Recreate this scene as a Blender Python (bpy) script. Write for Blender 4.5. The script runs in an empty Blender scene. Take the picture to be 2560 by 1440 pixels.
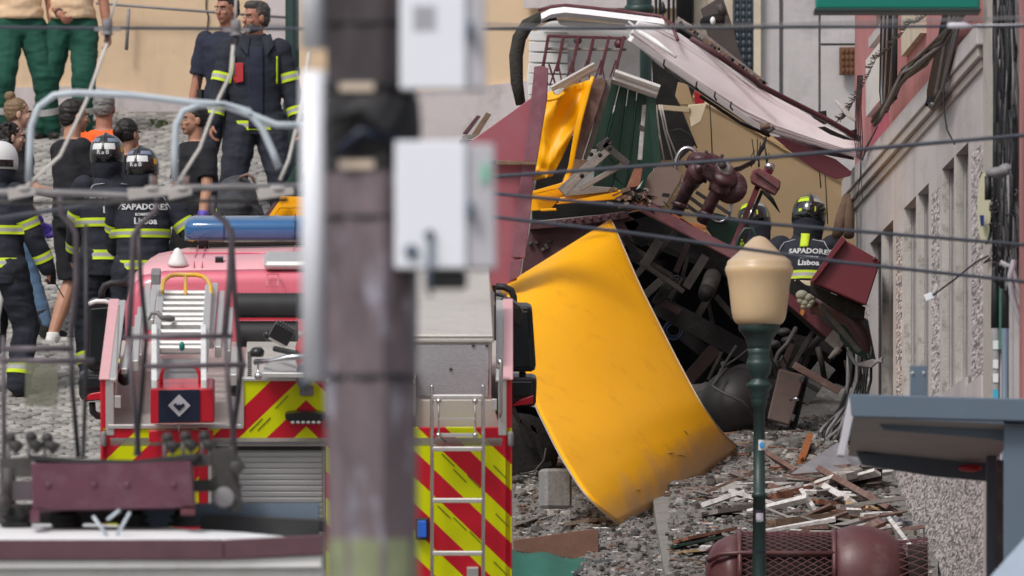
import bpy, bmesh, math, random
import numpy as np
from mathutils import Vector, Matrix, noise
from mathutils.bvhtree import BVHTree
R = random.Random(7)
rad = math.radians
scene = bpy.context.scene
COL = scene.collection
# ---------------------------------------------------------------- camera, sky, sun, exposure
F_PX = 45000.0          # a long telephoto: pixels of the 2560 px wide photograph per unit of slope
HY = 2500.0             # the row of the horizon in that photograph (camera looks slightly up the hill)
cam_d = bpy.data.cameras.new('camera'); cam = bpy.data.objects.new('camera', cam_d); COL.objects.link(cam)
cam.location = (0, 0, 0); cam.rotation_euler = (rad(90), 0, 0)
cam_d.sensor_width = 36; cam_d.lens = 36 * F_PX / 2560; cam_d.shift_y = (HY - 720) / 2560
cam_d.clip_start = 1; cam_d.clip_end = 2000
cam_d.dof.use_dof = True; cam_d.dof.focus_distance = 121; cam_d.dof.aperture_fstop = 7.0; cam_d.dof.aperture_blades = 9
scene.camera = cam
world = bpy.data.worlds.new('World'); scene.world = world; world.use_nodes = True
wn = world.node_tree.nodes; wl = world.node_tree.links
sky = wn.new('ShaderNodeTexSky'); sky.sky_type = 'NISHITA'; sky.sun_disc = False
sky.sun_elevation = rad(52); sky.sun_rotation = rad(216); sky.air_density = 1.3; sky.dust_density = 4; sky.ozone_density = 1
hs = wn.new('ShaderNodeHueSaturation'); hs.inputs['Saturation'].default_value = .33
wl.new(sky.outputs[0], hs.inputs['Color']); wl.new(hs.outputs[0], wn['Background'].inputs[0])
wn['Background'].inputs[1].default_value = .108
sun_d = bpy.data.lights.new('sun', 'SUN'); sun = bpy.data.objects.new('sun', sun_d); COL.objects.link(sun)
sun_d.energy = 1.5; sun_d.angle = rad(14); sun_d.color = (1, .955, .91)
az, el = rad(216), rad(52)
sdir = Vector((math.sin(az) * math.cos(el), math.cos(az) * math.cos(el), math.sin(el)))
sun.rotation_euler = sdir.to_track_quat('Z', 'Y').to_euler(); sun.location = (0, 60, 60)
vs = scene.view_settings; vs.view_transform = 'Standard'; vs.look = 'None'; vs.gamma = 1; vs.use_curve_mapping = False
vs.exposure = .16
scene.cycles.max_bounces = 5; scene.cycles.diffuse_bounces = 3; scene.cycles.glossy_bounces = 3; scene.cycles.transmission_bounces = 4
# ---------------------------------------------------------------- helpers
def P(px, py, Y): return Vector(((px - 1280) / F_PX * Y, Y, (HY - py) / F_PX * Y))
def S(px, Y): return px / F_PX * Y            # a length of px photo pixels at distance Y, in metres
def g(x, y):
    zl = .3 + .215 * (y - 110) if y > 100.7 else -1.7
    if y > 160: zl = .3 + .215 * 50
    if y > 125.2: return zl
    zr = 3.57 + .103 * (y - 125.2) if y > 108 else 3.57 - .103 * 17.2 - .4 * (108 - y)
    zr = max(zr, -1.7)
    t = min(1, max(0, (x - .05) / .5)); t = t * t * (3 - 2 * t)
    return zl + (max(zl, zr) - zl) * t
def GP(px, py):
    'the point of the ground seen at a pixel'
    lo, hi = 101.0, 150.0
    for _ in range(40):
        m = (lo + hi) / 2; p = P(px, py, m)
        if p.z > g(p.x, p.y): lo = m
        else: hi = m
    return P(px, py, lo)
MATS = {}
def mat(name, col, rough=.6, metal=0, var=.12, scale=6, bump=0, bscale=60, dirt=None, dscale=3, damt=.5, dlo=.5, dhi=.7, stretch=(1, 1, 1), spec=.5, emit=None, trans=0, alpha=1, coat=0, extra=None):
    if name in MATS: return MATS[name]
    m = bpy.data.materials.new(name); m.use_nodes = True; MATS[name] = m
    nt = m.node_tree; N = nt.nodes; L = nt.links; b = N['Principled BSDF']
    b.inputs['Roughness'].default_value = rough; b.inputs['Metallic'].default_value = metal
    b.inputs['Specular IOR Level'].default_value = spec
    if coat: b.inputs['Coat Weight'].default_value = coat; b.inputs['Coat Roughness'].default_value = .08
    if trans: b.inputs['Transmission Weight'].default_value = trans
    if alpha < 1: b.inputs['Alpha'].default_value = alpha
    if emit: b.inputs['Emission Color'].default_value = (*emit[:3], 1); b.inputs['Emission Strength'].default_value = emit[3]
    tc = N.new('ShaderNodeTexCoord'); mp = N.new('ShaderNodeMapping'); mp.inputs['Scale'].default_value = stretch
    L.new(tc.outputs['Object'], mp.inputs[0])
    n1 = N.new('ShaderNodeTexNoise'); n1.inputs['Scale'].default_value = scale; n1.inputs['Detail'].default_value = 6; n1.inputs['Roughness'].default_value = .65
    L.new(mp.outputs[0], n1.inputs[0])
    mr = N.new('ShaderNodeMapRange'); mr.inputs[1].default_value = .25; mr.inputs[2].default_value = .75
    mr.inputs[3].default_value = 1 - var; mr.inputs[4].default_value = 1 + var
    L.new(n1.outputs[0], mr.inputs[0])
    mx = N.new('ShaderNodeMix'); mx.data_type = 'RGBA'; mx.blend_type = 'MULTIPLY'; mx.inputs[0].default_value = 1
    mx.inputs[6].default_value = (*col, 1); L.new(mr.outputs[0], mx.inputs[7])
    out = mx.outputs[2]
    if dirt:
        n2 = N.new('ShaderNodeTexNoise'); n2.inputs['Scale'].default_value = dscale; n2.inputs['Detail'].default_value = 8; n2.inputs['Roughness'].default_value = .7
        L.new(mp.outputs[0], n2.inputs[0])
        r2 = N.new('ShaderNodeMapRange'); r2.inputs[1].default_value = dlo; r2.inputs[2].default_value = dhi; r2.inputs[3].default_value = 0; r2.inputs[4].default_value = damt
        L.new(n2.outputs[0], r2.inputs[0])
        m2 = N.new('ShaderNodeMix'); m2.data_type = 'RGBA'; L.new(r2.outputs[0], m2.inputs[0]); L.new(out, m2.inputs[6]); m2.inputs[7].default_value = (*dirt, 1)
        out = m2.outputs[2]
    if extra: out = extra(N, L, tc, out, b) or out
    L.new(out, b.inputs['Base Color'])
    if bump:
        n3 = N.new('ShaderNodeTexNoise'); n3.inputs['Scale'].default_value = bscale; n3.inputs['Detail'].default_value = 5
        L.new(mp.outputs[0], n3.inputs[0])
        bp = N.new('ShaderNodeBump'); bp.inputs['Strength'].default_value = 1; bp.inputs['Distance'].default_value = bump
        L.new(n3.outputs[0], bp.inputs['Height']); L.new(bp.outputs[0], b.inputs['Normal'])
    return m
def srgb(r, g_, b):
    f = lambda c: (c / 255 / 12.92) if c / 255 <= .04045 else ((c / 255 + .055) / 1.055) ** 2.4
    return (f(r), f(g_), f(b))
ROOTPOS = {}
class MB:
    def __init__(s): s.v = []; s.f = []; s.m = []; s.mats = []; s.sm = []
    def mi(s, m):
        if m not in s.mats: s.mats.append(m)
        return s.mats.index(m)
    def add(s, vs, fs, m, smooth=False):
        o = len(s.v); s.v += [Vector(a) for a in vs]; k = s.mi(m)
        for f in fs: s.f.append([i + o for i in f]); s.m.append(k); s.sm.append(smooth)
        return s
    def box(s, c, size, m, rot=None):
        c = Vector(c); h = Vector(size) / 2; q = rot or Matrix.Identity(3)
        vs = [c + q @ Vector((sx * h.x, sy * h.y, sz * h.z)) for sx in (-1, 1) for sy in (-1, 1) for sz in (-1, 1)]
        return s.add(vs, [(0, 1, 3, 2), (4, 6, 7, 5), (0, 4, 5, 1), (2, 3, 7, 6), (0, 2, 6, 4), (1, 5, 7, 3)], m)
    def beam(s, a, b, w, h, m, up=(0, 1, 0), e=0):
        a, b = Vector(a), Vector(b); d = (b - a).normalized(); u = Vector(up); x = d.cross(u)
        if x.length < 1e-4: x = d.cross(Vector((1, 0, 0)))
        x.normalize(); u = x.cross(d)
        vs = []
        for p, k in ((a, 1), (b, 1 - e)):
            for sx, su in ((-1, -1), (1, -1), (1, 1), (-1, 1)): vs.append(p + x * sx * w / 2 * k + u * su * h / 2 * k)
        return s.add(vs, [(3, 2, 1, 0), (4, 5, 6, 7), (0, 1, 5, 4), (1, 2, 6, 5), (2, 3, 7, 6), (3, 0, 4, 7)], m)
    def loft(s, rings, m, cap=True, smooth=True, closed=True):
        n = len(rings[0]); vs = [p for r in rings for p in r]; fs = []
        for i in range(len(rings) - 1):
            for j in range(n if closed else n - 1):
                k = (j + 1) % n; fs.append((i * n + j, i * n + k, (i + 1) * n + k, (i + 1) * n + j))
        if cap and closed: fs.append(tuple(range(n))[::-1]); fs.append(tuple((len(rings) - 1) * n + j for j in range(n)))
        return s.add(vs, fs, m, smooth)
    def tube(s, pts, r, m, n=8, cap=True, round_=False):
        pts = [Vector(p) for p in pts]; rr = r if isinstance(r, (list, tuple)) else [r] * len(pts)
        rings = []; prev = None
        P2 = list(zip(pts, rr))
        if round_:
            d0 = (pts[0] - pts[1]).normalized(); d1 = (pts[-1] - pts[-2]).normalized()
            st = [(pts[0] + d0 * rr[0] * math.sin(a), rr[0] * max(.05, math.cos(a))) for a in (1.5, 1.1, .6)]
            en = [(pts[-1] + d1 * rr[-1] * math.sin(a), rr[-1] * max(.05, math.cos(a))) for a in (.6, 1.1, 1.5)]
            P2 = st + P2 + en
        for i, (p, q) in enumerate(P2):
            a = P2[max(0, i - 1)][0]; b = P2[min(len(P2) - 1, i + 1)][0]; d = b - a
            if d.length < 1e-9: d = Vector((0, 0, 1))
            d.normalize()
            if prev is None:
                u = d.cross(Vector((0, 1, 0)) if abs(d.y) < .9 else Vector((1, 0, 0))).normalized()
            else:
                u = prev - d * prev.dot(d); u.normalize()
            prev = u; w = d.cross(u)
            rings.append([p + (u * math.cos(t) + w * math.sin(t)) * q for t in [2 * math.pi * j / n for j in range(n)]])
        return s.loft(rings, m, cap)
    def lathe(s, c, prof, m, n=24, axis=(0, 0, 1)):
        c = Vector(c); q = Vector(axis).to_track_quat('Z', 'Y')
        return s.loft([[c + q @ Vector((r * math.cos(2 * math.pi * j / n), r * math.sin(2 * math.pi * j / n), z)) for j in range(n)] for z, r in prof], m)
    def ell(s, c, r, m, n=12, k=8, rot=None):
        c = Vector(c); q = rot or Matrix.Identity(3); r = r if hasattr(r, '__len__') else (r, r, r)
        rings = []
        for i in range(k + 1):
            a = -math.pi / 2 + math.pi * min(max(i / k, .02), .98)
            rings.append([c + q @ Vector((r[0] * math.cos(a) * math.cos(2 * math.pi * j / n), r[1] * math.cos(a) * math.sin(2 * math.pi * j / n), r[2] * math.sin(a))) for j in range(n)])
        return s.loft(rings, m)
    def prism(s, pts, off, m, m2=None):
        'a polygon (3-D points) given thickness along the vector off'
        off = Vector(off); n = len(pts); a = [Vector(p) for p in pts]; b = [p + off for p in a]
        s.add(a, [tuple(range(n))], m); s.add(b, [tuple(range(n))[::-1]], m2 or m)
        return s.add(a + b, [(j, n + j, n + (j + 1) % n, (j + 1) % n) for j in range(n)], m2 or m)
    def grid(s, fn, nu, nv, m, off=None, smooth=True):
        'a patch fn(u,v); with off, a sheet of that thickness (vector)'
        a = [fn(i / nu, j / nv) for j in range(nv + 1) for i in range(nu + 1)]; w = nu + 1
        fs = [(j * w + i, j * w + i + 1, (j + 1) * w + i + 1, (j + 1) * w + i) for j in range(nv) for i in range(nu)]
        if off is None: return s.add(a, fs, m, smooth)
        o = Vector(off); n = len(a)
        bd = [i for i in range(w)] + [j * w + nu for j in range(1, nv + 1)] + [nv * w + i for i in range(nu - 1, -1, -1)] + [j * w for j in range(nv - 1, 0, -1)]
        s.add(a, fs, m, smooth); s.add([p + o for p in a], [f[::-1] for f in fs], m, smooth)
        k = len(bd); return s.add([a[i] for i in bd] + [a[i] + o for i in bd], [(i, k + i, k + (i + 1) % k, (i + 1) % k) for i in range(k)], m)
    def build(s, name, parent=None, local=False, bevel=0, label=None, cat=None, group=None, kind=None):
        if parent is not None and not local:
            org = ROOTPOS[parent.name]
        elif parent is None:
            xs = [v.x for v in s.v]; ys = [v.y for v in s.v]; zs = [v.z for v in s.v]
            org = Vector(((min(xs) + max(xs)) / 2, (min(ys) + max(ys)) / 2, min(zs)))
        else: org = Vector((0, 0, 0))
        me = bpy.data.meshes.new(name); me.from_pydata([v - org for v in s.v], [], s.f)
        for m in s.mats: me.materials.append(m)
        me.polygons.foreach_set('material_index', s.m); me.polygons.foreach_set('use_smooth', s.sm)
        bm = bmesh.new(); bm.from_mesh(me)
        bmesh.ops.remove_doubles(bm, verts=bm.verts, dist=1e-5)
        if len(s.f) < 4000 and not kind == 'sheet': bmesh.ops.recalc_face_normals(bm, faces=bm.faces)
        if bevel:
            es = [e for e in bm.edges if len(e.link_faces) == 2 and e.calc_face_angle(0) > .5]
            bmesh.ops.bevel(bm, geom=es, offset=bevel, segments=1, affect='EDGES', clamp_overlap=True)
        bm.to_mesh(me); bm.free()
        o = bpy.data.objects.new(name, me); COL.objects.link(o)
        if parent is not None: o.parent = parent; ROOTPOS[o.name] = org
        else: o.location = org; ROOTPOS[o.name] = org
        tag(o, label, cat, group, kind); return o
def tag(o, label=None, cat=None, group=None, kind=None):
    if label: o['label'] = label
    if cat: o['category'] = cat
    if group: o['group'] = group
    if kind and kind != 'sheet': o['kind'] = kind
def thing(name, loc, label, cat, group=None, rot=None):
    o = bpy.data.objects.new(name, None); COL.objects.link(o); o.location = loc; o.empty_display_size = .2
    if rot: o.rotation_euler = rot
    ROOTPOS[o.name] = Vector(loc); tag(o, label, cat, group); return o
def poly(pts, Y, thick, m, m2=None, mb=None):
    'photo-pixel outline (px,py[,Y]) standing at distance Y, thick metres deep'
    mb = mb or MB(); return mb.prism([P(p[0], p[1], p[2] if len(p) > 2 else Y) for p in pts], (0, thick, 0), m, m2)
def copyof(src, parent=None):
    c = src.copy(); COL.objects.link(c)
    if parent is not None: c.parent = parent
    for ch in src.children: copyof(ch, c)
    return c
# ---------------------------------------------------------------- materials
def pebble(N, L, tc, out, b):
    v = N.new('ShaderNodeTexVoronoi'); v.inputs['Scale'].default_value = 75; mp = N.new('ShaderNodeMapping'); mp.inputs['Scale'].default_value = (1, .055, 1); L.new(tc.outputs['Object'], mp.inputs[0]); L.new(mp.outputs[0], v.inputs[0])
    w = N.new('ShaderNodeSeparateColor'); L.new(v.outputs['Color'], w.inputs[0])
    r = N.new('ShaderNodeMapRange'); r.inputs[3].default_value = .25; r.inputs[4].default_value = 1.65; L.new(w.outputs[0], r.inputs[0])
    m = N.new('ShaderNodeMix'); m.data_type = 'RGBA'; m.blend_type = 'MULTIPLY'; m.inputs[0].default_value = 1
    L.new(out, m.inputs[6]); L.new(r.outputs[0], m.inputs[7]); return m.outputs[2]
def dusttop(N, L, tc, out, b):
    s = N.new('ShaderNodeSeparateXYZ'); L.new(tc.outputs['Object'], s.inputs[0])
    r = N.new('ShaderNodeMapRange'); r.inputs[1].default_value = DUSTZ - .05; r.inputs[2].default_value = DUSTZ + .05; r.inputs[4].default_value = .75; L.new(s.outputs['Z'], r.inputs[0])
    m = N.new('ShaderNodeMix'); m.data_type = 'RGBA'; L.new(r.outputs[0], m.inputs[0]); L.new(out, m.inputs[6]); m.inputs[7].default_value = (.46, .36, .27, 1); return m.outputs[2]
DUSTZ = P(0, 660, 111).z - g(P(1898, 0, 111).x, 111)
def streaks(scale=(9, 9, .5), col=(.12, .11, .1), amt=.5, lo=.5, hi=.75):
    def f(N, L, tc, out, b):
        mp = N.new('ShaderNodeMapping'); mp.inputs['Scale'].default_value = scale; L.new(tc.outputs['Object'], mp.inputs[0])
        n = N.new('ShaderNodeTexNoise'); n.inputs['Scale'].default_value = 1; n.inputs['Detail'].default_value = 7; n.inputs['Roughness'].default_value = .7; L.new(mp.outputs[0], n.inputs[0])
        r = N.new('ShaderNodeMapRange'); r.inputs[1].default_value = lo; r.inputs[2].default_value = hi; r.inputs[4].default_value = amt; L.new(n.outputs[0], r.inputs[0])
        m = N.new('ShaderNodeMix'); m.data_type = 'RGBA'; L.new(r.outputs[0], m.inputs[0]); L.new(out, m.inputs[6]); m.inputs[7].default_value = (*col, 1); return m.outputs[2]
    return f
M_stone = mat('street stone', (.17, .16, .15), .8, var=.3, scale=25, bump=.004, bscale=90, dirt=(.12, .11, .1), dscale=1.3, damt=.6)
M_cobA = mat('cobble pale', (.36, .345, .325), .75, var=.3, scale=5, bump=.004, bscale=50, dirt=(.2, .185, .165), dscale=7, damt=.7)
M_cobB = mat('cobble grey', (.25, .24, .23), .75, var=.3, scale=5, bump=.004, bscale=50, dirt=(.16, .15, .14), dscale=7, damt=.7)
M_rub = mat('rubble dust', (.20, .19, .18), .9, var=.5, scale=22, bump=.02, bscale=40, dirt=(.08, .075, .07), dscale=5, damt=.7, dlo=.45)
M_pave = mat('pavement', (.36, .345, .33), .85, var=.35, scale=14, bump=.006, bscale=70, dirt=(.14, .13, .12), dscale=2, damt=.6)
M_kerb = mat('kerb stone', (.22, .21, .2), .85, var=.35, scale=12, bump=.006, dirt=(.1, .09, .085), dscale=6, damt=.8)
M_ywall = mat('ochre plaster', (.74, .55, .37), .9, var=.05, scale=1.5, bump=.003, bscale=12, dirt=(.48, .38, .27), dscale=1.4, damt=.4, extra=streaks((2.5, 2.5, .25), (.42, .34, .27), .45, .55, .8))
M_plinth = mat('pale plinth plaster', (.60, .54, .55), .9, var=.08, scale=3, bump=.003, bscale=14, dirt=(.28, .27, .24), dscale=2.2, damt=.6, dlo=.52, extra=streaks((5, 5, 1), (.35, .32, .3), .5))
M_greyfac = mat('weathered grey plaster', (.52, .49, .50), .9, var=.1, scale=2, bump=.004, bscale=16, dirt=(.24, .235, .25), dscale=1.6, damt=.6, dlo=.5, extra=streaks((4, 4, .35), (.22, .21, .21), .6, .5, .78))
M_cream = mat('cream plaster', (.62, .54, .42), .9, var=.08, scale=3, bump=.003, dirt=(.35, .3, .26), dscale=2.4)
M_pink = mat('pink facade plaster', (.50, .20, .20), .85, var=.08, scale=2, bump=.002, dirt=(.28, .14, .13), dscale=1.8, damt=.6, dlo=.5, extra=streaks((5, 5, .4), (.25, .13, .12), .4))
M_pinkhot = mat('fresh pink plaster', (.50, .11, .16), .85, var=.05, scale=2, dirt=(.3, .1, .12), dscale=2)
M_fac = mat('smooth facade render', (.52, .485, .49), .85, stretch=(1, .12, 1), var=.07, scale=3, bump=.002, dirt=(.3, .28, .265), dscale=2.6, damt=.5, extra=streaks((7, .8, .4), (.26, .24, .22), .6, .5, .8))
M_jamb = mat('weathered jamb', (.55, .52, .49), .85, var=.12, scale=4, bump=.003, dirt=(.2, .2, .17), dscale=9, damt=.75, dlo=.52, dhi=.66, extra=streaks((9, 9, .6), (.23, .22, .19), .6, .5, .75))
M_peb = mat('pebble dash', (.44, .40, .395), .9, var=.1, scale=2, stretch=(1, .06, 1), bump=.008, bscale=60, extra=pebble)
M_corn = mat('cornice stone', (.46, .41, .38), .85, var=.15, scale=5, bump=.003, dirt=(.16, .15, .14), dscale=5, damt=.7)
M_dark = mat('dark opening', (.015, .015, .017), .5, var=.1)
M_iron = mat('dark green iron', (.018, .045, .042), .45, var=.2, scale=12, bump=.001)
M_ironb = mat('blue black iron', (.045, .06, .075), .5, var=.2, scale=12)
M_rust = mat('rusty plate', (.16, .07, .035), .8, var=.45, scale=14, bump=.004, bscale=50)
M_win = mat('window glass', (.03, .035, .04), .08, var=.1)
M_white = mat('white enamel', (.80, .80, .80), .35, var=.03, dirt=(.45, .43, .41), dscale=5, damt=.35)
M_yel = mat('yellow car paint', (.98, .45, .0), .42, var=.05, scale=2.2, spec=.35, dirt=(.52, .25, .04), dscale=2.4, damt=.5, dlo=.52, dhi=.72, bump=.0006, bscale=20)
M_mar = mat('maroon car paint', (.105, .022, .032), .42, var=.14, scale=5, dirt=(.12, .08, .08), dscale=5, damt=.6, bump=.0008)
M_marl = mat('dusty maroon sheet', (.35, .095, .125), .5, var=.08, scale=3, dirt=(.28, .14, .16), dscale=3, damt=.6, bump=.0008, bscale=15)
M_marf = mat('faded maroon fold', (.22, .085, .115), .5, var=.2, scale=7, dirt=(.3, .18, .2), dscale=8, damt=.6)
M_mard = mat('dull maroon girder', (.095, .038, .048), .55, var=.25, scale=6, dirt=(.13, .09, .09), dscale=6, damt=.6, bump=.002)
M_roof = mat('white roof skin', (.88, .88, .90), .45, var=.03, scale=3, bump=.001, dirt=(.45, .4, .37), dscale=5, damt=.5, dlo=.58, dhi=.74)
M_green = mat('dark green planking', (.006, .040, .026), .5, var=.25, scale=7, dirt=(.03, .06, .045), dscale=7, damt=.6, stretch=(1, 1, .25))
M_brown = mat('brown painted timber', (.15, .085, .07), .75, var=.35, scale=9, bump=.003, dirt=(.24, .19, .17), dscale=9, damt=.7)
M_wood = mat('splintered wood', (.19, .125, .085), .85, var=.4, scale=12, bump=.003, stretch=(1, 1, 1), dirt=(.12, .08, .06), dscale=10)
M_woodl = mat('pale raw wood', (.52, .36, .20), .85, var=.3, scale=14, bump=.002)
M_woodg = mat('grey dusty timber', (.24, .215, .20), .85, var=.35, scale=10, bump=.003, dirt=(.11, .09, .08), dscale=8)
M_woodr = mat('red brown board', (.26, .105, .065), .8, var=.3, scale=9, bump=.002, dirt=(.3, .22, .18), dscale=8, damt=.6)
M_wwood = mat('white painted board', (.66, .64, .63), .6, var=.15, dirt=(.28, .23, .2), dscale=9, damt=.8, dlo=.46)
M_soot_shade = mat('underframe grime and shade fill', (.014, .013, .0135), .75, spec=.2, var=.4, scale=8, bump=.003, dirt=(.04, .035, .032), dscale=6, damt=.6)  # near black: grime on real parts, painted shade on the gap sheets
M_black = mat('black painted shade', (.003, .003, .0035), 1, var=.2, spec=0)  # flat black standing in for the shadow inside the wreck
M_grime = mat('dusty steel', (.05, .046, .045), .6, var=.4, scale=9, bump=.002, dirt=(.11, .095, .09), dscale=9)
M_tan = mat('tan inner lining', (.38, .27, .15), .7, var=.08, scale=1.2, bump=.003, bscale=8, dirt=(.33, .23, .13), dscale=1.8, damt=.6, dlo=.48)
M_under = mat('shaded underframe steel', (.040, .034, .032), .65, var=.4, scale=9, bump=.002, spec=.25, dirt=(.055, .045, .04), dscale=9)  # dusty steel darkened in its colour for the shade under the wreck
M_chrome = mat('scuffed chrome', (.62, .62, .64), .22, 1, var=.15)
M_alu = mat('aluminium', (.66, .65, .64), .42, .55, var=.1, scale=10, dirt=(.35, .34, .33), dscale=10, damt=.4)
M_tread = mat('tread plate', (.56, .53, .50), .5, .25, var=.08, scale=8, dirt=(.4, .37, .33), dscale=3, damt=.5, bump=.003, bscale=120)
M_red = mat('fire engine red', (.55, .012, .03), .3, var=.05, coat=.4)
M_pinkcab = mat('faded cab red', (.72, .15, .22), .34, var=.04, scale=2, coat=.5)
M_cabroof = mat('dusty cab roof red with sky sheen', (.76, .38, .42), .45, var=.05, scale=2.5, coat=.3)  # dusty red, paler because the sky's reflection is put into the colour
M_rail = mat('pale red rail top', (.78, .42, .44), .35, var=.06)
M_rub_k = mat('black rubber', (.022, .022, .024), .6, var=.25, scale=10)
M_plas = mat('black plastic', (.018, .018, .02), .3, var=.15)
M_glass_m = mat('mirror glass', (.02, .025, .028), .05, var=.1)
M_blue = mat('blue lamp lens', (.03, .13, .32), .12, var=.12, scale=4, coat=.8)
M_navy = mat('navy panel', (.010, .016, .04), .4, var=.08)
M_paint_y = mat('yellow tube paint', (.75, .42, .02), .4, var=.15, dirt=(.6, .55, .5), dscale=18, damt=.7)
M_shut = mat('grey shutter', (.42, .42, .43), .4, .3, var=.05)
M_wire = mat('overhead wire', (.05, .055, .075), .5, .2, var=.2)
M_cable = mat('black cable', (.014, .014, .017), .55, var=.3)
M_cabg = mat('grey cable', (.22, .21, .22), .6, var=.3)
M_rope = mat('pale rope', (.58, .55, .52), .8, var=.15)
M_horn = mat('pale blue tube', (.50, .56, .62), .4, var=.08)
M_arm = mat('dark purple grey tube', (.11, .09, .105), .45, .2, var=.3, scale=7)
M_poled = mat('tarred upper pole', (.05, .04, .045), .55, var=.6, scale=7, stretch=(1, 1, .35), dirt=(.16, .13, .14), dscale=8, damt=.6)
M_pole = mat('grimy brown pole', (.155, .12, .135), .6, var=.6, scale=7, stretch=(1, 1, .35), dirt=(.42, .42, .52), dscale=9, damt=.8, dlo=.54, dhi=.68, extra=streaks((9, 9, 2), (.05, .045, .06), .6, .54, .7))
M_polg = mat('mossy pole base', (.16, .18, .10), .7, var=.3, scale=6)
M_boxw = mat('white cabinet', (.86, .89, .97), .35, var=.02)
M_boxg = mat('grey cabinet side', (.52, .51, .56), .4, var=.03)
M_steelb = mat('blue grey steel', (.115, .155, .21), .45, var=.05, scale=3)
M_globe = mat('amber glass globe', (.64, .49, .30), .33, var=.05, scale=3, spec=.4, dirt=(.42, .34, .26), dscale=3, damt=.35, extra=dusttop)
M_globe.node_tree.nodes['Principled BSDF'].inputs['Subsurface Weight'].default_value = .6; M_globe.node_tree.nodes['Principled BSDF'].inputs['Subsurface Radius'].default_value = (.12, .08, .04); M_globe.node_tree.nodes['Principled BSDF'].inputs['Subsurface Scale'].default_value = 1
M_sign = mat('green sign', (.0, .15, .115), .35, var=.03, emit=(0, .25, .17, .1))
M_skin = mat('skin', (.48, .25, .165), .5, var=.1, scale=9)
M_skinr = mat('tanned skin', (.40, .18, .12), .5, var=.1, scale=9)
M_skinp = mat('pale skin', (.55, .33, .25), .5, var=.1, scale=9)
M_hair = mat('black hair', (.018, .013, .012), .55, var=.5, scale=60, bump=.004, bscale=90)
M_hairg = mat('grey hair', (.22, .21, .20), .7, var=.35, scale=60, bump=.004, bscale=90)
M_hairb = mat('dark blond hair', (.20, .13, .07), .6, var=.4, scale=60, bump=.004, bscale=90)
M_ffj = mat('navy turnout cloth', (.017, .020, .032), .85, var=.35, scale=9, bump=.003, bscale=30)
M_tee = mat('black cotton', (.012, .012, .017), .9, var=.3, scale=9, bump=.002, bscale=30)
M_gpants = mat('green work cotton', (.006, .07, .045), .85, var=.2, scale=7, bump=.003, bscale=25)
M_beige = mat('beige cotton', (.78, .55, .36), .9, var=.08, scale=6, bump=.003, bscale=25)
M_orange = mat('orange vest', (.95, .13, .01), .7, var=.08)
M_bluev = mat('blue vest cloth', (.03, .045, .24), .8, var=.15)
M_jean = mat('denim', (.10, .18, .30), .85, var=.25, scale=9)
M_gtro = mat('dark grey trousers', (.05, .05, .055), .9, var=.25)
M_glove = mat('violet nitrile', (.14, .09, .50), .45, var=.1)
M_tapey = mat('lime tape', (.62, .80, .02), .6, var=.06)
M_tapes = mat('silver tape', (.42, .42, .41), .4, var=.12, scale=40)
M_helm = mat('gloss black helmet', (.012, .012, .014), .12, var=.1, coat=1)
M_helw = mat('white helmet band', (.75, .75, .76), .25, var=.03)
M_boot = mat('black boot', (.02, .02, .02), .5, var=.2)
M_shoew = mat('white trainer', (.75, .74, .73), .6, var=.05)
M_letter = mat('silver lettering', (.62, .62, .64), .5, var=.03)
M_pack = mat('dark grey nylon', (.045, .047, .055), .7, var=.3, scale=12, bump=.004, bscale=25)
# ================================================================ THE SETTING
def ground_mesh():
    xs = [-60, -30, -15, -8, -5] + [-4 + .2 * i for i in range(61)] + [9, 14, 25, 60]
    ys = [-60, 0, 50, 90, 100.7] + [101 + .5 * i for i in range(98)] + [155, 160, 175, 260, 500]
    vs = [Vector((x, y, g(x, y))) for y in ys for x in xs]; w = len(xs)
    fs = [(j * w + i, j * w + i + 1, (j + 1) * w + i + 1, (j + 1) * w + i) for j in range(len(ys) - 1) for i in range(w - 1)]
    b = MB(); b.add(vs, fs, M_stone, True)
    return b.build('street', kind='sheet')
street = ground_mesh(); street['kind'] = 'structure'; ROOTPOS['street'] = street.location.copy()
# kerb and pavement on the right, beneath the debris
kx = lambda py: (1628 + (py - 1270) * .16)
KP = [GP(kx(py), py) for py in (1130, 1200, 1270, 1320, 1370, 1420, 1470, 1560)]
b = MB(); up = Vector((0, 0, .13))
xr = lambda p: Vector((5.0, p.y, g(5.0, p.y)))
for i in range(len(KP) - 1):
    a, c = KP[i] + Vector((.12, 0, 0)), KP[i + 1] + Vector((.12, 0, 0)); n = 10
    for j in range(n):
        q = [a.lerp(xr(a), j / n), c.lerp(xr(c), j / n), c.lerp(xr(c), (j + 1) / n), a.lerp(xr(a), (j + 1) / n)]
        b.add([Vector((p.x, p.y, g(p.x, p.y) + .125)) for p in q], [(0, 1, 2, 3)], M_pave)
pav = b.build('pavement', kind='structure')
kerb = thing('kerb', KP[2], None, None); kerb['kind'] = 'structure'
for i in range(len(KP) - 1):
    a, c = KP[i], KP[i + 1]; d = c - a; n = 1 if d.length < 2.6 else 2
    for j in range(n):
        b = MB(); s, e = a + d * (j / n + .004), a + d * ((j + 1) / n - .004)
        b.beam(s + Vector((.06, 0, .06)), e + Vector((.06, 0, .06)), .12, .15, M_kerb, up=(0, 0, 1)); b.build('kerb_stone', kerb, bevel=.008)

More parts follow.
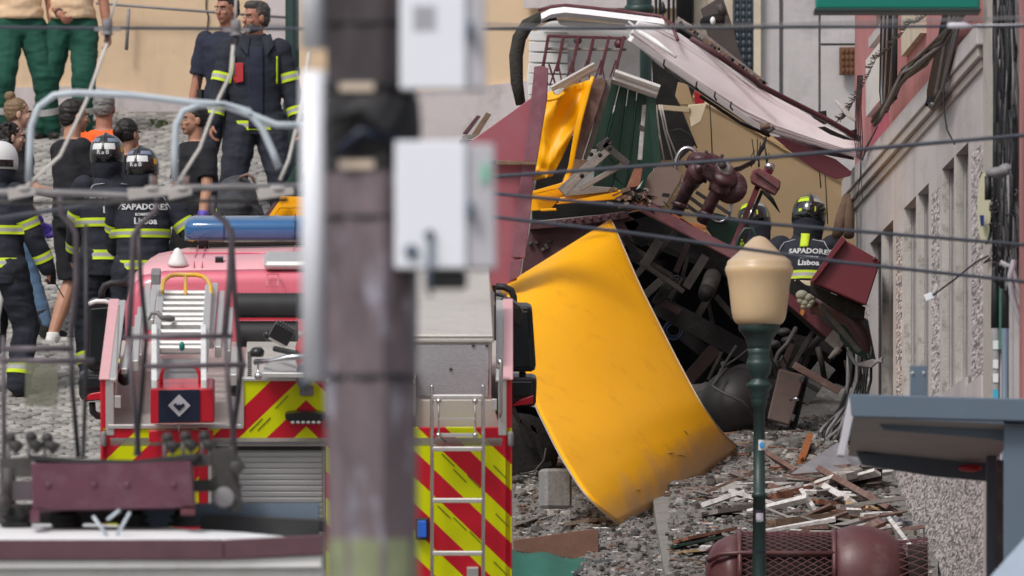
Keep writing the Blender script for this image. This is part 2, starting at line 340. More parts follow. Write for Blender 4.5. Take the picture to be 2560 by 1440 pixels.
# ---- ochre wall across the top of the street
wall = thing('ochre_wall', P(700, 400, 141), 'long ochre plastered wall with pale plinth behind the standing crews', 'wall')
b = MB(); b.prism([P(x, y, 141) for x, y in ((-900, 700), (1300, 900), (1722, 900), (1722, -500), (-900, -500))], (0, .5, 0), M_ywall); b.build('wall_face', wall)
top = [(-900, 205), (-100, 222), (225, 214), (330, 232), (430, 250), (560, 262), (700, 262), (1040, 232), (1150, 222), (1290, 205), (1430, 190), (1722, 175)]
b = MB(); b.prism([P(x, y, 140.96) for x, y in top] + [P(1722, 900, 140.96), P(-900, 700, 140.96)], (0, .038, 0), M_plinth); b.build('plinth', wall)
b = MB(); b.prism([P(x, y, 136.9) for x, y in ((1036, 232), (1150, 222), (1300, 204), (1300, 700), (1036, 700))], (0, .3, 0), M_plinth); b.build('plinth', wall)
b = MB(); b.prism([P(x, y, 140.95) for x, y in ((664, -500), (716, -500), (716, 262), (664, 262))], (0, .045, 0), M_plinth); b.build('pilaster', wall)
b = MB(); b.tube([P(517, -40, 140.985), P(515, 20, 140.985), P(521, 42, 140.985), (P(518, 75, 140.985)), P(519, 120, 140.985)], .006, M_dark, 5); b.build('crack', wall)
b = MB(); b.tube([P(240, 8, 140.9), P(420, 22, 140.9), P(720, 44, 140.9)], .011, M_cabg, 6); b.tube([P(322, 22, 140.9), P(316, 125, 140.9)], .014, M_cabg, 6); b.build('wall_cable', wall)
b = MB(); b.box(P(1500, -5, 140.9), (1.2, .06, .16), M_plinth); b.build('window_sill', wall)
for x0, x1 in ((1424, 1470), (1497, 1532), (1543, 1562), (1700, 1720)):
    b = MB(); b.prism([P(x0, -200, 140.97), P(x1, -200, 140.97), P(x1, 26, 140.97), P(x0, 26, 140.97)], (0, .02, 0), M_win); f = b.build('window', wall)
    b = MB()
    for xa in (x0 - 3, x1 + 3): b.beam(P(xa, -200, 140.96), P(xa, 28, 140.96), .025, .04, M_corn)
    b.beam(P(x0 - 4, 28, 140.95), P(x1 + 4, 28, 140.95), .03, .05, M_corn); b.build('frame', f)
# ---- weathered grey facade with an iron grille door
fac = thing('grey_facade', P(1900, 500, 138), 'weathered grey and cream facade with iron grille doors behind the wreck', 'building')
b = MB(); b.prism([P(x, y, 138.2) for x, y in ((1722, 1000), (2190, 1000), (2190, -500), (1722, -500))], (0, .5, 0), M_greyfac); b.build('wall_face', fac)
def strip(x0, x1, y0, y1, Y, t, m, nm):
    b = MB(); b.prism([P(x0, y0, Y), P(x1, y0, Y), P(x1, y1, Y), P(x0, y1, Y)], (0, t, 0), m); return b.build(nm, fac)
strip(1735, 1765, -500, 380, 138.1, .09, M_cream, 'pilaster')
strip(1884, 1902, -500, 700, 138.05, .14, M_cream, 'pilaster'); strip(1902, 1948, -500, 700, 138.12, .07, M_greyfac, 'pilaster')
strip(1958, 2046, -500, 700, 138.15, .04, M_greyfac, 'panel'); strip(2052, 2190, -500, 108, 138.15, .04, M_greyfac, 'panel'); strip(2052, 2190, 114, 700, 138.15, .04, M_greyfac, 'panel')
strip(1765, 1832, -500, 300, 138.12, .07, M_cream, 'door_surround')
d = strip(1690, 1733, -500, 300, 138.0, .18, M_ironb, 'door')
d2 = strip(1832, 1884, -500, 330, 138.1, .09, M_dark, 'door')
b = MB()
for i in range(7): b.tube([P(1836 + i * 7.6, -200, 138.06), P(1836 + i * 7.6, 260, 138.06)], .012, M_ironb, 6)
for j in range(24):
    y = -180 + j * 18
    for i in range(3): b.ell(P(1844 + i * 15, y, 138.05), (.02, .008, .024), M_ironb, 6, 4)
b.build('grille', d2)
b = MB()
for i in range(7): b.tube([P(1694 + i * 6, -200, 137.96), P(1694 + i * 6, 110, 137.96)], .009, M_dark, 6)
b.build('grille', d)
b = MB(); q = Matrix.Identity(3)
b.box(P(2118, 153, 138.08), (S(40, 138), .05, S(70, 138)), M_rust)
for i in range(3):
    for j in range(4): b.box(P(2108 + i * 11, 128 + j * 16, 138.05), (.02, .02, .03), M_rust)
b.build('rusty_plate', fac, bevel=.004)
# iron railing with finials beyond the wreck
rl = thing('iron_railing', P(1655, 120, 138.6), 'black iron railing with a fleur-de-lis finial beside the dark column', 'railing')
for x in (1640, 1650, 1672, 1684):
    b = MB(); b.tube([P(x, -200, 137.5), P(x, 140, 137.5)], .011, M_dark, 6); b.build('bar', rl)
b = MB(); b.tube([P(1657, 140, 137.5), P(1657, 25, 137.5)], .008, M_dark, 6); b.lathe(P(1657, 36, 137.5), [(0, .004), (.03, .022), (.07, .018), (.1, .003)], M_dark, 8)
b.tube([P(1650, 22, 137.5), P(1649, 28, 137.5), P(1656, 34, 137.5)], .006, M_dark, 6); b.tube([P(1664, 22, 137.5), P(1665, 28, 137.5), P(1658, 34, 137.5)], .006, M_dark, 6); b.build('finial', rl)
# dark green columns
for x0, x1, Y, lab in ((1566, 1630, 130.6, 'tall dark green iron column standing up through the wreck'), (713, 748, 136.5, 'dark green iron lamp column beside the firefighter in open jacket')):
    w = S(x1 - x0, Y) / 2; c = P((x0 + x1) / 2, 0, Y); z0 = g(c.x, Y)
    t = thing('iron_column', (c.x, Y, z0), lab, 'column')
    b = MB(); b.lathe((c.x, Y, z0), [(0, w * 1.9), (.25, w * 1.9), (.3, w * 1.5), (.8, w * 1.35), (.85, w * 1.05), (1.0, w), (9.5, w * .92)], M_iron, 16); b.build('shaft', t)
    b = MB(); b.lathe((c.x, Y, P(0, 35 if x0 > 1000 else 190, Y).z), [(0, w * 1.02), (.015, w * 1.16), (.05, w * 1.16), (.065, w * 1.02)], M_iron, 16); b.build('collar', t)

# ---- right-hand building, seen along its facade
FX = lambda Y: 5.177 - 935 / F_PX * Y
def FY(px): return 232965.0 / (px - 345)
b_root = thing('stone_building', (FX(118), 118, g(4, 118)), 'pale rendered building with pebble dash piers and pink upper storey on the right', 'building')
def fbox(pa, pb, z0, z1, m, depth=.5, proud=0, name='wall', parent=None, bevel=0):
    'a block of the facade between two photograph columns, heights z0..z1, standing proud of the facade plane and going depth in'
    ya, yb = sorted((FY(pa), FY(pb))); n = Vector((-1, -.0208, 0)).normalized()
    pts = [Vector((FX(ya), ya, z0)), Vector((FX(yb), yb, z0)), Vector((FX(yb), yb, z1)), Vector((FX(ya), ya, z1))]
    b = MB(); b.prism([p + n * proud for p in pts], -n * (depth + proud), m); return b.build(name, parent or b_root, bevel=bevel)
ZT, ZB, ZC0, ZC1 = 5.35, 3.885, 5.74, 5.95
NEAR, FAR = 2482, 2137
fbox(FAR, NEAR, ZT, ZC0, M_fac, name='wall')
fbox(FAR, 2175, 1.5, ZT, M_fac, name='wall'); 
fbox(2139, 2172, 3.0, 5.0, M_peb, depth=.02, proud=.003, name='pebble_panel')
opens = [(2175, 2203, 0), (2206, 2233, 1), (2260, 2290, 1), (2294, 2322, 1), (2355, 2385, 1), (2389, 2421, 1)]
fbox(2203, 2206, 3.5, ZT, M_fac, depth=.1)
for a, c, nm in ((2233, 2260, 'pier'), (2322, 2355, 'pier'), (2421, NEAR, 'pier')): fbox(a, c, 3.2, ZT, M_fac, name=nm)
for a, c in ((2290, 2294), (2385, 2389)): fbox(a, c, ZB - .1, ZT, M_fac, depth=.12, name='mullion')
for a, c, z in ((2241, 2255, 5.2), (2330, 2349, 5.25), (2430, 2474, 5.25)): fbox(a, c, 2.4, z, M_peb, depth=.02, proud=.003, name='pebble_panel')
for a, c, k in opens:                              # reveal (far jamb), glass set back
    zb = ZB if a > 2240 else 3.0
    ya, yb = FY(c), FY(a); dep = (c - a) / F_PX * yb * .62
    n = Vector((-1, -.0208, 0)).normalized()
    b = MB(); p0 = Vector((FX(yb), yb, 0))
    if k:
        b.prism([p0 + Vector((0, -.004, zb)), p0 - n * dep + Vector((0, -.004, zb)), p0 - n * dep + Vector((0, -.004, ZT)), p0 + Vector((0, -.004, ZT))], (0, .1, 0), M_jamb); b.build('jamb', b_root)
    b = MB(); dd = dep + .01
    b.prism([Vector((FX(ya), ya, zb)) - n * dd, Vector((FX(yb), yb, zb)) - n * dd, Vector((FX(yb), yb, ZT)) - n * dd, Vector((FX(ya), ya, ZT)) - n * dd], -n * .05, M_win if k else M_dark); wd = b.build('window', b_root)
fbox(2203, 2203.5, 3, ZT, M_fac, depth=.3)
fbox(2175, 2260, 1.2, 3.0, M_peb, name='wall'); fbox(2233, 2355, 1.2, ZB, M_fac, depth=.3, name='wall'); fbox(2322, NEAR, 1.2, ZB, M_fac, depth=.3, name='wall')
fbox(2180, 2478, 1.2, 3.55, M_peb, depth=.1, proud=.012, name='pebble_base')
fbox(2120, 2178, 1.2, 3.0, M_peb, name='wall')
# diagonal scar where the stair met the wall
for k in range(2): fbox(2352 + 70 * k, 2420 + 40 * k, 3.7 - k * .1, ZB - k * .06, M_fac, depth=.02, proud=.02, name='string_course')
# cornice: three courses
fbox(2122, 2466, 5.83, 5.96, M_corn if 0 else M_fac, depth=.1, proud=.06, name='cornice', bevel=.006)
fbox(2127, 2463, 5.76, 5.828, M_corn, depth=.1, proud=.045, name='cornice', bevel=.006)
fbox(2132, 2461, 5.70, 5.758, M_corn, depth=.1, proud=.02, name='cornice', bevel=.006)
# edge pilaster, pink upper storey, next house
fbox(2466, 2486, 1.5, 7.0, M_corn, depth=.2, proud=.02, name='pilaster')
fbox(FAR, 2470, 5.96, 8.2, M_pink, name='upper_wall')
fbox(2180, 2222, 5.97, 6.5, M_pinkhot, depth=.02, proud=.006, name='repainted_patch')
for a, c, z0, z1 in ((2192, 2217, 6.75, 8.1), (2268, 2292, 6.9, 8.1), (2400, 2425, 6.7, 8.1)):
    w = fbox(a, c, z0, z1, M_brown, depth=.03, proud=.004, name='window'); fbox(a - 3, c + 2, z0 - .07, z0, M_fac, depth=.03, proud=.05, name='sill', parent=w)
fbox(2182, 2221, 6.22, 6.62, M_white, depth=.02, proud=.05, name='name_board'); fbox(2268, 2316, 6.35, 6.85, M_cream, depth=.02, proud=.04, name='name_board')
fbox(2488, 2576, 1.0, 8.0, M_fac, depth=.3, proud=-.02, name='wall')
fbox(2478, 2512, 3.9, 5.7, mat('green shop panel', (.05, .2, .15), .5), depth=.05, proud=.01, name='shop_panel')
fbox(2574, 2680, 1.0, 8.2, M_pink, depth=.4, proud=.06, name='wall')
# yellow and blue oval sign at the cable knot
t = thing('oval_sign', P(2458, 620, 110), 'oval cream and blue shop sign edge behind the tangle of cables', 'sign')
b = MB(); 
def ov(a): return P(2460 + 17 * math.cos(a), 520 + 90 * math.sin(a), 108.5)
b.prism([ov(2 * math.pi * i / 28) for i in range(28)], (.02, .1, 0), mat('cream sign', (.62, .58, .42), .4)); b.build('plate', t)
b = MB(); b.prism([P(2449, 538, 108.45), P(2460, 538, 108.45), P(2460, 565, 108.45), P(2452, 565, 108.45)], (0, .02, 0), mat('blue sign', (.02, .04, .2), .4)); b.build('blue_field', t)
b = MB(); b.prism([P(2486, 430, 108.4), P(2504, 430, 108.4), P(2504, 510, 108.4), P(2486, 510, 108.4)], (0, .02, 0), M_yel); b.build('yellow_field', t)

# ---- cables on the facade of the right-hand building
def sag(a, c, n, s, j=0):
    out = []
    for i in range(n + 1):
        u = i / n; p = Vector(a).lerp(Vector(c), u); p.z -= s * 4 * u * (1 - u); out.append(p + Vector((R.uniform(-j, j), 0, R.uniform(-j, j))))
    return out
def FPT(px, py, pr=.08):
    Y = FY(px); p = P(px, py, Y); return p + Vector((-pr, -pr, 0))
cab = thing('cable_bundle', P(2330, 300, 116), 'thick bundle of black cables sagging along the cornice of the pink building', 'cables')
for k in range(13):
    o = k * 2.2
    pts = [(2222 + R.uniform(-4, 4), 300 + R.uniform(0, 18)), (2262, 245 + R.uniform(-10, 12)), (2300, 190 + R.uniform(-16, 16)), (2345, 150 + R.uniform(-18, 18)), (2400, 95 + R.uniform(-14, 14)), (2440, 35 + R.uniform(-14, 14)), (2475, -20)]
    b = MB(); b.tube([FPT(x, y, .07 + R.uniform(0, .05)) for x, y in pts], .012, R.choice([M_cable, M_cable, M_cabg]), 5); b.build('cable', cab)
for k in range(10):
    o = k * 3.4; b = MB()
    b.tube([FPT(2395 + o * .9, 20), FPT(2372 + o, 130), FPT(2352 + o * 1.15, 225), FPT(2345 + o * .8 + 2, 262 - o * .3), FPT(2362 + o * .3, 274 - o * .6), FPT(2385, 235 - o * .2), FPT(2402 + o * .3, 130), FPT(2425 + o * .5, 20)], .013, R.choice([M_cable, M_cable, M_cabg]), 5); b.build('hanging_loop', cab)
cab2 = thing('drop_cables', P(2245, 300, 120), 'black cables dropping in a narrow loop over the pink wall', 'cables')
for k in range(7):
    o = k * 5; b = MB(); b.tube([FPT(2236 + o, -20), FPT(2232 + o, 120), FPT(2230 + o * .8, 230), FPT(2236 + o * .4, 284 - abs(3 - k) * 3)], .014, R.choice([M_cable, M_cable, M_cabg]), 5); b.build('cable', cab2)
for k in range(3):
    b = MB(); b.tube([FPT(2262 + k * 4, -20), FPT(2263 + k * 3, 110), FPT(2262 + k * 3, 250)], .011, M_cable, 5); b.build('cable', cab2)
cab3 = thing('thin_wires', P(2170, 300, 122), 'thin loose wires hanging over the corner of the pink wall', 'cables')
for k in range(5):
    b = MB(); b.tube([FPT(2172 + k * 3, 190), FPT(2168 + k * 3, 270), FPT(2164 + k * 5, 350), FPT(2170 + k * 3, 395), FPT(2184, 402), FPT(2192 + k, 370), FPT(2222, 318)], .004, M_cable, 5); b.build('wire', cab3)
b = MB(); b.tube([FPT(2180, 400), FPT(2178, 450), FPT(2168, 500)], .003, M_cable, 4); b.tube([FPT(2180, 400), FPT(2182, 460), FPT(2184, 500)], .003, M_cable, 4); b.build('wire', cab3)
gar = thing('barbed_garland', P(2200, 240, 121), 'spiky grey garland wound over the name boards of the pink wall', 'garland')
b = MB()
for a, c in (((2172, 262), (2232, 150)), ((2232, 150), (2320, 60)), ((2320, 60), (2380, 20)), ((2172, 262), (2140, 300))):
    for i in range(26):
        u = i / 26; x = a[0] + (c[0] - a[0]) * u; y = a[1] + (c[1] - a[1]) * u + 10 * math.sin(u * 3.1)
        for k in range(2):
            dx, dy = R.uniform(-8, 8), R.uniform(-9, 9); b.tube([FPT(x, y, .12), FPT(x + dx, y + dy, .15)], .0035, M_grime, 3)
gs = b.build('garland_spikes', gar); gs['kind'] = 'stuff'
cab4 = thing('cable_riser', P(2505, 700, 109), 'dense black cables running down the corner between pale and pink houses', 'cables')
CP = lambda x, y: P(x, y, FY(x) - R.uniform(.5, 1.0))
for k in range(44):
    x0 = 2488 + R.uniform(0, 46); ym = 8 if k % 3 else 0; b = MB()
    pts = []; x = x0
    for i in range(9):
        x += R.uniform(-9, 9); x = min(max(x, 2486), 2548); pts.append(CP(x, -40 + i * R.uniform(80, 96)))
    b.tube(pts, R.uniform(.008, .017), R.choice([M_cable, M_cable, M_cable, M_cable, M_cabg]), 5); b.build('cable', cab4)
for k in range(26):
    b = MB(); x, y = 2475 + R.uniform(0, 50), 430 + R.uniform(0, 240); pts = []
    for i in range(6): pts.append(CP(x, y)); x = min(max(x + R.uniform(-30, 30), 2450), 2545); y += R.uniform(-22, 44)
    b.tube(pts, .006, R.choice([M_cable, M_cable, M_cabg]), 5); b.build('wire', cab4)
b = MB(); b.tube([P(2535, 650, 104.5), P(2525, 690, 104.5), P(2530, 740, 104.5), P(2548, 790, 104.5), P(2560, 830, 104.5)], .018, M_boxg, 7); b.tube([P(2500, 655, 104.5), P(2530, 668, 104.5), P(2545, 720, 104.5), P(2562, 770, 104.5)], .014, M_boxg, 7); b.build('grey_conduit', cab4)
jb = MB(); jb.ell(P(2492, 432, 106.2), (.07, .06, .035), M_cabg, 10, 6); jb.ell(P(2515, 425, 106.2), (.05, .05, .04), M_cabg, 10, 6); jb.tube([P(2470, 440, 106.2), P(2470, 500, 106.2)], .02, M_cable, 6); jb.build('junction_box', cab4)
b = MB(); b.tube([P(2330, 740, 108.5), P(2385, 700, 108.5), P(2440, 655, 108.2), P(2470, 640, 107.6)], .006, M_cable, 5); b.build('wire', cab4)
b = MB(); b.box(P(2322, 742, 108.5), (.05, .03, .04), M_boxw, Matrix.Rotation(-.4, 3, 'Y')); b.build('connector', cab4, bevel=.003)
for i, (x, w, lab) in enumerate(((2489, 11, 'grey downpipe covered in small stickers by the pebble dash corner'), (2513, 9, 'plain grey blue downpipe right of the stickered one'))):
    YD = FY(x) - .6; t = thing('downpipe', (P(x, 0, YD).x, YD, g(3, YD)), lab, 'pipe'); r_ = S(w, 108)
    b = MB(); b.tube([P(x, 800 + 20 * i, YD), P(x, 2300, YD)], r_, M_steelb if i else M_cabg, 14); b.build('pipe', t)
    b = MB(); b.tube([P(x, 820, YD), P(x, 740, YD), P(x - 3, 640 + 40 * i, YD)], [r_ * 1.08, r_ * 1.05, r_ * .5], M_cable, 10); b.build('tape_wrap', t)
    if i == 0:
        for y, cc in ((862, M_white), (910, M_white), (945, M_white), (985, mat('cyan sticker', (.05, .4, .6), .5))):
            b = MB(); yy = YD - r_ - .003; h = S(11, 108); bb = [P(x, y, yy) + Vector((dx * r_ * .6, 0, dz * h)) for dx, dz in ((-1, -1), (1, -1), (1, 1), (-1, 1))]
            b.prism(bb, (0, .012, 0), cc); b.build('sticker', t)
# black wire hanging on the facade
t = MB(); t.tube([FPT(2390, 225), FPT(2391, 280), FPT(2398, 325), FPT(2418, 362)], .006, M_cable, 5); t.build('hanging_wire', label='single thin black wire drooping down the pale wall below the cornice', cat='wire')
# ================================================================ FOREGROUND
# ---- utility pole with cabinets, well out of focus
YP = 60.0
t = thing('utility_pole', (P(930, 0, YP).x, YP, -1.7), 'thick grimy brown utility pole close to the camera, out of focus', 'pole')
r = S(114, YP)
b = MB(); b.loft([[Vector((P(930, 0, YP).x + r * 1.04 * math.cos(2 * math.pi * (j + .32) / 8), YP + r * 1.04 * math.sin(2 * math.pi * (j + .32) / 8), z)) for j in range(8)] for z in (-1.7, 0, P(0, 432, YP).z)], M_pole, smooth=False); b.loft([[Vector((P(930, 0, YP).x + r * 1.03 * math.cos(2 * math.pi * (j + .32) / 8), YP + r * 1.03 * math.sin(2 * math.pi * (j + .32) / 8), z)) for j in range(8)] for z in (P(0, 432, YP).z, 4.5)], M_poled, smooth=False); b.build('shaft', t)
b = MB(); b.lathe((P(930, 0, YP).x, YP, -1.7), [(0, r * 1.02), (1.7 + (2500 - 1350) / F_PX * YP, r * 1.02)], M_polg, 28); b.build('mossy_base', t)
for py, h in ((218, 26), (412, 22), (60, 10), (545, 10), (944, 12)):
    z = P(0, py, YP).z; hh = S(h, YP) / 2
    b = MB(); b.lathe((P(930, 0, YP).x, YP, z), [(-hh, r * 1.0), (-hh, r * 1.035), (hh, r * 1.035), (hh, r)], M_cable, 28); bd = b.build('band', t)
    if py in (218, 412):
        b = MB(); b.prism([P(x, y, YP - r * 1.04) for x, y in ((848, py - 11), (935, py - 11), (935, py + 9), (848, py + 9))], (0, .01, 0), mat('bright band', (.75, .62, .5), .35, .2)); b.build('buckle', bd)
b = MB(); b.lathe((P(930, 0, YP).x, YP, P(0, 395, YP).z), [(0, r * 1.0), (.01, r * 1.05), (.1, r * 1.09), (.19, r * 1.04), (.2, r)], M_cable, 24); b.build('cable_wrap', t)
b = MB(); b.tube([P(830, 300, YP - r * 1.1), P(900, 270, YP - r * 1.25), P(960, 330, YP - r * 1.2), P(1010, 250, YP - r)], .02, M_cable, 8); b.tube([P(850, 380, YP - r * 1.1), P(900, 330, YP - r * 1.2), P(1000, 350, YP - r)], .018, M_navy, 8); b.build('cable_coil', t)
b = MB(); b.tube([P(1008, 100, YP - .08), P(1012, 350, YP - .08), P(1030, 480, YP - .08)], .025, M_cable, 8); b.build('rear_cable', t)
for y0, y1, lab in ((-300, 122, 'white plastic conduit at the top left of the utility pole'), (178, 950, 'long white plastic conduit strapped left of the utility pole')):
    b = MB(); b.tube([P(785, y0, YP + .02), P(785, y1, YP + .02)], S(33, YP), M_boxw, 16)
    b.build('conduit', t, label=lab)
def cabinet(x0, x1, xs, y0, y1, lab, detail):
    Y0 = YP - .22; t = thing('cabinet', P((x0 + x1) / 2, y1, Y0), lab, 'cabinet', 'white cabinets on the utility pole')
    b = MB(); b.prism([P(x0, y0, Y0), P(x1, y0, Y0), P(x1, y1, Y0), P(x0, y1, Y0)], (0, .02, 0), M_boxw); b.build('door', t, bevel=.006)
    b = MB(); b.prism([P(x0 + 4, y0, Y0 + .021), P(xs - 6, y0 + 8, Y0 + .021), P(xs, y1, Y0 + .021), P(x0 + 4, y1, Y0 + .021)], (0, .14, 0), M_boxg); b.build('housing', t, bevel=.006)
    b = MB(); b.box(P(x1 + 8, (y0 + y1) / 2 + 10 if detail else 72, Y0 - .01), (.022, .05, .05), M_steelb); b.build('lock', t, bevel=.004)
    b = MB(); b.box(P(xs - 30, y0 + 80, Y0 + .015), (.022, .01, .06), mat('mint mark', (.2, .6, .42), .5)); b.build('green_mark', t)
    if detail:
        b = MB(); b.tube([P(1074, 590, Y0 - .02), P(1074, 640, Y0 - .03), P(1072, 700, Y0 - .02), P(1076, 740, Y0)], .009, M_steelb, 8); b.ell(P(1074, 588, Y0 - .01), .018, M_cable); b.build('cable', t)
        b = MB(); b.lathe(P(1028, 628, Y0 - .001), [(-.01, .024), (.012, .024), (.012, .012)], M_steelb, 16, (0, -1, 0)); b.build('gland', t)
        b = MB(); b.box(P(1115, 700, Y0 + .08), (S(105, YP), .1, S(46, YP)), M_plas); b.build('bottom_gland', t, bevel=.01)
    else:
        b = MB()
        for k in range(8): b.box(P(1060, 15 + k * 8, Y0 - .002), (.075, .006, .005), M_boxg)
        b.build('vent', t)
    b = MB(); b.box(P((x0 + x1) / 2, y0 + 60, Y0 + .19), (.05, .09, .03), M_grime); b.build('bracket', t)
cabinet(1000, 1165, 1216, -260, 224, 'upper white metal cabinet with small louvre on the utility pole', 0)
cabinet(987, 1166, 1242, 352, 672, 'lower white metal cabinet with a cable hole on the utility pole', 1)

# ---- tram roof bottom left with its current collector
YT = 90.0
tram = thing('tram', (P(-300, 0, YT).x, YT + 4, -1.7), 'white roofed tram with maroon edge trim and raised current collector', 'tram')
x0, x1 = P(-1800, 0, YT).x, P(806, 0, YT).x
def roofrow(y, px0, px1, py):
    return [P(px0 + (px1 - px0) * i / 16, py(i / 16), y) for i in range(17)]
b = MB(); rows = [roofrow(YT, -1800, 808, lambda u: 1366 - 14 * max(0, u - .8) / .2), roofrow(YT + .25, -1800, 800, lambda u: 1346 - 4 * u), roofrow(YT + .8, -1800, 780, lambda u: 1322 if u < .9 else 1322 + (u - .9) * 260), roofrow(YT + 1.6, -1800, 700, lambda u: 1311 if u < .85 else 1311 + (u - .85) * 200)]
rows.append([p + Vector((0, 7, 0)) for p in rows[-1]])
b.loft(rows, M_roof, cap=False, closed=False); b.build('roof', tram)
b = MB(); b.beam(P(-1800, 1378, YT - .03), P(560, 1374, YT - .03), .10, S(17, YT), mat('roof trim maroon', (.11, .05, .065), .5, var=.2)); b.beam(P(560, 1374, YT - .03), P(808, 1362, YT - .03), .10, S(17, YT), mat('roof trim maroon', (.11, .05, .065), .5, var=.2)); b.build('roof_trim', tram, bevel=.006)
b = MB(); b.beam(P(-1800, 1403, YT), P(806, 1397, YT), .10, S(24, YT), M_white); b.build('cornice', tram, bevel=.01)
b = MB(); b.prism([P(-1800, 1412, YT + .03), P(804, 1412, YT + .03), (x1, YT + .03, -1.2), (x0, YT + .03, -1.2)], (0, 8, 0), M_white); b.build('body', tram)
for dx in (-4.5, -2.5, -.9):
    b = MB()
    for s in (.1, 7.9): b.lathe((x1 + dx + .2, YT + s, -1.35), [(-.05, .34), (.05, .34)], M_grime, 16, (1, 0, 0))
    b.build('wheel', tram)
# maroon equipment box with bolts
YB = 90.6; M_marp = mat('purplish maroon enamel', (.105, .032, .055), .5, var=.2, scale=6, dirt=(.16, .09, .11), dscale=8, damt=.6)
bx = poly([(78, 1158), (478, 1150), (486, 1268), (82, 1276)], YB, .5, M_marp).build('equipment_box', tram, bevel=.008)
for x in (121, 236, 318, 434):
    b = MB(); b.lathe(P(x, 1212, YB), [(-.01, .018), (.008, .016), (.012, .006)], M_marp, 10, (0, -1, 0)); b.build('bolt', bx)
b = MB(); b.prism([P(68, 1136, YB), P(200, 1148, YB), P(340, 1150, YB), P(500, 1132, YB), P(482, 1149, YB), P(340, 1157, YB), P(200, 1158, YB), P(80, 1150, YB)], (0, .5, 0), M_rub_k); b.build('box_lid', tram)
b = MB(); b.box(P(88, 1290, YB), (.045, .2, .06), M_marp); b.build('box_foot', tram); b = MB(); b.box(P(470, 1280, YB), (.07, .2, .03), M_mar); b.build('box_foot', tram)
for x in (40, 168, 335, 460):
    b = MB(); c = P(x, 1318, 91); b.lathe(c, [(0, .075), (.02, .085), (.03, .05), (.055, .08), (.065, .05), (.1, .04)], M_rub_k, 18); b.build('insulator', tram)
b = MB(); b.beam(P(-100, 1284, 91.2), P(300, 1284, 91.2), .1, .05, M_grime); b.beam(P(300, 1290, 91.2), P(800, 1284, 91.2), .12, S(28, 91), M_steelb, up=(0, 1, 0)); b.beam(P(500, 1310, 91.1), P(800, 1322, 91.1), .1, .03, M_rub_k); b.build('base_frame', tram, bevel=.005)
b = MB(); b.beam(P(0, 1170, 91), P(80, 1168, 91), .1, S(22, 91), M_grime); b.build('cross_tube', tram); b = MB(); b.beam(P(0, 1228, 91), P(80, 1226, 91), .1, S(30, 91), M_arm); b.build('cross_tube', tram); b = MB(); b.beam(P(480, 1152, 91), P(560, 1148, 91), .06, S(14, 91), M_grime); b.build('cross_tube', tram); b = MB(); b.beam(P(484, 1215, 91), P(560, 1212, 91), .06, S(30, 91), M_grime); b.build('cross_tube', tram); b = MB(); b.tube([P(20, 1170, 91), P(20, 1260, 91)], .04, M_grime, 8); b.build('cross_tube', tram)
b = MB()
b.beam(P(556, 1120, 91), P(576, 1250, 91), .12, .07, M_grime); b.lathe(P(560, 1243, 90.9), [(-.04, .055), (.04, .055)], M_cabg, 16, (0, -1, 0)); b.lathe(P(585, 1260, 91), [(-.04, .045), (.04, .045)], M_grime, 16, (0, -1, 0)); b.beam(P(575, 1170, 91), P(605, 1150, 91), .08, .05, M_grime); b.lathe(P(590, 1170, 90.9), [(-.04, .035), (.04, .035)], M_grime, 12, (0, -1, 0)); b.beam(P(545, 1180, 91), P(592, 1230, 91), .08, .06, M_grime); b.build('hinge', tram, bevel=.004)
b = MB(); b.lathe(P(4, 1258, 90.9), [(-.04, .05), (.04, .05)], M_grime, 16, (0, -1, 0)); b.build('hinge', tram)
b = MB()
for a in (((232, 1290), (268, 1340)), ((325, 1280), (292, 1338)), ((268, 1300), (300, 1275))): b.tube([P(*a[0], 90.3), P(*a[1], 90.3)], .009, M_horn, 7)
b.build('spring_clip', tram)
for k, (x, y) in enumerate(((20, 1100), (72, 1098), (112, 1100), (412, 1100), (458, 1096), (505, 1096))):
    b = MB(); b.tube([P(x, y - 12, 91.4), P(x, y + 50, 91.4)], .01, M_cabg, 6); b.tube([P(x, y, 91.4), P(x + 30, y + 26, 91.4)], [.02, .035], M_grime, 8); b.ell(P(x + 6, y - 5, 91.4), .03, M_grime, 8, 6); b.build('spring_anchor', tram)
def arm(pts, r, m=None, Y=91.2, nm='collector_arm'):
    b = MB(); b.tube([P(x, y, Y) for x, y in pts], r, m or M_arm, 10); return b.build(nm, tram)
M_armd = mat('near black tube', (.035, .03, .035), .45, .2, var=.2)
arm([(150, 492), (152, 535), (176, 556), (190, 585), (190, 700), (178, 840)], .015); arm([(178, 840), (180, 960), (196, 1145)], .013, M_armd)
arm([(215, 560), (216, 900), (208, 1145)], .011, M_armd, 91.6)
arm([(392, 492), (390, 528), (352, 560), (334, 590), (330, 700), (322, 840)], .016); arm([(322, 840), (330, 960), (348, 1140)], .013)
arm([(345, 560), (352, 700), (366, 840), (340, 1140)], .013, M_armd, 91.6)
arm([(533, 490), (530, 528), (565, 556), (580, 590), (574, 700), (562, 840)], .016); arm([(562, 840), (570, 960), (590, 1150)], .013)
arm([(578, 570), (588, 760), (604, 920), (576, 1140)], .013, M_armd, 91.6)
arm([(0, 872), (180, 872)], .015, nm='cross_bar'); arm([(0, 902), (235, 902)], .014, nm='cross_bar'); arm([(308, 843), (582, 840)], .013, nm='cross_bar'); arm([(362, 916), (616, 912)], .014, nm='cross_bar')
arm([(8, 840), (10, 1150)], .012, M_arm, nm='collector_arm')
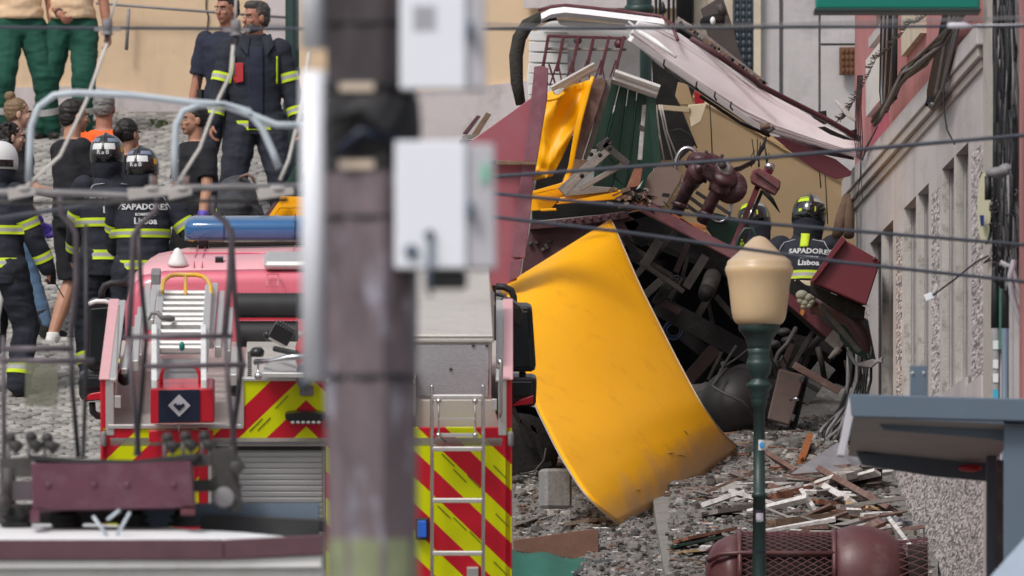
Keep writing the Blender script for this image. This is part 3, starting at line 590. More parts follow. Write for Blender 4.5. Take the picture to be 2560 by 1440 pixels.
# collector head
for nm, pts, rr, m in (('collector_head', [(-60, 482), (90, 480), (320, 490), (440, 470), (760, 466)], .018, M_cabg), ('collector_head', [(-60, 500), (70, 508), (300, 505), (720, 500)], .010, M_grime),
        ('horn', [(72, 455), (74, 380), (78, 315), (96, 268), (135, 238), (190, 232), (330, 238), (480, 256), (560, 262), (640, 292), (690, 312), (775, 314)], .018, M_horn), ('horn', [(437, 455), (437, 380), (441, 312), (458, 278), (496, 262), (560, 262), (620, 278), (655, 320), (682, 380), (698, 420)], .018, M_horn)):
    b = MB(); b.tube([P(x, y, 91) for x, y in pts], rr, m, 10); b.build(nm, tram)
for x, w in ((55, 70), (375, 110), (450, 60), (690, 90)):
    b = MB(); b.beam(P(x - w / 2, 486, 90.95), P(x + w / 2, 478, 90.95), .06, S(20, 91), mat('pale clamp', (.45, .42, .41), .5), e=.4); b.ell(P(x + 5, 472, 90.95), (.045, .03, .02), M_cabg, 10, 6); b.build('clamp', tram, bevel=.004)
for x in (388, 468): b = MB(); b.tube([P(x, 440, 91), P(x, 480, 91)], .012, M_brown, 8); b.tube([P(x - 10, 438, 91), P(x - 10, 475, 91)], .008, M_cabg, 8); b.build('stud', tram)
b = MB(); b.prism([P(64, 905, 91.4), P(145, 908, 91.4), P(143, 1018, 91.4), P(62, 1015, 91.4)], (0, .01, 0), mat('translucent olive plate', (.22, .22, .16), .3, alpha=.55, var=.25)); b.build('olive_plate', tram)
# ---- overhead wires
def wire(pts, Y, r, lab, m=None, cat='wire', nm='overhead_wire', grp=None):
    b = MB(); b.tube([P(x, y, Y) for x, y in pts], r, m or M_wire, 6); b.build(nm, label=lab, cat=cat, group=grp)
YW = 97
wire([(-300, 66), (0, 68), (600, 72), (1300, 72), (2330, 66), (2900, 64)], YW, .0085, 'highest taut dark overhead wire crossing the whole width')
wire([(760, 40), (1300, 64), (1800, 66), (2560, 44), (2900, 38)], 84, .005, 'faint thinner overhead wire just above the highest taut one', M_cabg)
wire([(1000, 455), (1240, 441), (1900, 395), (2560, 338), (2900, 306)], YW, .011, 'dark overhead wire rising rightward across the white torn roof')
wire([(1000, 470), (1240, 484), (1560, 515), (1900, 558), (2560, 612), (2900, 640)], YW, .010, 'middle dark wire sloping down above the street lamp')
wire([(1000, 524), (1240, 543), (1560, 580), (2100, 655), (2560, 704), (2900, 742)], YW, .010, 'lowest dark wire passing in front of the street lamp globe')
wire([(-200, 580), (0, 545), (300, 502), (420, 480)], 92, .012, 'dark wire rising to the tram collector at the left edge', M_wire)
wire([(-100, 476), (500, 474), (760, 468)], 92.5, .008, 'contact wire lying along the tram collector head', M_wire)
for k, (x, y, lab) in enumerate(((268, 70, 'grey porcelain insulator hanging left on the highest wire'), (590, 72, 'grey porcelain insulator in front of the older firefighter'))):
    t = thing('wire_insulator', P(x, y + 30, YW), lab, 'insulator')
    c = P(x, y, YW); b = MB(); b.lathe(c, [(-.035, .034), (-.03, .034), (-.01, .012), (.0, .026), (.02, .028), (.045, .026), (.05, .01)], M_cabg, 16); b.build('disc', t)
    b = MB(); b.tube([P(x, y + 16, YW), P(x - 2, y + 42, YW)], [.016, .008], M_grime, 8); b.build('clevis', t)
    b = MB(); b.beam(P(x - 32, y + 3, YW), P(x + 34, y + 3, YW), .02, .015, M_cabg); b.build('clamp', t)
wire([(300, -60), (290, 0), (272, 60)], YW, .007, 'pale rope above the left insulator', M_rope, 'rope', 'rope')
wire([(602, -60), (590, 0), (588, 60)], YW, .007, 'pale rope above the insulator at the firefighter', M_rope, 'rope', 'rope')
wire([(268, 108), (215, 255), (150, 390), (60, 470)], 96, .0095, 'pale rope slanting from the left insulator down to the tram', M_rope, 'rope', 'rope')
wire([(583, 112), (577, 185), (540, 260), (500, 370), (442, 460)], 96, .0095, 'pale curved rope from the firefighter insulator to the collector', M_rope, 'rope', 'rope')
wire([(774, 130), (748, 290), (722, 400), (700, 450)], 96, .0095, 'pale rope coming down just left of the utility pole', M_rope, 'rope', 'rope')
t = thing('turnbuckle', P(2400, 66, YW), 'pale ceramic strain insulator on the highest wire at the right', 'insulator')
b = MB(); b.tube([P(2368, 64, YW), P(2374, 64, YW), P(2410, 64, YW), P(2432, 66, YW)], [.01, .018, .018, .008], M_boxg, 10); b.build('body', t)
b = MB(); b.tube([P(2425, 65, YW), P(2560, 62, YW)], .007, M_boxg, 6); b.build('rod', t)

# ---- street lamp
YL = 111.0; cx = P(1898, 0, YL).x
lamp = thing('street_lamp', (cx, YL, g(cx, YL)), 'dark green street lamp with amber globe and stickers in front of the wreck', 'lamp')
def prof(rows): return [(P(0, y, YL).z, S(w / 2, YL)) for y, w in rows]
b = MB(); b.lathe((cx, YL, 0), prof([(812, 104), (806, 120), (796, 131), (780, 138), (750, 145), (720, 151), (695, 159), (682, 168), (674, 171), (667, 168), (663, 162), (656, 161), (651, 154), (642, 132), (630, 104), (619, 82), (608, 62), (600, 46), (593, 28), (590, 6)]), M_globe, 40); b.build('globe', lamp)
b = MB(); b.lathe((cx, YL, 0), prof([(880, 52), (862, 60), (845, 72), (832, 90), (829, 100), (820, 104), (812, 104), (808, 100)]), M_iron, 32); b.build('globe_holder', lamp)
rows = [(2600, 46), (1440, 36), (1245, 31), (1244, 38), (1232, 38), (1231, 30), (1020, 29), (1018, 36), (1000, 40), (996, 40), (990, 50), (975, 46), (968, 62), (960, 64), (952, 40), (944, 38), (935, 54), (912, 64), (905, 64), (902, 58), (898, 60), (890, 52), (885, 54), (868, 56)]
b = MB(); b.lathe((cx, YL, 0), prof(rows), M_iron, 28); b.build('post', lamp)
def sticker(y0, y1, x0, x1, m, nm='sticker'):
    rr = S(15.6, YL); a0, a1 = [math.asin(max(-.97, min(.97, (x - 1898) / 16.5))) for x in (x0, x1)]
    b = MB(); b.grid(lambda u, v: Vector((cx + rr * 1.04 * math.sin(a0 + (a1 - a0) * u), YL - rr * 1.04 * math.cos(a0 + (a1 - a0) * u), P(0, y0 + (y1 - y0) * v, YL).z)), 6, 1, m); return b.build(nm, lamp)
st = sticker(1100, 1126, 1896, 1913, M_white); sticker(1283, 1306, 1890, 1908, mat('lilac sticker', (.55, .53, .62), .5)); sticker(1322, 1344, 1884, 1913, mat('pink sticker', (.5, .25, .28), .5, var=.5, scale=80)); sticker(1366, 1390, 1888, 1911, M_white); sticker(1275, 1322, 1884, 1913, mat('dark wrap', (.02, .015, .03), .5)); sticker(1345, 1360, 1887, 1903, mat('torn paper', (.35, .36, .35), .7, var=.6, scale=90))
def textmesh(s, size, m, name, parent, place, offset=0, ext=.0, bold=0, font_sx=1):
    'lettering as real flat geometry; place(x,y) gives the world point'
    cu = bpy.data.curves.new('t', 'FONT'); cu.body = s; cu.size = size; cu.align_x = 'CENTER'; cu.offset = bold; cu.resolution_u = 2
    o = bpy.data.objects.new('t', cu); me = bpy.data.meshes.new_from_object(o)
    vs = [place(v.co.x, v.co.y) for v in me.vertices]; fs = [tuple(p.vertices) for p in me.polygons]
    bpy.data.objects.remove(o); bpy.data.meshes.remove(me); bpy.data.curves.remove(cu)
    b = MB(); b.add(vs, fs, m); org_ = b.build(name, parent, kind='sheet'); return org_
textmesh('HOMEM', .03, M_navy, 'sticker_lettering', lamp, lambda x, y: Vector((cx + x * .55 + .003, YL - S(18, YL), P(0, 1384, YL).z + y * 1.2)), bold=.001)
b = MB(); b.ell(P(1905, 1113, YL - S(17.5, YL)), (.016, .002, .02), mat('blue globe print', (.05, .3, .65), .5)); b.build('sticker_print', lamp)

# ---- green pharmacy style sign at the top
t = thing('green_sign', P(2245, 28, 103), 'bright green sign box hanging in at the top right', 'sign')
poly([(2040, -200), (2450, -200), (2450, 22), (2040, 22)], 103, .35, M_sign).build('face', t, bevel=.01)
poly([(2036, 20), (2452, 20), (2452, 29), (2036, 29)], 102.98, .4, M_iron).build('frame', t, bevel=.005)
b = MB(); b.tube([P(2330, -200, 103.2), P(2330, -700, 103.2)], .04, M_iron); b.tube([P(2330, -700, 103.2), P(2560, -700, 106)], .04, M_iron); b.build('bracket', t)

# ---- shelter frame bottom right
t = thing('shelter', (P(2520, 0, 100).x, 100, -1.7), 'blue grey steel shelter frame with flat roof at the lower right', 'shelter')
poly([(2122, 985), (2900, 1006), (2900, 1062), (2126, 1042)], 99.6, .12, M_steelb).build('roof_beam', t, bevel=.006)
poly([(2124, 990), (2134, 1042), (2112, 1140), (2094, 1138)], 99.6, .3, M_boxg).build('roof_edge', t, bevel=.004)
b = MB(); b.add([P(2134, 1042, 99.65), P(2560, 1062, 99.65), P(2470, 1175, 101.6), P(2120, 1140, 101.6)], [(0, 1, 2, 3)], mat('shelter ceiling', (.30, .29, .28), .6, var=.2, scale=1.5, stretch=(1, 1, 6))); b.build('ceiling', t)
poly([(2182, 1040), (2560, 1052), (2560, 1112), (2472, 1096), (2210, 1075)], 99.9, .06, M_steelb).build('front_rib', t, bevel=.004)
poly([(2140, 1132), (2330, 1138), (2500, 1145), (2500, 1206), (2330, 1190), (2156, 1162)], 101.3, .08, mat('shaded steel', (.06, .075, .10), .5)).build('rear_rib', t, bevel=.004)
b = MB(); b.ell(P(2425, 1170, 101.2), (.07, .03, .022), mat('red lamp', (.35, .01, .02), .3)); b.build('red_lamp', t)
poly([(2510, 1050), (2620, 1055), (2620, 3265), (2510, 3265)], 99.7, .12, M_steelb).build('post', t, bevel=.006)
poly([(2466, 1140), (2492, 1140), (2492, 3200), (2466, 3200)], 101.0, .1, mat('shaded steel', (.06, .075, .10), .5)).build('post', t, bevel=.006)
poly([(2492, 1150), (2514, 1150), (2514, 3200), (2492, 3200)], 100.9, .02, M_grime).build('side_panel', t)
poly([(2275, 914), (2318, 914), (2318, 992), (2275, 992)], 100.0, .02, M_steelb).build('fixing_plate', t, bevel=.003)
for x in (2281, 2309):
    b = MB(); b.ell(P(x, 932, 99.99), .007, M_white, 8, 6); b.build('bolt', t)
t = thing('pale_canopy', P(2540, 1440, 88), 'out of focus pale blue canopy corner at the bottom right', 'canopy')
poly([(2474, 1445), (2570, 1338), (2800, 1260), (2800, 1700), (2474, 1700)], 88, .5, mat('pale blue canopy', (.50, .60, .74), .5)).build('fabric', t)
b = MB(); b.tube([P(2600, 1700, 88.2), P(2600, 3350, 88.2)], .04, M_steelb); b.build('post', t)
# ================================================================ FIRE ENGINE (built in its own frame: x right, y ahead, z up; stands nose-up on the slope)
SL = math.atan(.215); TO = Vector((-1.25, 110, .3))
TF = Vector((0, math.cos(SL), math.sin(SL))); TU = Vector((0, -math.sin(SL), math.cos(SL)))
def _tr(px, py, ax, val):
    d = Vector(((px - 1280) / F_PX, 1, (HY - py) / F_PX)); t = (val + TO.dot(ax)) / d.dot(ax); p = d * t - TO
    return Vector((p.x, p.dot(TF), p.dot(TU)))
def TL(px, py, y=0.0): return _tr(px, py, TF, y)
def TR(px, py, z=3.4): return _tr(px, py, TU, z)
truck = thing('fire_engine', TO, 'red fire engine seen from behind, lime and red chevrons, ladder on roof', 'fire engine', rot=(SL, 0, 0))
def chevron(N, L, tc, out, b):
    s = N.new('ShaderNodeSeparateXYZ'); L.new(tc.outputs['Object'], s.inputs[0])
    def mth(op, a, c=None, v=None):
        n = N.new('ShaderNodeMath'); n.operation = op
        L.new(a, n.inputs[0])
        if c is not None: L.new(c, n.inputs[1])
        if v is not None: n.inputs[1].default_value = v
        return n.outputs[0]
    a = mth('ABSOLUTE', s.outputs['X']); a = mth('MULTIPLY', a, v=.97); v = mth('ADD', a, s.outputs['Z']); v = mth('ADD', v, v=CH_OFF)
    v = mth('DIVIDE', v, v=.325); v = mth('FRACT', v); v = mth('LESS_THAN', v, v=.5)
    m = N.new('ShaderNodeMix'); m.data_type = 'RGBA'; L.new(v, m.inputs[0]); L.new(out, m.inputs[6]); m.inputs[7].default_value = (.68, .73, .0, 1); return m.outputs[2]
# the red arrow head has its apex at row 1000 in the middle: edge lime above / red below
CH_OFF = -((TL(768, 1000).z) % .325)
M_chev = mat('red and lime chevron sheet', (.55, .012, .03), .35, var=.03, extra=chevron, spec=.4)
def tpoly(pts, y, t, m, nm, bevel=0, parent=None, label=None):
    b = MB(); b.prism([TL(p[0], p[1], p[2] if len(p) > 2 else y) for p in pts], (0, t, 0), m); return b.build(nm, parent or truck, local=True, bevel=bevel, label=label)
ztop = TL(768, 1068).z
# rear wall, in panels left / centre / right
tpoly([(257, 1070), (520, 1070), (520, 2300), (257, 2300)], 0, .04, M_chev, 'rear_panel')
tpoly([(814, 1070), (1279, 1070), (1279, 2300), (814, 2300)], 0, .04, M_chev, 'rear_panel')
tpoly([(520, 1070), (609, 1070), (609, 953), (814, 953), (814, 1104), (520, 1104)], 0, .04, M_chev, 'centre_panel')
tpoly([(520, 1104), (814, 1104), (814, 1112), (520, 1112)], -.015, .03, M_chrome, 'trim_strip')
tpoly([(520, 1112), (814, 1112), (814, 1126), (520, 1126)], .03, .03, M_plas, 'gasket')
sh = tpoly([(500, 1126), (812, 1126), (812, 2100), (500, 2100)], .05, .02, M_shut, 'roller_shutter')
for k in range(26):
    y = 1128 + k * 14.3
    b = MB(); a, c = TL(508, y + 1.2, .05), TL(806, y + 13, .05); zc = (a.z + c.z) / 2; h = abs(a.z - c.z)
    x0_, x1_ = a.x, c.x
    b.box(((x0_ + x1_) / 2, .047, zc), (x1_ - x0_, .012, h * .93), M_shut); b.build('slat', sh, local=True, bevel=.003)
tpoly([(497, 1070), (520, 1070), (520, 2000), (497, 2000)], -.02, .05, M_red, 'shutter_guide', .004)
tpoly([(520, 1126), (529, 1126), (529, 2000), (520, 2000)], -.02, .05, M_alu, 'shutter_guide', .003)
# side walls: raised edges running forward, paler top faces
for sgn, xs in ((-1, (257, 265, 283)), (1, (1279, 1272, 1254))):
    z0, z1 = 3.18, TL(265, 948).z
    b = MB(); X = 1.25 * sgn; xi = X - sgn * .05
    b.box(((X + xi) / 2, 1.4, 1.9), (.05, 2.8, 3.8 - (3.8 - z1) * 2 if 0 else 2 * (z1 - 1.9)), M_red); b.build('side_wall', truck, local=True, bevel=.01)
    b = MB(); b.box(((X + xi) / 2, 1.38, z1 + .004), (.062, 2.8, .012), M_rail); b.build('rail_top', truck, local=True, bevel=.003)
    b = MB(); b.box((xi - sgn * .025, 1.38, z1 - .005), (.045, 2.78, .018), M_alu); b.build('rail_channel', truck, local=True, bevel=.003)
    b = MB(); b.box((xi - sgn * .008, 0.01, (3.2 + z1) / 2), (.05, .03, z1 - 3.2), M_alu); b.build('corner_post', truck, local=True, bevel=.004)
    b = MB(); b.tube([TL(xs[0] + 2 * sgn * -1, 1085, -.03) - Vector((0, .0, 0)), TL(xs[0] - sgn * 2, 1110, -.03)], .018, M_cabg, 8, round_=True); b.build('marker_lamp', truck, local=True)
# chassis and lower body
b = MB(); b.box((0, 1.75, 1.5), (2.4, 3.3, 2.0), M_red); b.box((0, 3.0, .75), (1.1, 6.6, .25), M_plas); b.build('body', truck, local=True)
for x in (-1.0, 1.0):
    for y in (1.1, 5.6):
        w = MB(); w.lathe((x, y, .5), [(-.15, .3), (-.15, .5), (.15, .5), (.15, .3)], M_rub_k, 24, (1, 0, 0)); wo = w.build('wheel', truck, local=True)
        w = MB(); w.lathe((x, y, .5), [(-.16, .05), (-.155, .3), (.155, .3), (.16, .05)], M_alu, 20, (1, 0, 0)); w.build('rim', wo, local=True)
# roof floor (tread plate) with slot rows
b = MB(); b.box((0, 1.7, 3.16), (2.38, 3.4, .05), M_tread); b.build('roof_floor', truck, local=True)
tpoly([(270, 1062), (609, 1062), (609, 1072), (270, 1072)], -.012, .03, M_alu, 'edge_trim', .003)
tpoly([(602, 951), (610, 951), (610, 1066), (602, 1066)], -.012, .03, M_alu, 'edge_trim', .003)
tpoly([(602, 945), (814, 945), (814, 953), (602, 953)], -.012, .06, M_alu, 'edge_trim', .003)
# raised deck behind the centre panel
zc = TL(768, 953).z
b = MB(); b.box(((TL(609, 953).x + TL(1040, 953).x) / 2, .95, zc - .12), (TL(1040, 953).x - TL(609, 953).x, 1.8, .2), M_tread); dk = b.build('deck', truck, local=True)
b = MB()
for k in range(14):
    p = TR(624, 948 - k * 5.2, zc - .015); b.box((p.x, p.y, zc - .018), (.025, .03, .006), M_dark)
b.build('slots', dk, local=True)['kind'] = 'stuff'
# aluminium locker at the right
def tblock(px0, px1, y0, y1, zb, zt, m, nm, bevel=.006, parent=None):
    xa, xb = px0, px1; b = MB(); b.box(((xa + xb) / 2, (y0 + y1) / 2, (zb + zt) / 2), (xb - xa, y1 - y0, zt - zb), m); return b.build(nm, parent or truck, local=True, bevel=bevel)
pa, pb = TL(1036, 998, .35), TL(1229, 998, .35); ztl = TL(1100, 856, .35).z
lk = tblock(pa.x - .3, pb.x, .35, 2.2, 3.2, ztl, M_tread, 'locker'); lid = tblock(pa.x - .3, pb.x + .015, .33, 2.0, ztl, ztl + .03, M_tread, 'locker_lid', .008)
zf = ztl + .03
b = MB(); b.prism([(pa.x - .3, .33, zf), (pb.x + .01, .33, zf), (pb.x - .02, 2.3, zf + .14), (pa.x - .3, 2.3, zf + .14)], (0, 0, .02), M_tread); b.build('locker_top', truck, local=True, bevel=.006)
tpoly([(1040, 862), (1224, 862), (1222, 992), (1040, 992)], .34, .012, mat('dimpled aluminium', (.50, .50, .53), .42, .55, var=.1, scale=60, bump=.004, bscale=160), 'locker_door', .006)
for x, y in ((1127, 921), (1183, 862), (1217, 862)):
    b = MB(); p = TL(x, y + 2, .335); b.lathe(p, [(-.008, .01), (.004, .01), (.006, .004)], M_grime, 8, (0, -1, 0)); b.build('rivet', truck, local=True)
tpoly([(1040, 1000), (1230, 1000), (1250, 1068), (1040, 1068)], .1, .02, mat('ribbed tread', (.55, .51, .46), .5, .3, var=.1, scale=30, stretch=(6, 1, .2)), 'ribbed_step', .003)
for (x, y, x2, y2) in ((1248, 900, 1254, 1040),):
    b = MB(); b.tube([TL(x - 3, y + 20, 0), TL(x - 2, y + 4, -.03), TL(x, y - 2, -.04), TL(x + 5, y + 6, -.05), TL(x2 - 2, y2 - 10, -.05), TL(x2 - 5, y2, 0)], .012, M_chrome, 8); b.build('grab_handle', truck, local=True)
tpoly([(1228, 998), (1242, 998), (1242, 1026), (1228, 1026)], -.01, .02, M_alu, 'hinge_plate', .002); tpoly([(287, 990), (302, 990), (302, 1020), (287, 1020)], -.01, .02, M_alu, 'hinge_plate', .002)
tpoly([(296, 760), (300, 760), (292, 990), (286, 990)], .05, .02, M_alu, 'side_bracket', .002)
# rear climbing ladder at right
LY = -.1
for x in (1080, 1208):
    b = MB(); b.tube([TL(x, 966, LY), TL(x, 1900, LY)], .0115, M_chrome, 10, round_=True); b.build('ladder_rail', truck, local=True)
for y in (992, 1122, 1251, 1383, 1512): b = MB(); b.beam(TL(1082, y, LY), TL(1206, y, LY), .028, .03, M_alu); b.build('rung', truck, local=True, bevel=.005)
b = MB(); b.tube([TL(1097, 1000, LY), TL(1097, 1084, LY)], .006, M_chrome, 8); b.tube([TL(1188, 1000, LY), TL(1188, 1084, LY)], .006, M_chrome, 8); b.beam(TL(1097, 1047, LY), TL(1188, 1047, LY), .01, .012, M_alu); b.beam(TL(1090, 1088, LY), TL(1196, 1088, LY), .02, .03, M_alu)
for x, y in ((1097, 1003), (1188, 1003), (1097, 1088), (1188, 1088)): b.ell(TL(x, y, LY - .02), .018, M_chrome, 8, 6)
b.build('ladder_latch', truck, local=True)
tpoly([(1167, 1420), (1196, 1420), (1196, 1446), (1167, 1446)], -.05, .05, M_alu, 'lock_plate', .004)
# reversing camera, plate, light bar, lamps
tpoly([(749, 968), (784, 968), (784, 990), (749, 990)], -.05, .05, M_cabg, 'camera_housing', .006)
b = MB(); b.prism([TL(x, y, -.1) for x, y in ((712, 1036), (740, 1032), (790, 1032), (814, 1036), (814, 1048), (795, 1060), (735, 1060), (714, 1050))], (0, .1, 0), M_plas); sp = b.build('lamp_pod', truck, local=True, bevel=.008)
for k in range(6):
    b = MB(); b.ell(TL(732 + k * 13, 1056, -.105), (.014, .01, .01), mat('led lens', (.5, .5, .5), .15), 8, 6); b.build('led', sp, local=True)
tpoly([(1040, 1296), (1071, 1296), (1071, 1350), (1040, 1350)], -.04, .04, M_plas, 'lamp_frame', .008); tpoly([(1044, 1302), (1066, 1302), (1066, 1344), (1044, 1344)], -.05, .02, mat('blue strobe', (.02, .12, .5), .15, emit=(.02, .1, .6, .3)), 'strobe', .006)
tpoly([(520, 1300), (814, 1300), (814, 1330), (520, 1330)], -.06, .06, M_plas, 'bumper', .006)
for x0_, x1_, m in ((640, 672, M_white), (676, 694, M_paint_y), (700, 735, M_red), (745, 780, M_paint_y)): tpoly([(x0_, 1323), (x1_, 1323), (x1_, 1337), (x0_, 1337)], -.08, .03, m, 'tail_lamp', .003)
# fine print lines along the lime stripes
b = MB()
for (x, y, s) in ((705, 1005, -1), (660, 1060, -1), (640, 1062, -1), (1150, 1190, 1), (1120, 1150, 1), (1185, 1205, 1), (1250, 1180, 1), (1150, 1310, 1), (1190, 1345, 1), (1255, 1300, 1), (1110, 1280, 1), (1250, 1420, 1), (1100, 1090, 1)):
    b.beam(TL(x - 16, y - 16 * s, -.003), TL(x + 16, y + 16 * s, -.003), .004, .003, M_dark)
fp = b.build('fine_print', truck, local=True); fp['kind'] = 'stuff'
# red box with logo plate, with its tube handle
rb = tpoly([(378, 972), (535, 970), (537, 1058), (376, 1060)], -.25, .35, M_red, 'red_box', .012)
tpoly([(396, 976), (499, 974), (499, 1055), (396, 1057)], -.262, .012, M_navy, 'logo_plate', .002, rb)
b = MB(); c = (448, 1014); dm = lambda r_, yy: [TL(c[0] + dx * r_, c[1] + dy * r_, yy) for dx, dy in ((0, -1), (1, 0), (0, 1), (-1, 0))]
b.prism(dm(28, -.268), (0, .004, 0), M_boxg); b.build('logo_diamond', rb, local=True)
b = MB(); b.prism(dm(4, -.274), (0, .004, 0), M_navy)
b.prism([TL(448 + x, 1016 + y, -.274) for x, y in ((-15, -3), (-9, -8), (0, 1), (9, -8), (15, -3), (0, 12))], (0, .004, 0), M_navy); b.build('logo_mark', rb, local=True)
b = MB(); b.prism([TL(376, 975, -.255), TL(396, 975, -.255), TL(396, 1057, -.255), TL(376, 1059, -.255)], (0, .01, 0), M_red); b.build('box_cheek', rb, local=True)
b = MB(); b.tube([TL(403, 970, -.1), TL(403, 940, -.1), TL(408, 922, -.1), TL(425, 914, -.1), TL(480, 914, -.1), TL(494, 922, -.1), TL(500, 940, -.1), TL(500, 970, -.1)], .012, M_red, 8); b.build('box_handle', truck, local=True)
tpoly([(372, 1078), (533, 1078), (533, 1106), (372, 1106)], -.1, .06, M_red, 'lower_beam', .005)
b = MB(); b.tube([TL(447, 1062, -.2), TL(447, 1080, -.1)], .006, M_alu, 6); b.build('strut', truck, local=True)
# ladder stack lying on the roof
zl = 3.62
def lad(xl0, xr0, y0, xl1, xr1, y1, z, m, rungs, w=.05, nm='ladder_rail'):
    pts = [TR(xl0, y0, z), TR(xr0, y0, z), TR(xl1, y1, z), TR(xr1, y1, z)]
    for a, c in ((pts[0], pts[2]), (pts[1], pts[3])):
        b = MB(); b.beam(a, c, w, .06, m, up=(0, 0, 1)); b.build(nm, truck, local=True, bevel=.006)
    for r_ in rungs:
        u = (r_ - y0) / (y1 - y0); a, c = TR(xl0 + (xl1 - xl0) * u, r_, z), TR(xr0 + (xr1 - xr0) * u, r_, z)
        b = MB(); b.beam(a, c, .05, .055, m, up=(0, 0, 1)); b.build('rung', truck, local=True, bevel=.014)
lad(386, 510, 920, 403, 522, 722, zl, M_alu, (737, 750, 764, 778, 792, 804, 816, 834, 862, 874), .045)
lad(386, 510, 960, 386, 509, 822, zl + .03, M_white, (), .035)
for x0_, y0_, x1_, y1_, z in ((376, 812, 388, 722, 3.55), (364, 800, 371, 712, 3.52), (526, 858, 538, 720, 3.55), (545, 880, 555, 740, 3.52), (568, 890, 576, 782, 3.5), (338, 915, 346, 800, 3.5), (346, 900, 352, 780, 3.48), (310, 935, 330, 830, 3.45), (584, 950, 588, 880, 3.5)):
    b = MB(); b.beam(TR(x0_, y0_, z), TR(x1_, y1_, z), .04, .07, M_alu, up=(0, 0, 1)); b.build('ladder_section', truck, local=True, bevel=.005)
tpoly([(377, 684), (401, 684), (401, 712), (377, 712)], 2.3, .2, M_cabg, 'stop_block', .006)
b = MB(); b.box(TR(446, 930, 3.45), (.33, .7, .04), M_cabg); b.build('channel', truck, local=True)
b = MB(); pts = [(405, 738), (406, 715), (411, 700), (424, 690), (440, 687), (490, 687), (508, 691), (520, 701), (526, 715), (527, 735)]; b.tube([TR(x, y, zl + .02) for x, y in pts], .0145, M_paint_y, 10); b.tube([TR(464, 690, zl + .02), TR(464, 736, zl + .02)], .011, M_paint_y, 8); b.build('yellow_bow', truck, local=True)
b = MB(); b.tube([TR(372, 800, zl + .06), TR(378, 784, zl + .1), TR(395, 782, zl + .1), TR(404, 794, zl + .08), TR(425, 796, zl + .06), TR(434, 797, zl + .05)], [.008, .01, .016, .016, .022, .012], M_cabg, 8); b.build('strap', truck, local=True)
b = MB(); b.ell(TR(455, 866, zl + .05), (.018, .012, .03), mat('teal clip', (.0, .2, .17), .5), 8, 6); b.build('clip', truck, local=True)
for x, y in ((312, 945), (586, 972)):
    b = MB(); b.lathe(TR(x, y, 3.42), [(-.12, .045), (.02, .045), (.04, .02)], M_plas, 12, (0, -1, 0)); b.build('roller', truck, local=True)
# winch clutter in the middle deck
b = MB(); b.tube([TR(688, 872, 3.72), TR(742, 884, 3.74)], .018, M_rub_k, 10); b.build('lever_grip', truck, local=True)
b = MB(); b.tube([TR(640, 905, 3.66), TR(680, 902, 3.7), TR(720, 894, 3.72), TR(770, 890, 3.74)], [.02, .014, .022, .016], M_chrome, 8); b.tube([TR(645, 940, 3.6), TR(645, 910, 3.66)], .006, M_chrome, 6); b.ell(TR(646, 940, 3.6), .025, M_chrome, 10, 6); b.build('lever', truck, local=True)
b = MB(); b.lathe(TR(643, 890, 3.68), [(0, .04), (.03, .045), (.05, .03)], M_plas, 12); b.build('knob', truck, local=True)
b = MB(); b.prism([TR(x, y, 3.6) for x, y in ((665, 920), (740, 905), (760, 945), (655, 944))], (0, 0, .03), M_alu); b.build('deck_plate', truck, local=True, bevel=.004)
tb = MB(); tb.ell(TR(778, 885, 3.72), (.10, .12, .15), M_red, 16, 10); tb.build('hose_reel', truck, local=True)
tb = MB(); tb.ell(TR(760, 940, 3.6), (.05, .05, .09), M_steelb, 12, 8); tb.build('nozzle', truck, local=True)
q = Matrix.Rotation(.5, 3, 'Y')
tb = MB(); tb.box(TR(703, 835, 3.78), (.13, .08, .09), M_plas, q)
for k in range(7): tb.box(TR(703, 835, 3.78) + q @ Vector((-.055 + k * .018, 0, .055)), (.007, .09, .03), M_plas, q)
fl = tb.build('floodlight', truck, local=True, bevel=.004); tb = MB(); tb.box(TR(703, 835, 3.78) + q @ Vector((0, -.02, -.05)), (.11, .07, .012), mat('lamp glass', (.4, .39, .36), .2), q); tb.build('lens', fl, local=True)
tb = MB(); tb.ell(TR(668, 838, 3.74), (.025, .03, .03), M_plas, 10, 6); tb.build('floodlight_knob', truck, local=True)
# two fat ribbed suction hoses lying across
for py, z in ((765, 3.72), (835, 3.55)):
    for u0, u1 in ((592, 745), (745, 1205)):
        if py > 800 and u0 > 700: continue
        a, c = TR(u0, py, z), TR(u1, py, z); n = int((c.x - a.x) / .022); rings = []
        for i in range(n * 2 + 1):
            x = a.x + (c.x - a.x) * i / (n * 2); r_ = (.078, .083)[i % 2]
            rings.append([Vector((x, a.y + r_ * math.cos(t), a.z + r_ * math.sin(t))) for t in [2 * math.pi * k / 14 for k in range(14)]])
        b = MB(); b.loft(rings, M_rub_k); b.build('suction_hose', truck, local=True)
b = MB(); b.beam(TR(596, 797, 3.7), TR(745, 797, 3.7), .01, .012, M_red); b.build('red_cord', truck, local=True)
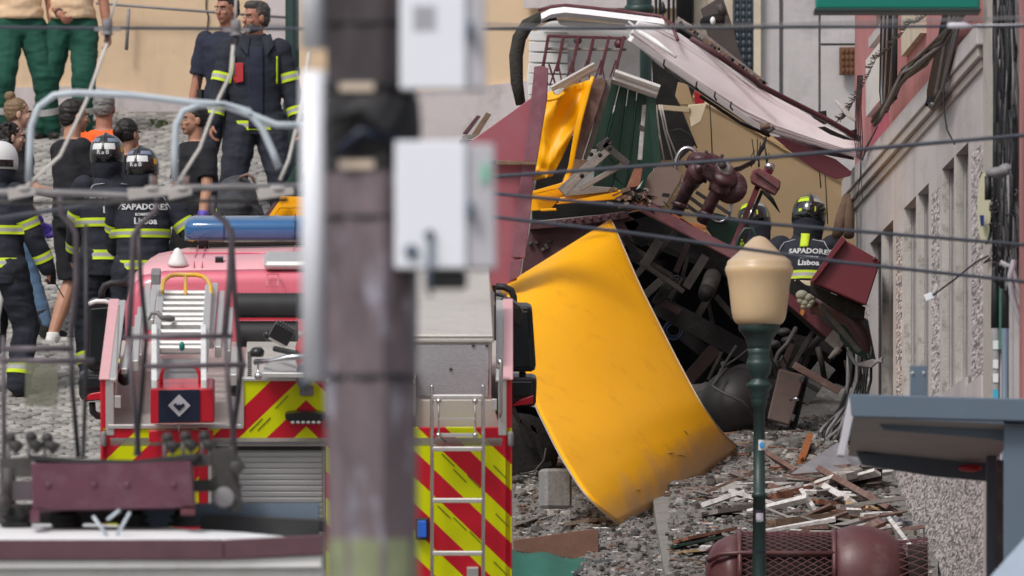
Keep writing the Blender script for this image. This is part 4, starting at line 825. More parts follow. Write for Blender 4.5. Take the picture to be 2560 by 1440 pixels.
# cab: body, back wall, rounded roof
cy0, cy1 = 3.35, 5.35
hz = lambda px, py, y: TL(px, py, y).z
zb = TL(768, 690, cy0).z; zk = TL(768, 606, cy1 - .1).z
b = MB()
def cabring(y, z, hw, rr, zb_=1.0):
    pts = [(-hw, zb_), (-hw, z - rr), (-hw + rr * .12, z - rr * .5), (-hw + rr * .5, z - rr * .14), (-hw + rr * 1.2, z), (0, z + .015), (hw - rr * 1.2, z), (hw - rr * .5, z - rr * .14), (hw - rr * .12, z - rr * .5), (hw, z - rr), (hw, zb_)]
    return [Vector((x - .04, y, z_)) for x, z_ in pts]
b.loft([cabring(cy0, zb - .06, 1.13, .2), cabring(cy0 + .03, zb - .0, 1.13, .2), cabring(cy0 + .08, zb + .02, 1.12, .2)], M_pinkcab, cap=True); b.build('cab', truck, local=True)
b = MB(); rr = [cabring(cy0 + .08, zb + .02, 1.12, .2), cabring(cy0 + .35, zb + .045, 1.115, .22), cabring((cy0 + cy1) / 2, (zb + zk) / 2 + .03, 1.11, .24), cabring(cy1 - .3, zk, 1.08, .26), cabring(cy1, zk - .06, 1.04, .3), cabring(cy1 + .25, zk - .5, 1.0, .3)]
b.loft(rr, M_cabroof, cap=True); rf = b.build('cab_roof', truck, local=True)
def roofz(y):
    ks = [(cy0 + .08, zb + .02), (cy0 + .35, zb + .045), ((cy0 + cy1) / 2, (zb + zk) / 2 + .03), (cy1 - .3, zk), (cy1, zk - .06)]
    for (a, za), (c, zc_) in zip(ks, ks[1:]):
        if y <= c: return za + (zc_ - za) * (y - a) / (c - a) + .018
    return ks[-1][1] + .018
for yy in (cy0 + .78, ):
    b = MB(); b.tube([Vector((x, yy, roofz(yy) - .004)) for x in (-.9, 0, .9)], .006, M_pinkcab, 6); b.build('roof_seam', rf, local=True)
for px in (485, 505, 730):
    a = TR(px, 645, zb + .08); b = MB(); b.tube([Vector((a.x, y, roofz(y) - .004)) for y in (cy0 + .12, cy0 + .5, cy0 + 1, cy1 - .3)], .004, M_pinkcab, 6); b.build('roof_seam', rf, local=True)
b = MB(); c = TR(681, 658, zb + .12); 
for dx, dy, sx, sy in ((0, -.22, .07, .008), (0, .22, .07, .008), (-.035, 0, .008, .44), (.035, 0, .008, .44)): b.box((c.x + dx, c.y + dy, roofz(c.y) + .002), (sx, sy, .006), M_pinkcab)
b.build('roof_hatch', rf, local=True)
# faded roof number
textmesh('LISBOA 7', .2, mat('pale roof lettering', (.8, .5, .52), .45), 'roof_lettering', truck, lambda x, y: Vector((TR(700, 650).x + x + .2, TR(700, 665, zb + .1).y + y * 1.9 - .1, roofz(TR(700, 665, zb + .1).y + y * 1.9 - .1) + .004))) if 0 else None
# blue light bar on feet, skylight, white antenna cone
a, c = TL(462, 568, 4.95), TL(745, 568, 4.95)
b = MB(); rings = []
for x, k in ((a.x, .55), (a.x + .02, .85), (a.x + .06, 1), (a.x + .3, 1), (a.x + 1.85, 1), (a.x + 1.9, .6)):
    rings.append([Vector((x, 4.95 + k * .14 * math.copysign(abs(math.cos(t)) ** .5, math.cos(t)), a.z + k * .062 * math.copysign(abs(math.sin(t)) ** .5, math.sin(t)))) for t in [2 * math.pi * (j + .5) / 16 for j in range(16)]])
b.loft(rings, M_blue); lb = b.build('light_bar', truck, local=True)
b = MB(); b.box((a.x + .95, 4.95, a.z - .06), (1.9, .2, .02), M_steelb)
b.build('light_bar_base', lb, local=True, bevel=.004)
for k in range(4):
    b = MB(); b.box((a.x + .25 + k * .45, 4.95, a.z), (.006, .285, .125), M_navy); b.build('lens_joint', lb, local=True)
for x in (a.x + .12, a.x + 1.5): b = MB(); b.box((x, 4.95, a.z - .13), (.06, .1, .15), M_plas); b.build('light_bar_foot', truck, local=True)
c = TR(444, 626, zb + .13); b = MB(); b.lathe((c.x, c.y, roofz(c.y) - .01), [(0, .062), (.015, .062), (.03, .055), (.08, .03), (.1, .018), (.108, .004)], M_white, 20); b.build('antenna_cone', truck, local=True)
c = TR(548, 620, zb + .13); b = MB(); b.box((c.x, c.y, roofz(c.y)), (.05, .06, .03), M_plas); b.build('roof_knob', truck, local=True)
c = TR(690, 624, zb + .13); b = MB(); b.box((c.x + .3, c.y, roofz(c.y) + .01), (.75, .4, .05), M_alu); b.build('skylight', truck, local=True, bevel=.02)
# aerial reflector sliver + strap at the right of the cab
b = MB(); b.prism([TL(x, y, 3.2) for x, y in ((1212, 680), (1222, 682), (1234, 740), (1238, 762), (1226, 762), (1218, 730))], (0, .03, 0), mat('amber reflective strip', (.5, .3, .12), .3)); b.build('marker_strip', truck, local=True)
tpoly([(1200, 718), (1212, 718), (1214, 740), (1198, 740)], 3.0, .05, M_white, 'coupling', .004)
# mirrors
def mirror(out, glass, red, armp, Y, lab, nmred=False):
    t = tpoly(out, Y, .16, M_plas, 'mirror', .025, label=lab); tpoly(glass, Y - .012, .02, M_glass_m, 'mirror_glass', .006, t)
    if red: tpoly(red, Y - .02, .02, M_red, 'mirror_stripe', .003, t)
    if armp: b = MB(); b.tube([TL(x, y, Y + .08) for x, y in armp], .022, M_rub_k, 8); b.build('mirror_arm', t, local=True)
mirror([(1262, 775), (1278, 766), (1322, 766), (1330, 774), (1340, 920), (1334, 930), (1272, 930), (1264, 920)], [(1272, 780), (1320, 778), (1330, 918), (1276, 920)], None, [(1240, 716), (1262, 718), (1278, 726), (1284, 742), (1285, 770)], 4.4, 'tall right door mirror')
mirror([(1268, 950), (1276, 944), (1334, 944), (1342, 952), (1340, 1012), (1330, 1018), (1276, 1018), (1270, 1010)], [(1276, 954), (1332, 954), (1330, 990), (1276, 992)], [(1278, 1016), (1332, 1010), (1334, 988), (1300, 1000)], [(1306, 930), (1306, 946)], 4.4, 'low right door mirror')
b = MB(); b.tube([TL(1238, 735, 4.3), TL(1262, 740, 4.3), TL(1275, 765, 4.2)], .012, M_rub_k, 8); b.build('mirror_arm', truck, local=True)
b = MB(); b.prism([TL(x, y, 4.1) for x, y in ((1248, 752), (1272, 748), (1300, 768), (1312, 792), (1296, 820), (1286, 815), (1262, 782), (1248, 768))], (0, .14, 0), M_plas); b.build('kerb_mirror', truck, local=True, bevel=.02)
for y in (808, 870, 932): b = MB(); b.ell(TL(1258, y, 3.0), (.045, .03, .035), mat('side lamp', (.12, .1, .11), .15, coat=1), 12, 8); b.build('side_lamp', truck, local=True)
for y in (803, 855, 915): b = MB(); b.ell(TL(286, y, 2.2), (.035, .03, .035), MATS['side lamp'], 12, 8); b.build('side_lamp', truck, local=True)
mirror([(220, 762), (228, 754), (276, 754), (283, 762), (276, 900), (262, 928), (232, 930), (212, 915)], [(226, 772), (276, 768), (268, 905), (222, 912)], None, [(254, 754), (254, 730), (262, 714), (278, 708), (318, 706)], 4.2, 'tall left door mirror')
b = MB(); b.tube([TL(222, 760, 4.15), TL(240, 753, 4.15), TL(262, 753, 4.15), TL(281, 760, 4.15)], .014, M_white, 8); b.build('mirror_cap', truck, local=True)
mirror([(196, 945), (206, 932), (256, 934), (266, 945), (264, 1000), (210, 1006), (198, 996)], [(206, 944), (256, 944), (254, 970), (206, 975)], [(205, 1002), (262, 998), (262, 978), (225, 985)], [(230, 1006), (232, 1030), (244, 1040), (256, 1041)], 4.2, 'low left door mirror')
# ================================================================ THE WRECKED CABLE CAR
def ed0(T, u): n = len(T) - 1; i = min(int(u * n), n - 1); k = u * n - i; return [T[i][j] + (T[i + 1][j] - T[i][j]) * k for j in (0, 1)]
wk = thing('wrecked_cable_car', GP(1800, 1130), 'yellow and maroon cable car lying crushed on its side against the corner building', 'cable car')
def wp(nm, pts, Y, t, m, bevel=.004, parent=None, label=None, m2=None):
    return poly(pts, Y, t, m, m2).build(nm, parent or wk, bevel=bevel, label=label)
def wb(nm, a, c, w, Y, m, Y2=None, depth=None, bevel=.003, parent=None):
    'a bar between two pixels, w pixels wide'
    b = MB(); A, C_ = P(*a, Y), P(*c, Y2 or Y); b.beam(A, C_, S(w, Y), depth or S(w, Y), m); return b.build(nm, parent or wk, bevel=bevel)
def wt(nm, pts, r, m, Y=127, n=8, parent=None):
    b = MB(); b.tube([P(p[0], p[1], p[2] if len(p) > 2 else Y) for p in pts], r, m, n); return b.build(nm, parent or wk)
# --- the big curled yellow side panel
Lc = [(0, 1246, 722, 124.9), (.05, 1254, 735, 124.55), (.12, 1264, 765, 124.35), (.3, 1290, 860, 124.0), (.5, 1336, 1012, 123.5), (.7, 1394, 1130, 123.2), (.85, 1452, 1225, 123.2), (.94, 1500, 1276, 123.45), (1, 1546, 1312, 123.9)]
Rc = [(0, 1526, 548, 126.2), (.05, 1535, 562, 125.9), (.12, 1549, 596, 125.7), (.3, 1601, 716, 125.5), (.5, 1690, 893, 125.1), (.7, 1750, 1005, 124.9), (.85, 1792, 1066, 125.1), (.94, 1822, 1098, 125.5), (1, 1850, 1120, 126.2)]
def crv(T, v):
    for a, c in zip(T, T[1:]):
        if v <= c[0] + 1e-9:
            k = (v - a[0]) / (c[0] - a[0]); return [a[i] + (c[i] - a[i]) * k for i in (1, 2, 3)]
    return list(T[-1][1:])
def scr(T, v):  # light smoothing
    q = [crv(T, min(1, max(0, v + d))) for d in (-.03, 0, .03)]
    if v < .04 or v > .97: return q[1]
    return [sum(a[i] for a in q) / 3 for i in range(3)]
def ypan(u, v):
    a, c = scr(Lc, v), scr(Rc, v); a[2] -= 2.9 * v; c[2] -= .5 * v; x, y, Y = [a[i] + (c[i] - a[i]) * u for i in range(3)]
    if v > .8:                       # ragged bowed lower edge
        k = (v - .8) / .2; y += 10 * k * math.sin(math.pi * u) ; x += 6 * k * math.sin(math.pi * u)
    Y -= .22 * math.sin(math.pi * u) * .6; Y += .012 * noise.noise(Vector((x * .012, y * .012, 3)))
    return P(x, y, Y)
b = MB(); b.grid(ypan, 26, 44, mat('big yellow panel paint', (.90, .42, .012), .36, var=.03, scale=1.2, spec=.45, bump=.0008, bscale=14,
    extra=None, dirt=(.45, .20, .05), dscale=2.6, damt=.5, dlo=.56, dhi=.74, stretch=(1, 1, 1)), off=(.0, .03, 0))
yp = b.build('yellow_side_panel', wk)
def fade(N, L, tc, out, b_):
    'dust and scraped primer along the panel foot: a band with a ragged noise edge, lying in the panel itself'
    s = N.new('ShaderNodeSeparateXYZ'); L.new(tc.outputs['Object'], s.inputs[0])
    n = N.new('ShaderNodeTexNoise'); n.inputs['Scale'].default_value = 2.2; n.inputs['Detail'].default_value = 6; L.new(tc.outputs['Object'], n.inputs[0])
    a = N.new('ShaderNodeMath'); a.operation = 'MULTIPLY_ADD'; L.new(s.outputs['X'], a.inputs[0]); a.inputs[1].default_value = .8; 
    z = N.new('ShaderNodeMath'); z.operation = 'MULTIPLY'; z.inputs[1].default_value = -1; L.new(s.outputs['Z'], z.inputs[0]); L.new(z.outputs[0], a.inputs[2])
    c = N.new('ShaderNodeMath'); c.operation = 'MULTIPLY_ADD'; L.new(n.outputs[0], c.inputs[0]); c.inputs[1].default_value = .55; L.new(a.outputs[0], c.inputs[2])
    r = N.new('ShaderNodeMapRange'); r.inputs[1].default_value = FD0; r.inputs[2].default_value = FD0 + .38; r.inputs[4].default_value = .8; L.new(c.outputs[0], r.inputs[0])
    m = N.new('ShaderNodeMix'); m.data_type = 'RGBA'; L.new(r.outputs[0], m.inputs[0]); L.new(out, m.inputs[6]); m.inputs[7].default_value = (.44, .29, .18, 1); return m.outputs[2]
o_ = ROOTPOS[wk.name]; pf = P(1640, 1235, 125) - o_; pg = P(1760, 1080, 125.3) - o_
FD0 = .8 * pf.x - pf.z + .27 - .22
yp.data.materials[0] = mat('big yellow panel paint worn', (1.0, .47, .0), .42, var=.04, scale=1.2, spec=.32, bump=.0012, bscale=9, dirt=(.60, .24, .02), dscale=4.5, damt=.5, dlo=.56, dhi=.75, extra=fade)
for x, y, s_ in ((1722, 1118, 1), (1655, 1222, 1), (1745, 1052, .5), (1625, 790, .5), (1716, 925, .5)):
    b = MB(); Y = 124.5
    for k in range(3): b.beam(P(x - 8 * s_, y - 5 * s_ + k * 3, Y), P(x + 10 * s_, y + 4 * s_ + k * 4, Y), .004, .004, M_grime)
    pass
def onp(u, v, off=.012): return ypan(u, v) + Vector((0, -off, 0))
for sgn in (0, 1):
    b = MB(); b.tube([onp(sgn, k / 30, .004) for k in range(31)], .0055, mat('bare panel edge', (.42, .36, .28), .6), 5); b.build('panel_edge', yp)
for u, v, l, a in ((.62, .86, .04, .3), (.66, .88, .05, .6), (.28, .93, .03, .2), (.8, .80, .03, 1.3)):
    b = MB(); b.tube([onp(u, v), onp(u + l * math.cos(a) * .5, v + l * math.sin(a) * .4), onp(u + l * math.cos(a), v + l * math.sin(a))], [.001, .0035, .001], mat('scratch primer', (.30, .19, .10), .7), 4); b.build('scratch', yp)
wp('torn_tab', [(1822, 1112), (1834, 1112), (1834, 1172), (1826, 1173), (1818, 1150)], 125.4, .012, M_yel, parent=yp)
wp('bent_corner', [(1822, 1098), (1853, 1120), (1846, 1136), (1828, 1128)], 125.7, .02, M_woodg, parent=yp)
# --- left maroon sheets
mt = [(1170, 358), (1340, 236), (1334, 168), (1350, 164), (1371, 170), (1368, 250), (1342, 406), (1242, 402), (1170, 396)]
wp('maroon_sheet', mt, 124.2, .02, M_marl)
wp('maroon_fold', [(1336, 166), (1352, 164), (1371, 170), (1366, 262), (1341, 406), (1308, 404), (1322, 300)], 124.15, .03, M_marf)
wp('maroon_sheet', [(1236, 412), (1338, 410), (1312, 644), (1300, 650), (1292, 700), (1262, 712), (1150, 720), (1160, 412)], 124.3, .02, M_marl)
wp('maroon_fold', [(1306, 412), (1340, 411), (1313, 645), (1279, 643), (1292, 520)], 124.25, .03, M_marf)
wp('maroon_fold', [(1277, 650), (1306, 648), (1299, 690), (1272, 704)], 124.25, .03, M_marf)
wp('split_batten', [(1238, 400), (1341, 405), (1341, 412), (1240, 413)], 124.1, .05, M_wood)
# --- riveted side girder
gd = wp('side_girder', [(1328, 556), (1420, 548), (1560, 528), (1600, 560), (1560, 620), (1500, 720), (1300, 716), (1308, 650)], 127.2, .04, M_mard)
wp('girder_flange', [(1326, 556), (1420, 546), (1570, 528), (1572, 545), (1430, 566), (1324, 574)], 127.1, .12, M_mard)
for k in range(8):
    b = MB(); b.ell(P(1390 + k * 22, 556 - k * 2.4 - (k > 4) * 1, 127.08), (.016, .012, .016), M_mard, 8, 6); b.build('rivet', gd)
for x, y in ((1327, 610), (1343, 607), (1375, 602), (1366, 614), (1368, 619), (1358, 625)):
    b = MB(); b.ell(P(x, y, 127.18), (.018, .014, .018), M_grime, 8, 6); b.build('rivet', gd)
# --- yellow upper body, crumpled
def crump(outline, Y, dY, m, nm, seed=0, nu=14, nv=16):
    'a crumpled sheet between a left and a right edge polyline'
    Ls, Rs = outline
    def e(T, v):
        n = len(T) - 1; i = min(int(v * n), n - 1); k = v * n - i; return T[i][0] + (T[i + 1][0] - T[i][0]) * k, T[i][1] + (T[i + 1][1] - T[i][1]) * k
    def fn(u, v):
        a, c = e(Ls, v), e(Rs, v); x, y = a[0] + (c[0] - a[0]) * u, a[1] + (c[1] - a[1]) * u
        k = .8 * abs(noise.noise(Vector((x * .014 + y * .006, y * .006, seed)))) + .35 * abs(noise.noise(Vector((x * .02 - y * .02, y * .01, seed + 5))))
        return P(x, y, Y + dY * k)
    b = MB(); b.grid(fn, nu, nv, m, off=(0, .015, 0)); return b.build(nm, wk)
crump(([(1365, 232), (1352, 330), (1342, 410), (1334, 452)], [(1478, 198), (1452, 290), (1405, 395), (1382, 440)]), 126.4, .32, M_yel, 'yellow_upper_panel', 1)
crump(([(1476, 192), (1440, 300), (1420, 420), (1395, 490)], [(1486, 190), (1456, 300), (1432, 420), (1410, 490)]), 126.2, .1, M_yel, 'yellow_edge_strip', 4, 3, 14)
wp('yellow_rail', [(1330, 478), (1400, 458), (1432, 448), (1436, 456), (1400, 470), (1332, 486)], 126.0, .06, M_yel)
wp('yellow_lower_panel', [(1330, 482), (1402, 466), (1420, 470), (1376, 524), (1324, 528)], 126.1, .02, M_yel)
wp('yellow_sill', [(1392, 508), (1552, 478), (1556, 486), (1536, 498), (1390, 510)], 125.9, .08, M_yel)
wp('yellow_sill_top', [(1400, 493), (1552, 474), (1553, 482), (1396, 506)], 125.95, .2, mat('yellow paint light', (.92, .5, .05), .4))
wp('torn_edge', [(1350, 522), (1390, 520), (1392, 526), (1352, 528)], 125.9, .05, M_yel)
wp('dark_gap', [(1342, 440), (1440, 330), (1462, 330), (1400, 470), (1336, 480)], 127.0, .02, M_soot_shade)  # dark sheet filling the gap in place of shade
wp('backing', [(1330, 520), (1420, 480), (1600, 470), (1640, 520), (1560, 530), (1330, 552)], 127.3, .05, M_soot_shade)
b = MB(); b.tube([P(1362, 246, 126.2), P(1372, 250, 126.2), P(1392, 246, 126.1), P(1412, 232, 126.1)], .014, M_yel, 6); b.build('bent_gutter', wk)
# --- brown posts between
wp('brown_post', [(1484, 196), (1505, 194), (1516, 198), (1512, 222), (1470, 350), (1446, 420), (1428, 400), (1448, 320), (1470, 240)], 126.6, .12, M_brown)
wp('brown_post_side', [(1514, 198), (1530, 192), (1526, 222), (1484, 360), (1466, 400), (1458, 396), (1476, 340)], 126.7, .10, M_woodg)
wp('torn_post_foot', [(1430, 398), (1470, 400), (1450, 450), (1410, 492), (1390, 486)], 126.4, .1, M_wood)
# --- green planked end
planks = [((1527, 200), (1549, 208), (1508, 372), (1474, 372)), ((1551, 209), (1570, 217), (1544, 420), (1512, 378)), ((1572, 218), (1592, 226), (1566, 470), (1530, 440), (1546, 420)), ((1594, 227), (1618, 236), (1592, 470), (1568, 471)), ((1512, 380), (1545, 425), (1530, 470), (1480, 470))]
for i, q in enumerate(planks): wp('green_plank', q, 126.9 + .02 * (i % 2), .035, M_green, .006)
wp('green_stile', [(1616, 245), (1640, 242), (1642, 300), (1654, 400), (1636, 428), (1626, 350)], 126.8, .05, M_green)
wp('green_backing', [(1500, 300), (1610, 240), (1640, 300), (1630, 480), (1480, 480)], 127.6, .03, M_green)
wp('bare_rib', [(1606, 262), (1616, 262), (1606, 400), (1594, 400)], 126.9, .04, M_wwood); wp('bare_rib', [(1598, 310), (1614, 318), (1612, 330), (1596, 326)], 126.8, .02, M_grime)
wp('crate_side', [(1586, 420), (1608, 418), (1600, 466), (1566, 470)], 126.4, .06, M_woodr); wp('glass_shard', [(1608, 450), (1600, 470), (1590, 474)], 126.3, .01, mat('pale glass shard', (.5, .56, .55), .2))
# --- white cornice pieces
def molding(a, c, Y, h, nm='white_cornice'):
    b = MB(); A, C_ = P(*a, Y), P(*c, Y); d = (C_ - A).normalized(); up = Vector((0, 1, 0)).cross(d) * -1
    pr = [(0, 0), (-.02, .1 * h), (-.05, .25 * h), (-.05, .45 * h), (-.09, .6 * h), (-.11, .8 * h), (-.11, h), (.06, h), (.06, 0)]
    b.loft([[p + Vector((0, y, 0)) + up * z for y, z in pr] for p in (A, C_)], M_white, smooth=False); return b.build(nm, wk)
molding((1528, 207), (1640, 246), 126.8, .095); molding((1386, 236), (1494, 176), 126.3, .06)
wp('broken_cornice_end', [(1384, 228), (1398, 222), (1412, 220), (1404, 234), (1390, 238)], 126.1, .05, M_wwood)
# --- joists and iron straps in the gap
for a, c, w, Y, m, nm in (((1402, 480), (1528, 366), 24, 125.7, M_woodg, 'joist'), ((1510, 360), (1572, 412), 17, 125.5, M_grime, 'iron_strap'), ((1450, 472), (1570, 404), 13, 125.6, M_woodg, 'joist'), ((1408, 484), (1452, 440), 16, 125.4, M_woodg, 'joist'), ((1495, 372), (1525, 350), 20, 125.5, M_grime, 'iron_bracket')):
    wb(nm, a, c, w, Y, m, depth=.05)
for x, y in ((1455, 440), (1478, 386), (1500, 388), (1520, 352), (1525, 372)): b = MB(); b.ell(P(x, y, 125.35), .016, M_soot_shade, 8, 6); b.build('bolt', wk)
wp('dusty_board', [(1420, 478), (1470, 464), (1545, 470), (1540, 478), (1410, 492)], 125.9, .05, M_woodg)
b = MB(); R.seed(5)
for k in range(60):
    x, y = R.gauss(1588, 28), R.gauss(492, 13); a = R.uniform(-.9, .6); l = R.uniform(6, 22); b.beam(P(x, y, 125.6), P(x + l * math.cos(a), y - l * math.sin(a), 125.5 + R.uniform(-.1, .1)), R.uniform(.008, .03), .01, R.choice([M_wood, M_woodg, M_brown, M_soot_shade]))
s_ = b.build('splintered_floor', wk); s_['kind'] = 'stuff'
wp('brown_plate', [(1640, 418), (1668, 408), (1706, 436), (1700, 456), (1662, 516), (1600, 512), (1620, 440)], 126.5, .06, mat('brown board', (.19, .135, .115), .75, var=.15, bump=.002))
# --- white rimmed end frame with dark broken edge and planked inside
fr = [(1302, 262, 128), (1292, 205, 128), (1290, 140, 128), (1298, 95, 128), (1318, 62, 128), (1350, 44, 128), (1392, 44, 128)]
b = MB(); b.tube([P(x, y, Y) for x, y, Y in fr], [.035, .045, .05, .05, .048, .04, .02], mat('charred rim', (.035, .032, .026), .8, var=.6, scale=14, bump=.01), 12); b.build('broken_rim', wk)
wp('white_lining', [(1322, 262), (1318, 190), (1326, 120), (1345, 70), (1380, 52), (1565, 62), (1600, 70), (1600, 262)], 128.5, .03, M_white)
for k in range(6): wb('lining_board', (1322, 90 + k * 27), (1420, 92 + k * 27), 23, 128.44, M_white, depth=.05)
b = MB(); rows = []
for (x, y) in ((1352, 34), (1375, 22), (1410, 17), (1470, 23), (1560, 34), (1640, 44), (1660, 48)): rows.append([P(x, y, 127.9), P(x + 2, y + 14, 127.8), P(x - 2, y + 24, 127.9), P(x, y + 26, 128.4), P(x, y, 128.4)])
b.loft(rows, M_roof, smooth=False); b.build('roof_edge', wk)
wt('roof_rail', [(1345, 26, 127.95), (1378, 16, 127.95), (1415, 13, 127.95), (1560, 28, 127.95), (1650, 40, 127.95), (1680, 60, 127.8), (1694, 100, 127.6)], .012, M_mar)
wp('white_fascia', [(1392, 48), (1564, 62), (1566, 74), (1470, 72), (1400, 62)], 128.2, .03, M_white)
gate = wb('grille_frame', (1368, 90), (1566, 96), 7, 127.6, M_mar)
for k in range(6):
    x0, x1 = 1371 + k * 38, 1362 + k * 36 - 6; wb('grille_bar', (x0, 90), (x1, 176 + 3 * k), 8, 127.55, M_mar); wb('grille_brace', (x1 + 4, 150), (x1 - 18, 214), 4, 127.55, M_mar); wb('grille_brace', (x1 + 2, 150), (x1 + 14, 214), 4, 127.5, M_mar)
wb('grille_bar', (1366, 122), (1566, 124), 7, 127.58, M_woodg); wb('grille_bar', (1372, 160), (1390, 215), 5, 127.5, M_mar)
b = MB(); b.lathe(P(1444, 100, 127.9), [(-.03, .03), (.03, .03)], M_grime, 12, (0, -1, 0)); b.build('lamp_socket', wk); b = MB(); b.lathe(P(1548, 110, 127.9), [(-.02, .035), (.02, .035)], M_mar, 12, (0, -1, 0)); b.build('lamp_socket', wk)
# --- the torn white roof sweeping down to the right
TE = [(1594, 52), (1650, 62), (1700, 84), (1760, 124), (1830, 172), (1900, 216), (1980, 262), (2060, 312), (2150, 352)]
BE = [(1572, 88), (1608, 124), (1650, 162), (1720, 210), (1790, 256), (1850, 294), (1930, 330), (2030, 358), (2150, 394)]
def ed(T, u): n = len(T) - 1; i = min(int(u * n), n - 1); k = u * n - i; return [T[i][j] + (T[i + 1][j] - T[i][j]) * k for j in (0, 1)]
def rf_(u, v):
    a, c = ed(TE, u), ed(BE, u); Y = 127.0 + 1.5 * u
    x, y = a[0] + (c[0] - a[0]) * v, a[1] + (c[1] - a[1]) * v
    d = 0
    for r_ in (.12, .2, .78, .86): d += .03 * math.exp(-((v - r_) / .025) ** 2)
    rag = 0
    if v > .9 and u > .5: y += 3 * noise.noise(Vector((u * 40, 0, 2)))
    return P(x, y, Y + .55 * (1 - v) - d - .12 * math.sin(math.pi * v) + .02 * noise.noise(Vector((u * 7, v * 3, 1))))
b = MB(); b.grid(rf_, 60, 40, M_roof, off=(0, .02, -.01)); rs = b.build('torn_roof', wk)
for dx, w, m, Y0 in ((0, .03, M_mar, 126.95),):
    wt('roof_side_rail', [(1728, 96, 127.5), (1800, 142, 127.6), (1880, 196, 127.8), (1900, 214, 127.85), (1985, 258, 128.1), (2068, 300, 128.3), (2150, 348, 128.4)], .021, M_mard)
wt('roof_top_rail', [(1690, 50, 128.2), (1760, 95, 128.2), (1830, 150, 128.3), (1900, 204, 128.4), (1912, 216, 128.4)], .03, M_woodg); wt('roof_top_rail', [(1695, 62, 128.1), (1765, 108, 128.1), (1850, 170, 128.2), (1905, 210, 128.3)], .018, M_grime)
b = MB()
for k in range(26):
    u = k / 25; x, y = 1694 + 215 * u, 54 + 158 * u; b.beam(P(x - 3, y - 5, 128), P(x + 8 + R.uniform(-5, 5), y + R.uniform(-6, 8), 128), .03, .02, R.choice([M_woodg, M_wood, M_grime]))
s_ = b.build('torn_trim', wk); s_['kind'] = 'stuff'
wt('curled_edge', [(1572, 54, 127), (1600, 80, 126.8), (1640, 105, 126.7), (1690, 142, 126.6)], [.008, .02, .02, .012], M_white)
wb('lower_gutter', (1576, 96), (1898, 320), 15, 127.0, M_white, 127.6, .06); wt('lower_rail', [(1640, 152, 127.4), (1760, 232, 127.5), (1860, 298, 127.6), (1922, 330, 127.7), (1935, 318, 127.7)], .017, M_grime); wt('lower_rail', [(1750, 240, 127.4), (1850, 306, 127.5), (1924, 340, 127.6)], .012, M_soot_shade)
for x, y in ((1661, 150), (1742, 205), (1828, 255), (1788, 230)): wt('gutter_hook', [(x, y, 126.9), (x - 2, y + 12, 126.85), (x + 3, y + 20, 126.9)], .006, M_soot_shade)
b = MB(); b.tube([P(1900, 318, 127.3), P(1925, 314, 127.3)], .022, M_wood, 8); b.build('broken_rafter_end', wk)
wp('roof_hole', [(2044, 318), (2062, 316), (2090, 330), (2140, 352), (2110, 348), (2075, 336)], 127.9, .02, M_soot_shade, 0)
wp('hanging_skirt', [(1936, 330), (2000, 342), (2070, 352), (2130, 376), (2136, 400), (2080, 390), (2000, 372)], 128.9, .03, M_mard)
wp('maroon_skirt', [(1932, 340), (1960, 345), (2030, 375), (2090, 398), (2130, 430), (2126, 440), (2090, 448), (2040, 425), (1990, 390)], 128.6, .03, M_marl)
wp('white_splinter', [(2086, 254), (2090, 250), (2106, 262), (2140, 296), (2138, 306), (2116, 290)], 127, .02, M_wwood)
wp('dark_fitting', [(2024, 282), (2066, 276), (2068, 308), (2050, 312)], 128.9, .1, M_soot_shade); wp('dark_fitting', [(2112, 330), (2142, 322), (2142, 350)], 128.9, .1, M_soot_shade)
# bent chassis plate behind the roof
wp('bent_plate', [(1752, 22), (1790, -2), (1808, -4), (1830, 62), (1846, 120), (1866, 170), (1880, 196), (1830, 160), (1772, 96)], 129.4, .08, mat('dark taupe steel', (.07, .058, .055), .6, var=.25, bump=.002))
b = MB(); b.tube([P(1762, 58, 129.2), P(1790, 50, 129.1), P(1812, 52, 129.1)], .045, M_soot_shade, 10); b.ell(P(1782, 52, 129.05), (.02, .02, .03), M_white, 8, 6); b.tube([P(1800, 10, 129.1), P(1808, 40, 129.1)], .03, M_grime, 8); b.build('pipe_fitting', wk)
# --- tan inner lining behind, with its seams
wp('tan_lining', [(1640, 215), (1700, 190), (1790, 250), (1925, 335), (2060, 400), (2142, 460), (2150, 640), (2060, 660), (1640, 660)], 130.9, .04, M_tan, 0)
for a in ([(1728, 238), (1850, 305), (1960, 372), (2142, 475)], [(1845, 300), (1960, 366), (2142, 462)]): wt('lining_seam', [(x, y, 130.88) for x, y in a], .006, mat('tan batten', (.52, .36, .19), .6))
for x, y0, y1 in ((1774, 258, 400), (2062, 430, 560), (1910, 345, 420), (2045, 400, 470)): wt('hanging_wire', [(x, y0, 129.5), (x + 4, (y0 + y1) / 2, 129.5), (x + 7, y1, 129.5)], .005, M_cable, n=5)
wp('tan_flap', [(1695, 205), (1720, 212), (1735, 262), (1700, 262), (1688, 240)], 129.4, .03, M_tan); wp('cream_flap', [(1720, 262), (1768, 258), (1752, 305), (1728, 318), (1724, 290)], 129.2, .02, mat('cream paper', (.66, .57, .40), .8)); wp('red_box_small', [(1735, 226), (1760, 240), (1762, 268), (1738, 270)], 129.3, .06, mat('red emergency box', (.35, .01, .02), .4))
wb('tan_rail', (1645, 268), (1724, 275), 13, 129.2, mat('tan rail', (.48, .38, .25), .6)); wp('dark_inside', [(1628, 120), (1700, 170), (1700, 262), (1740, 360), (1700, 400), (1640, 400)], 130.2, .02, M_soot_shade, 0)  # dark_inside: dark sheet painted as the shade of the interior
wp('dark_inside', [(1690, 180), (1740, 215), (1725, 260), (1695, 250)], 129.9, .02, M_soot_shade, 0)  # second dark sheet painted as interior shade
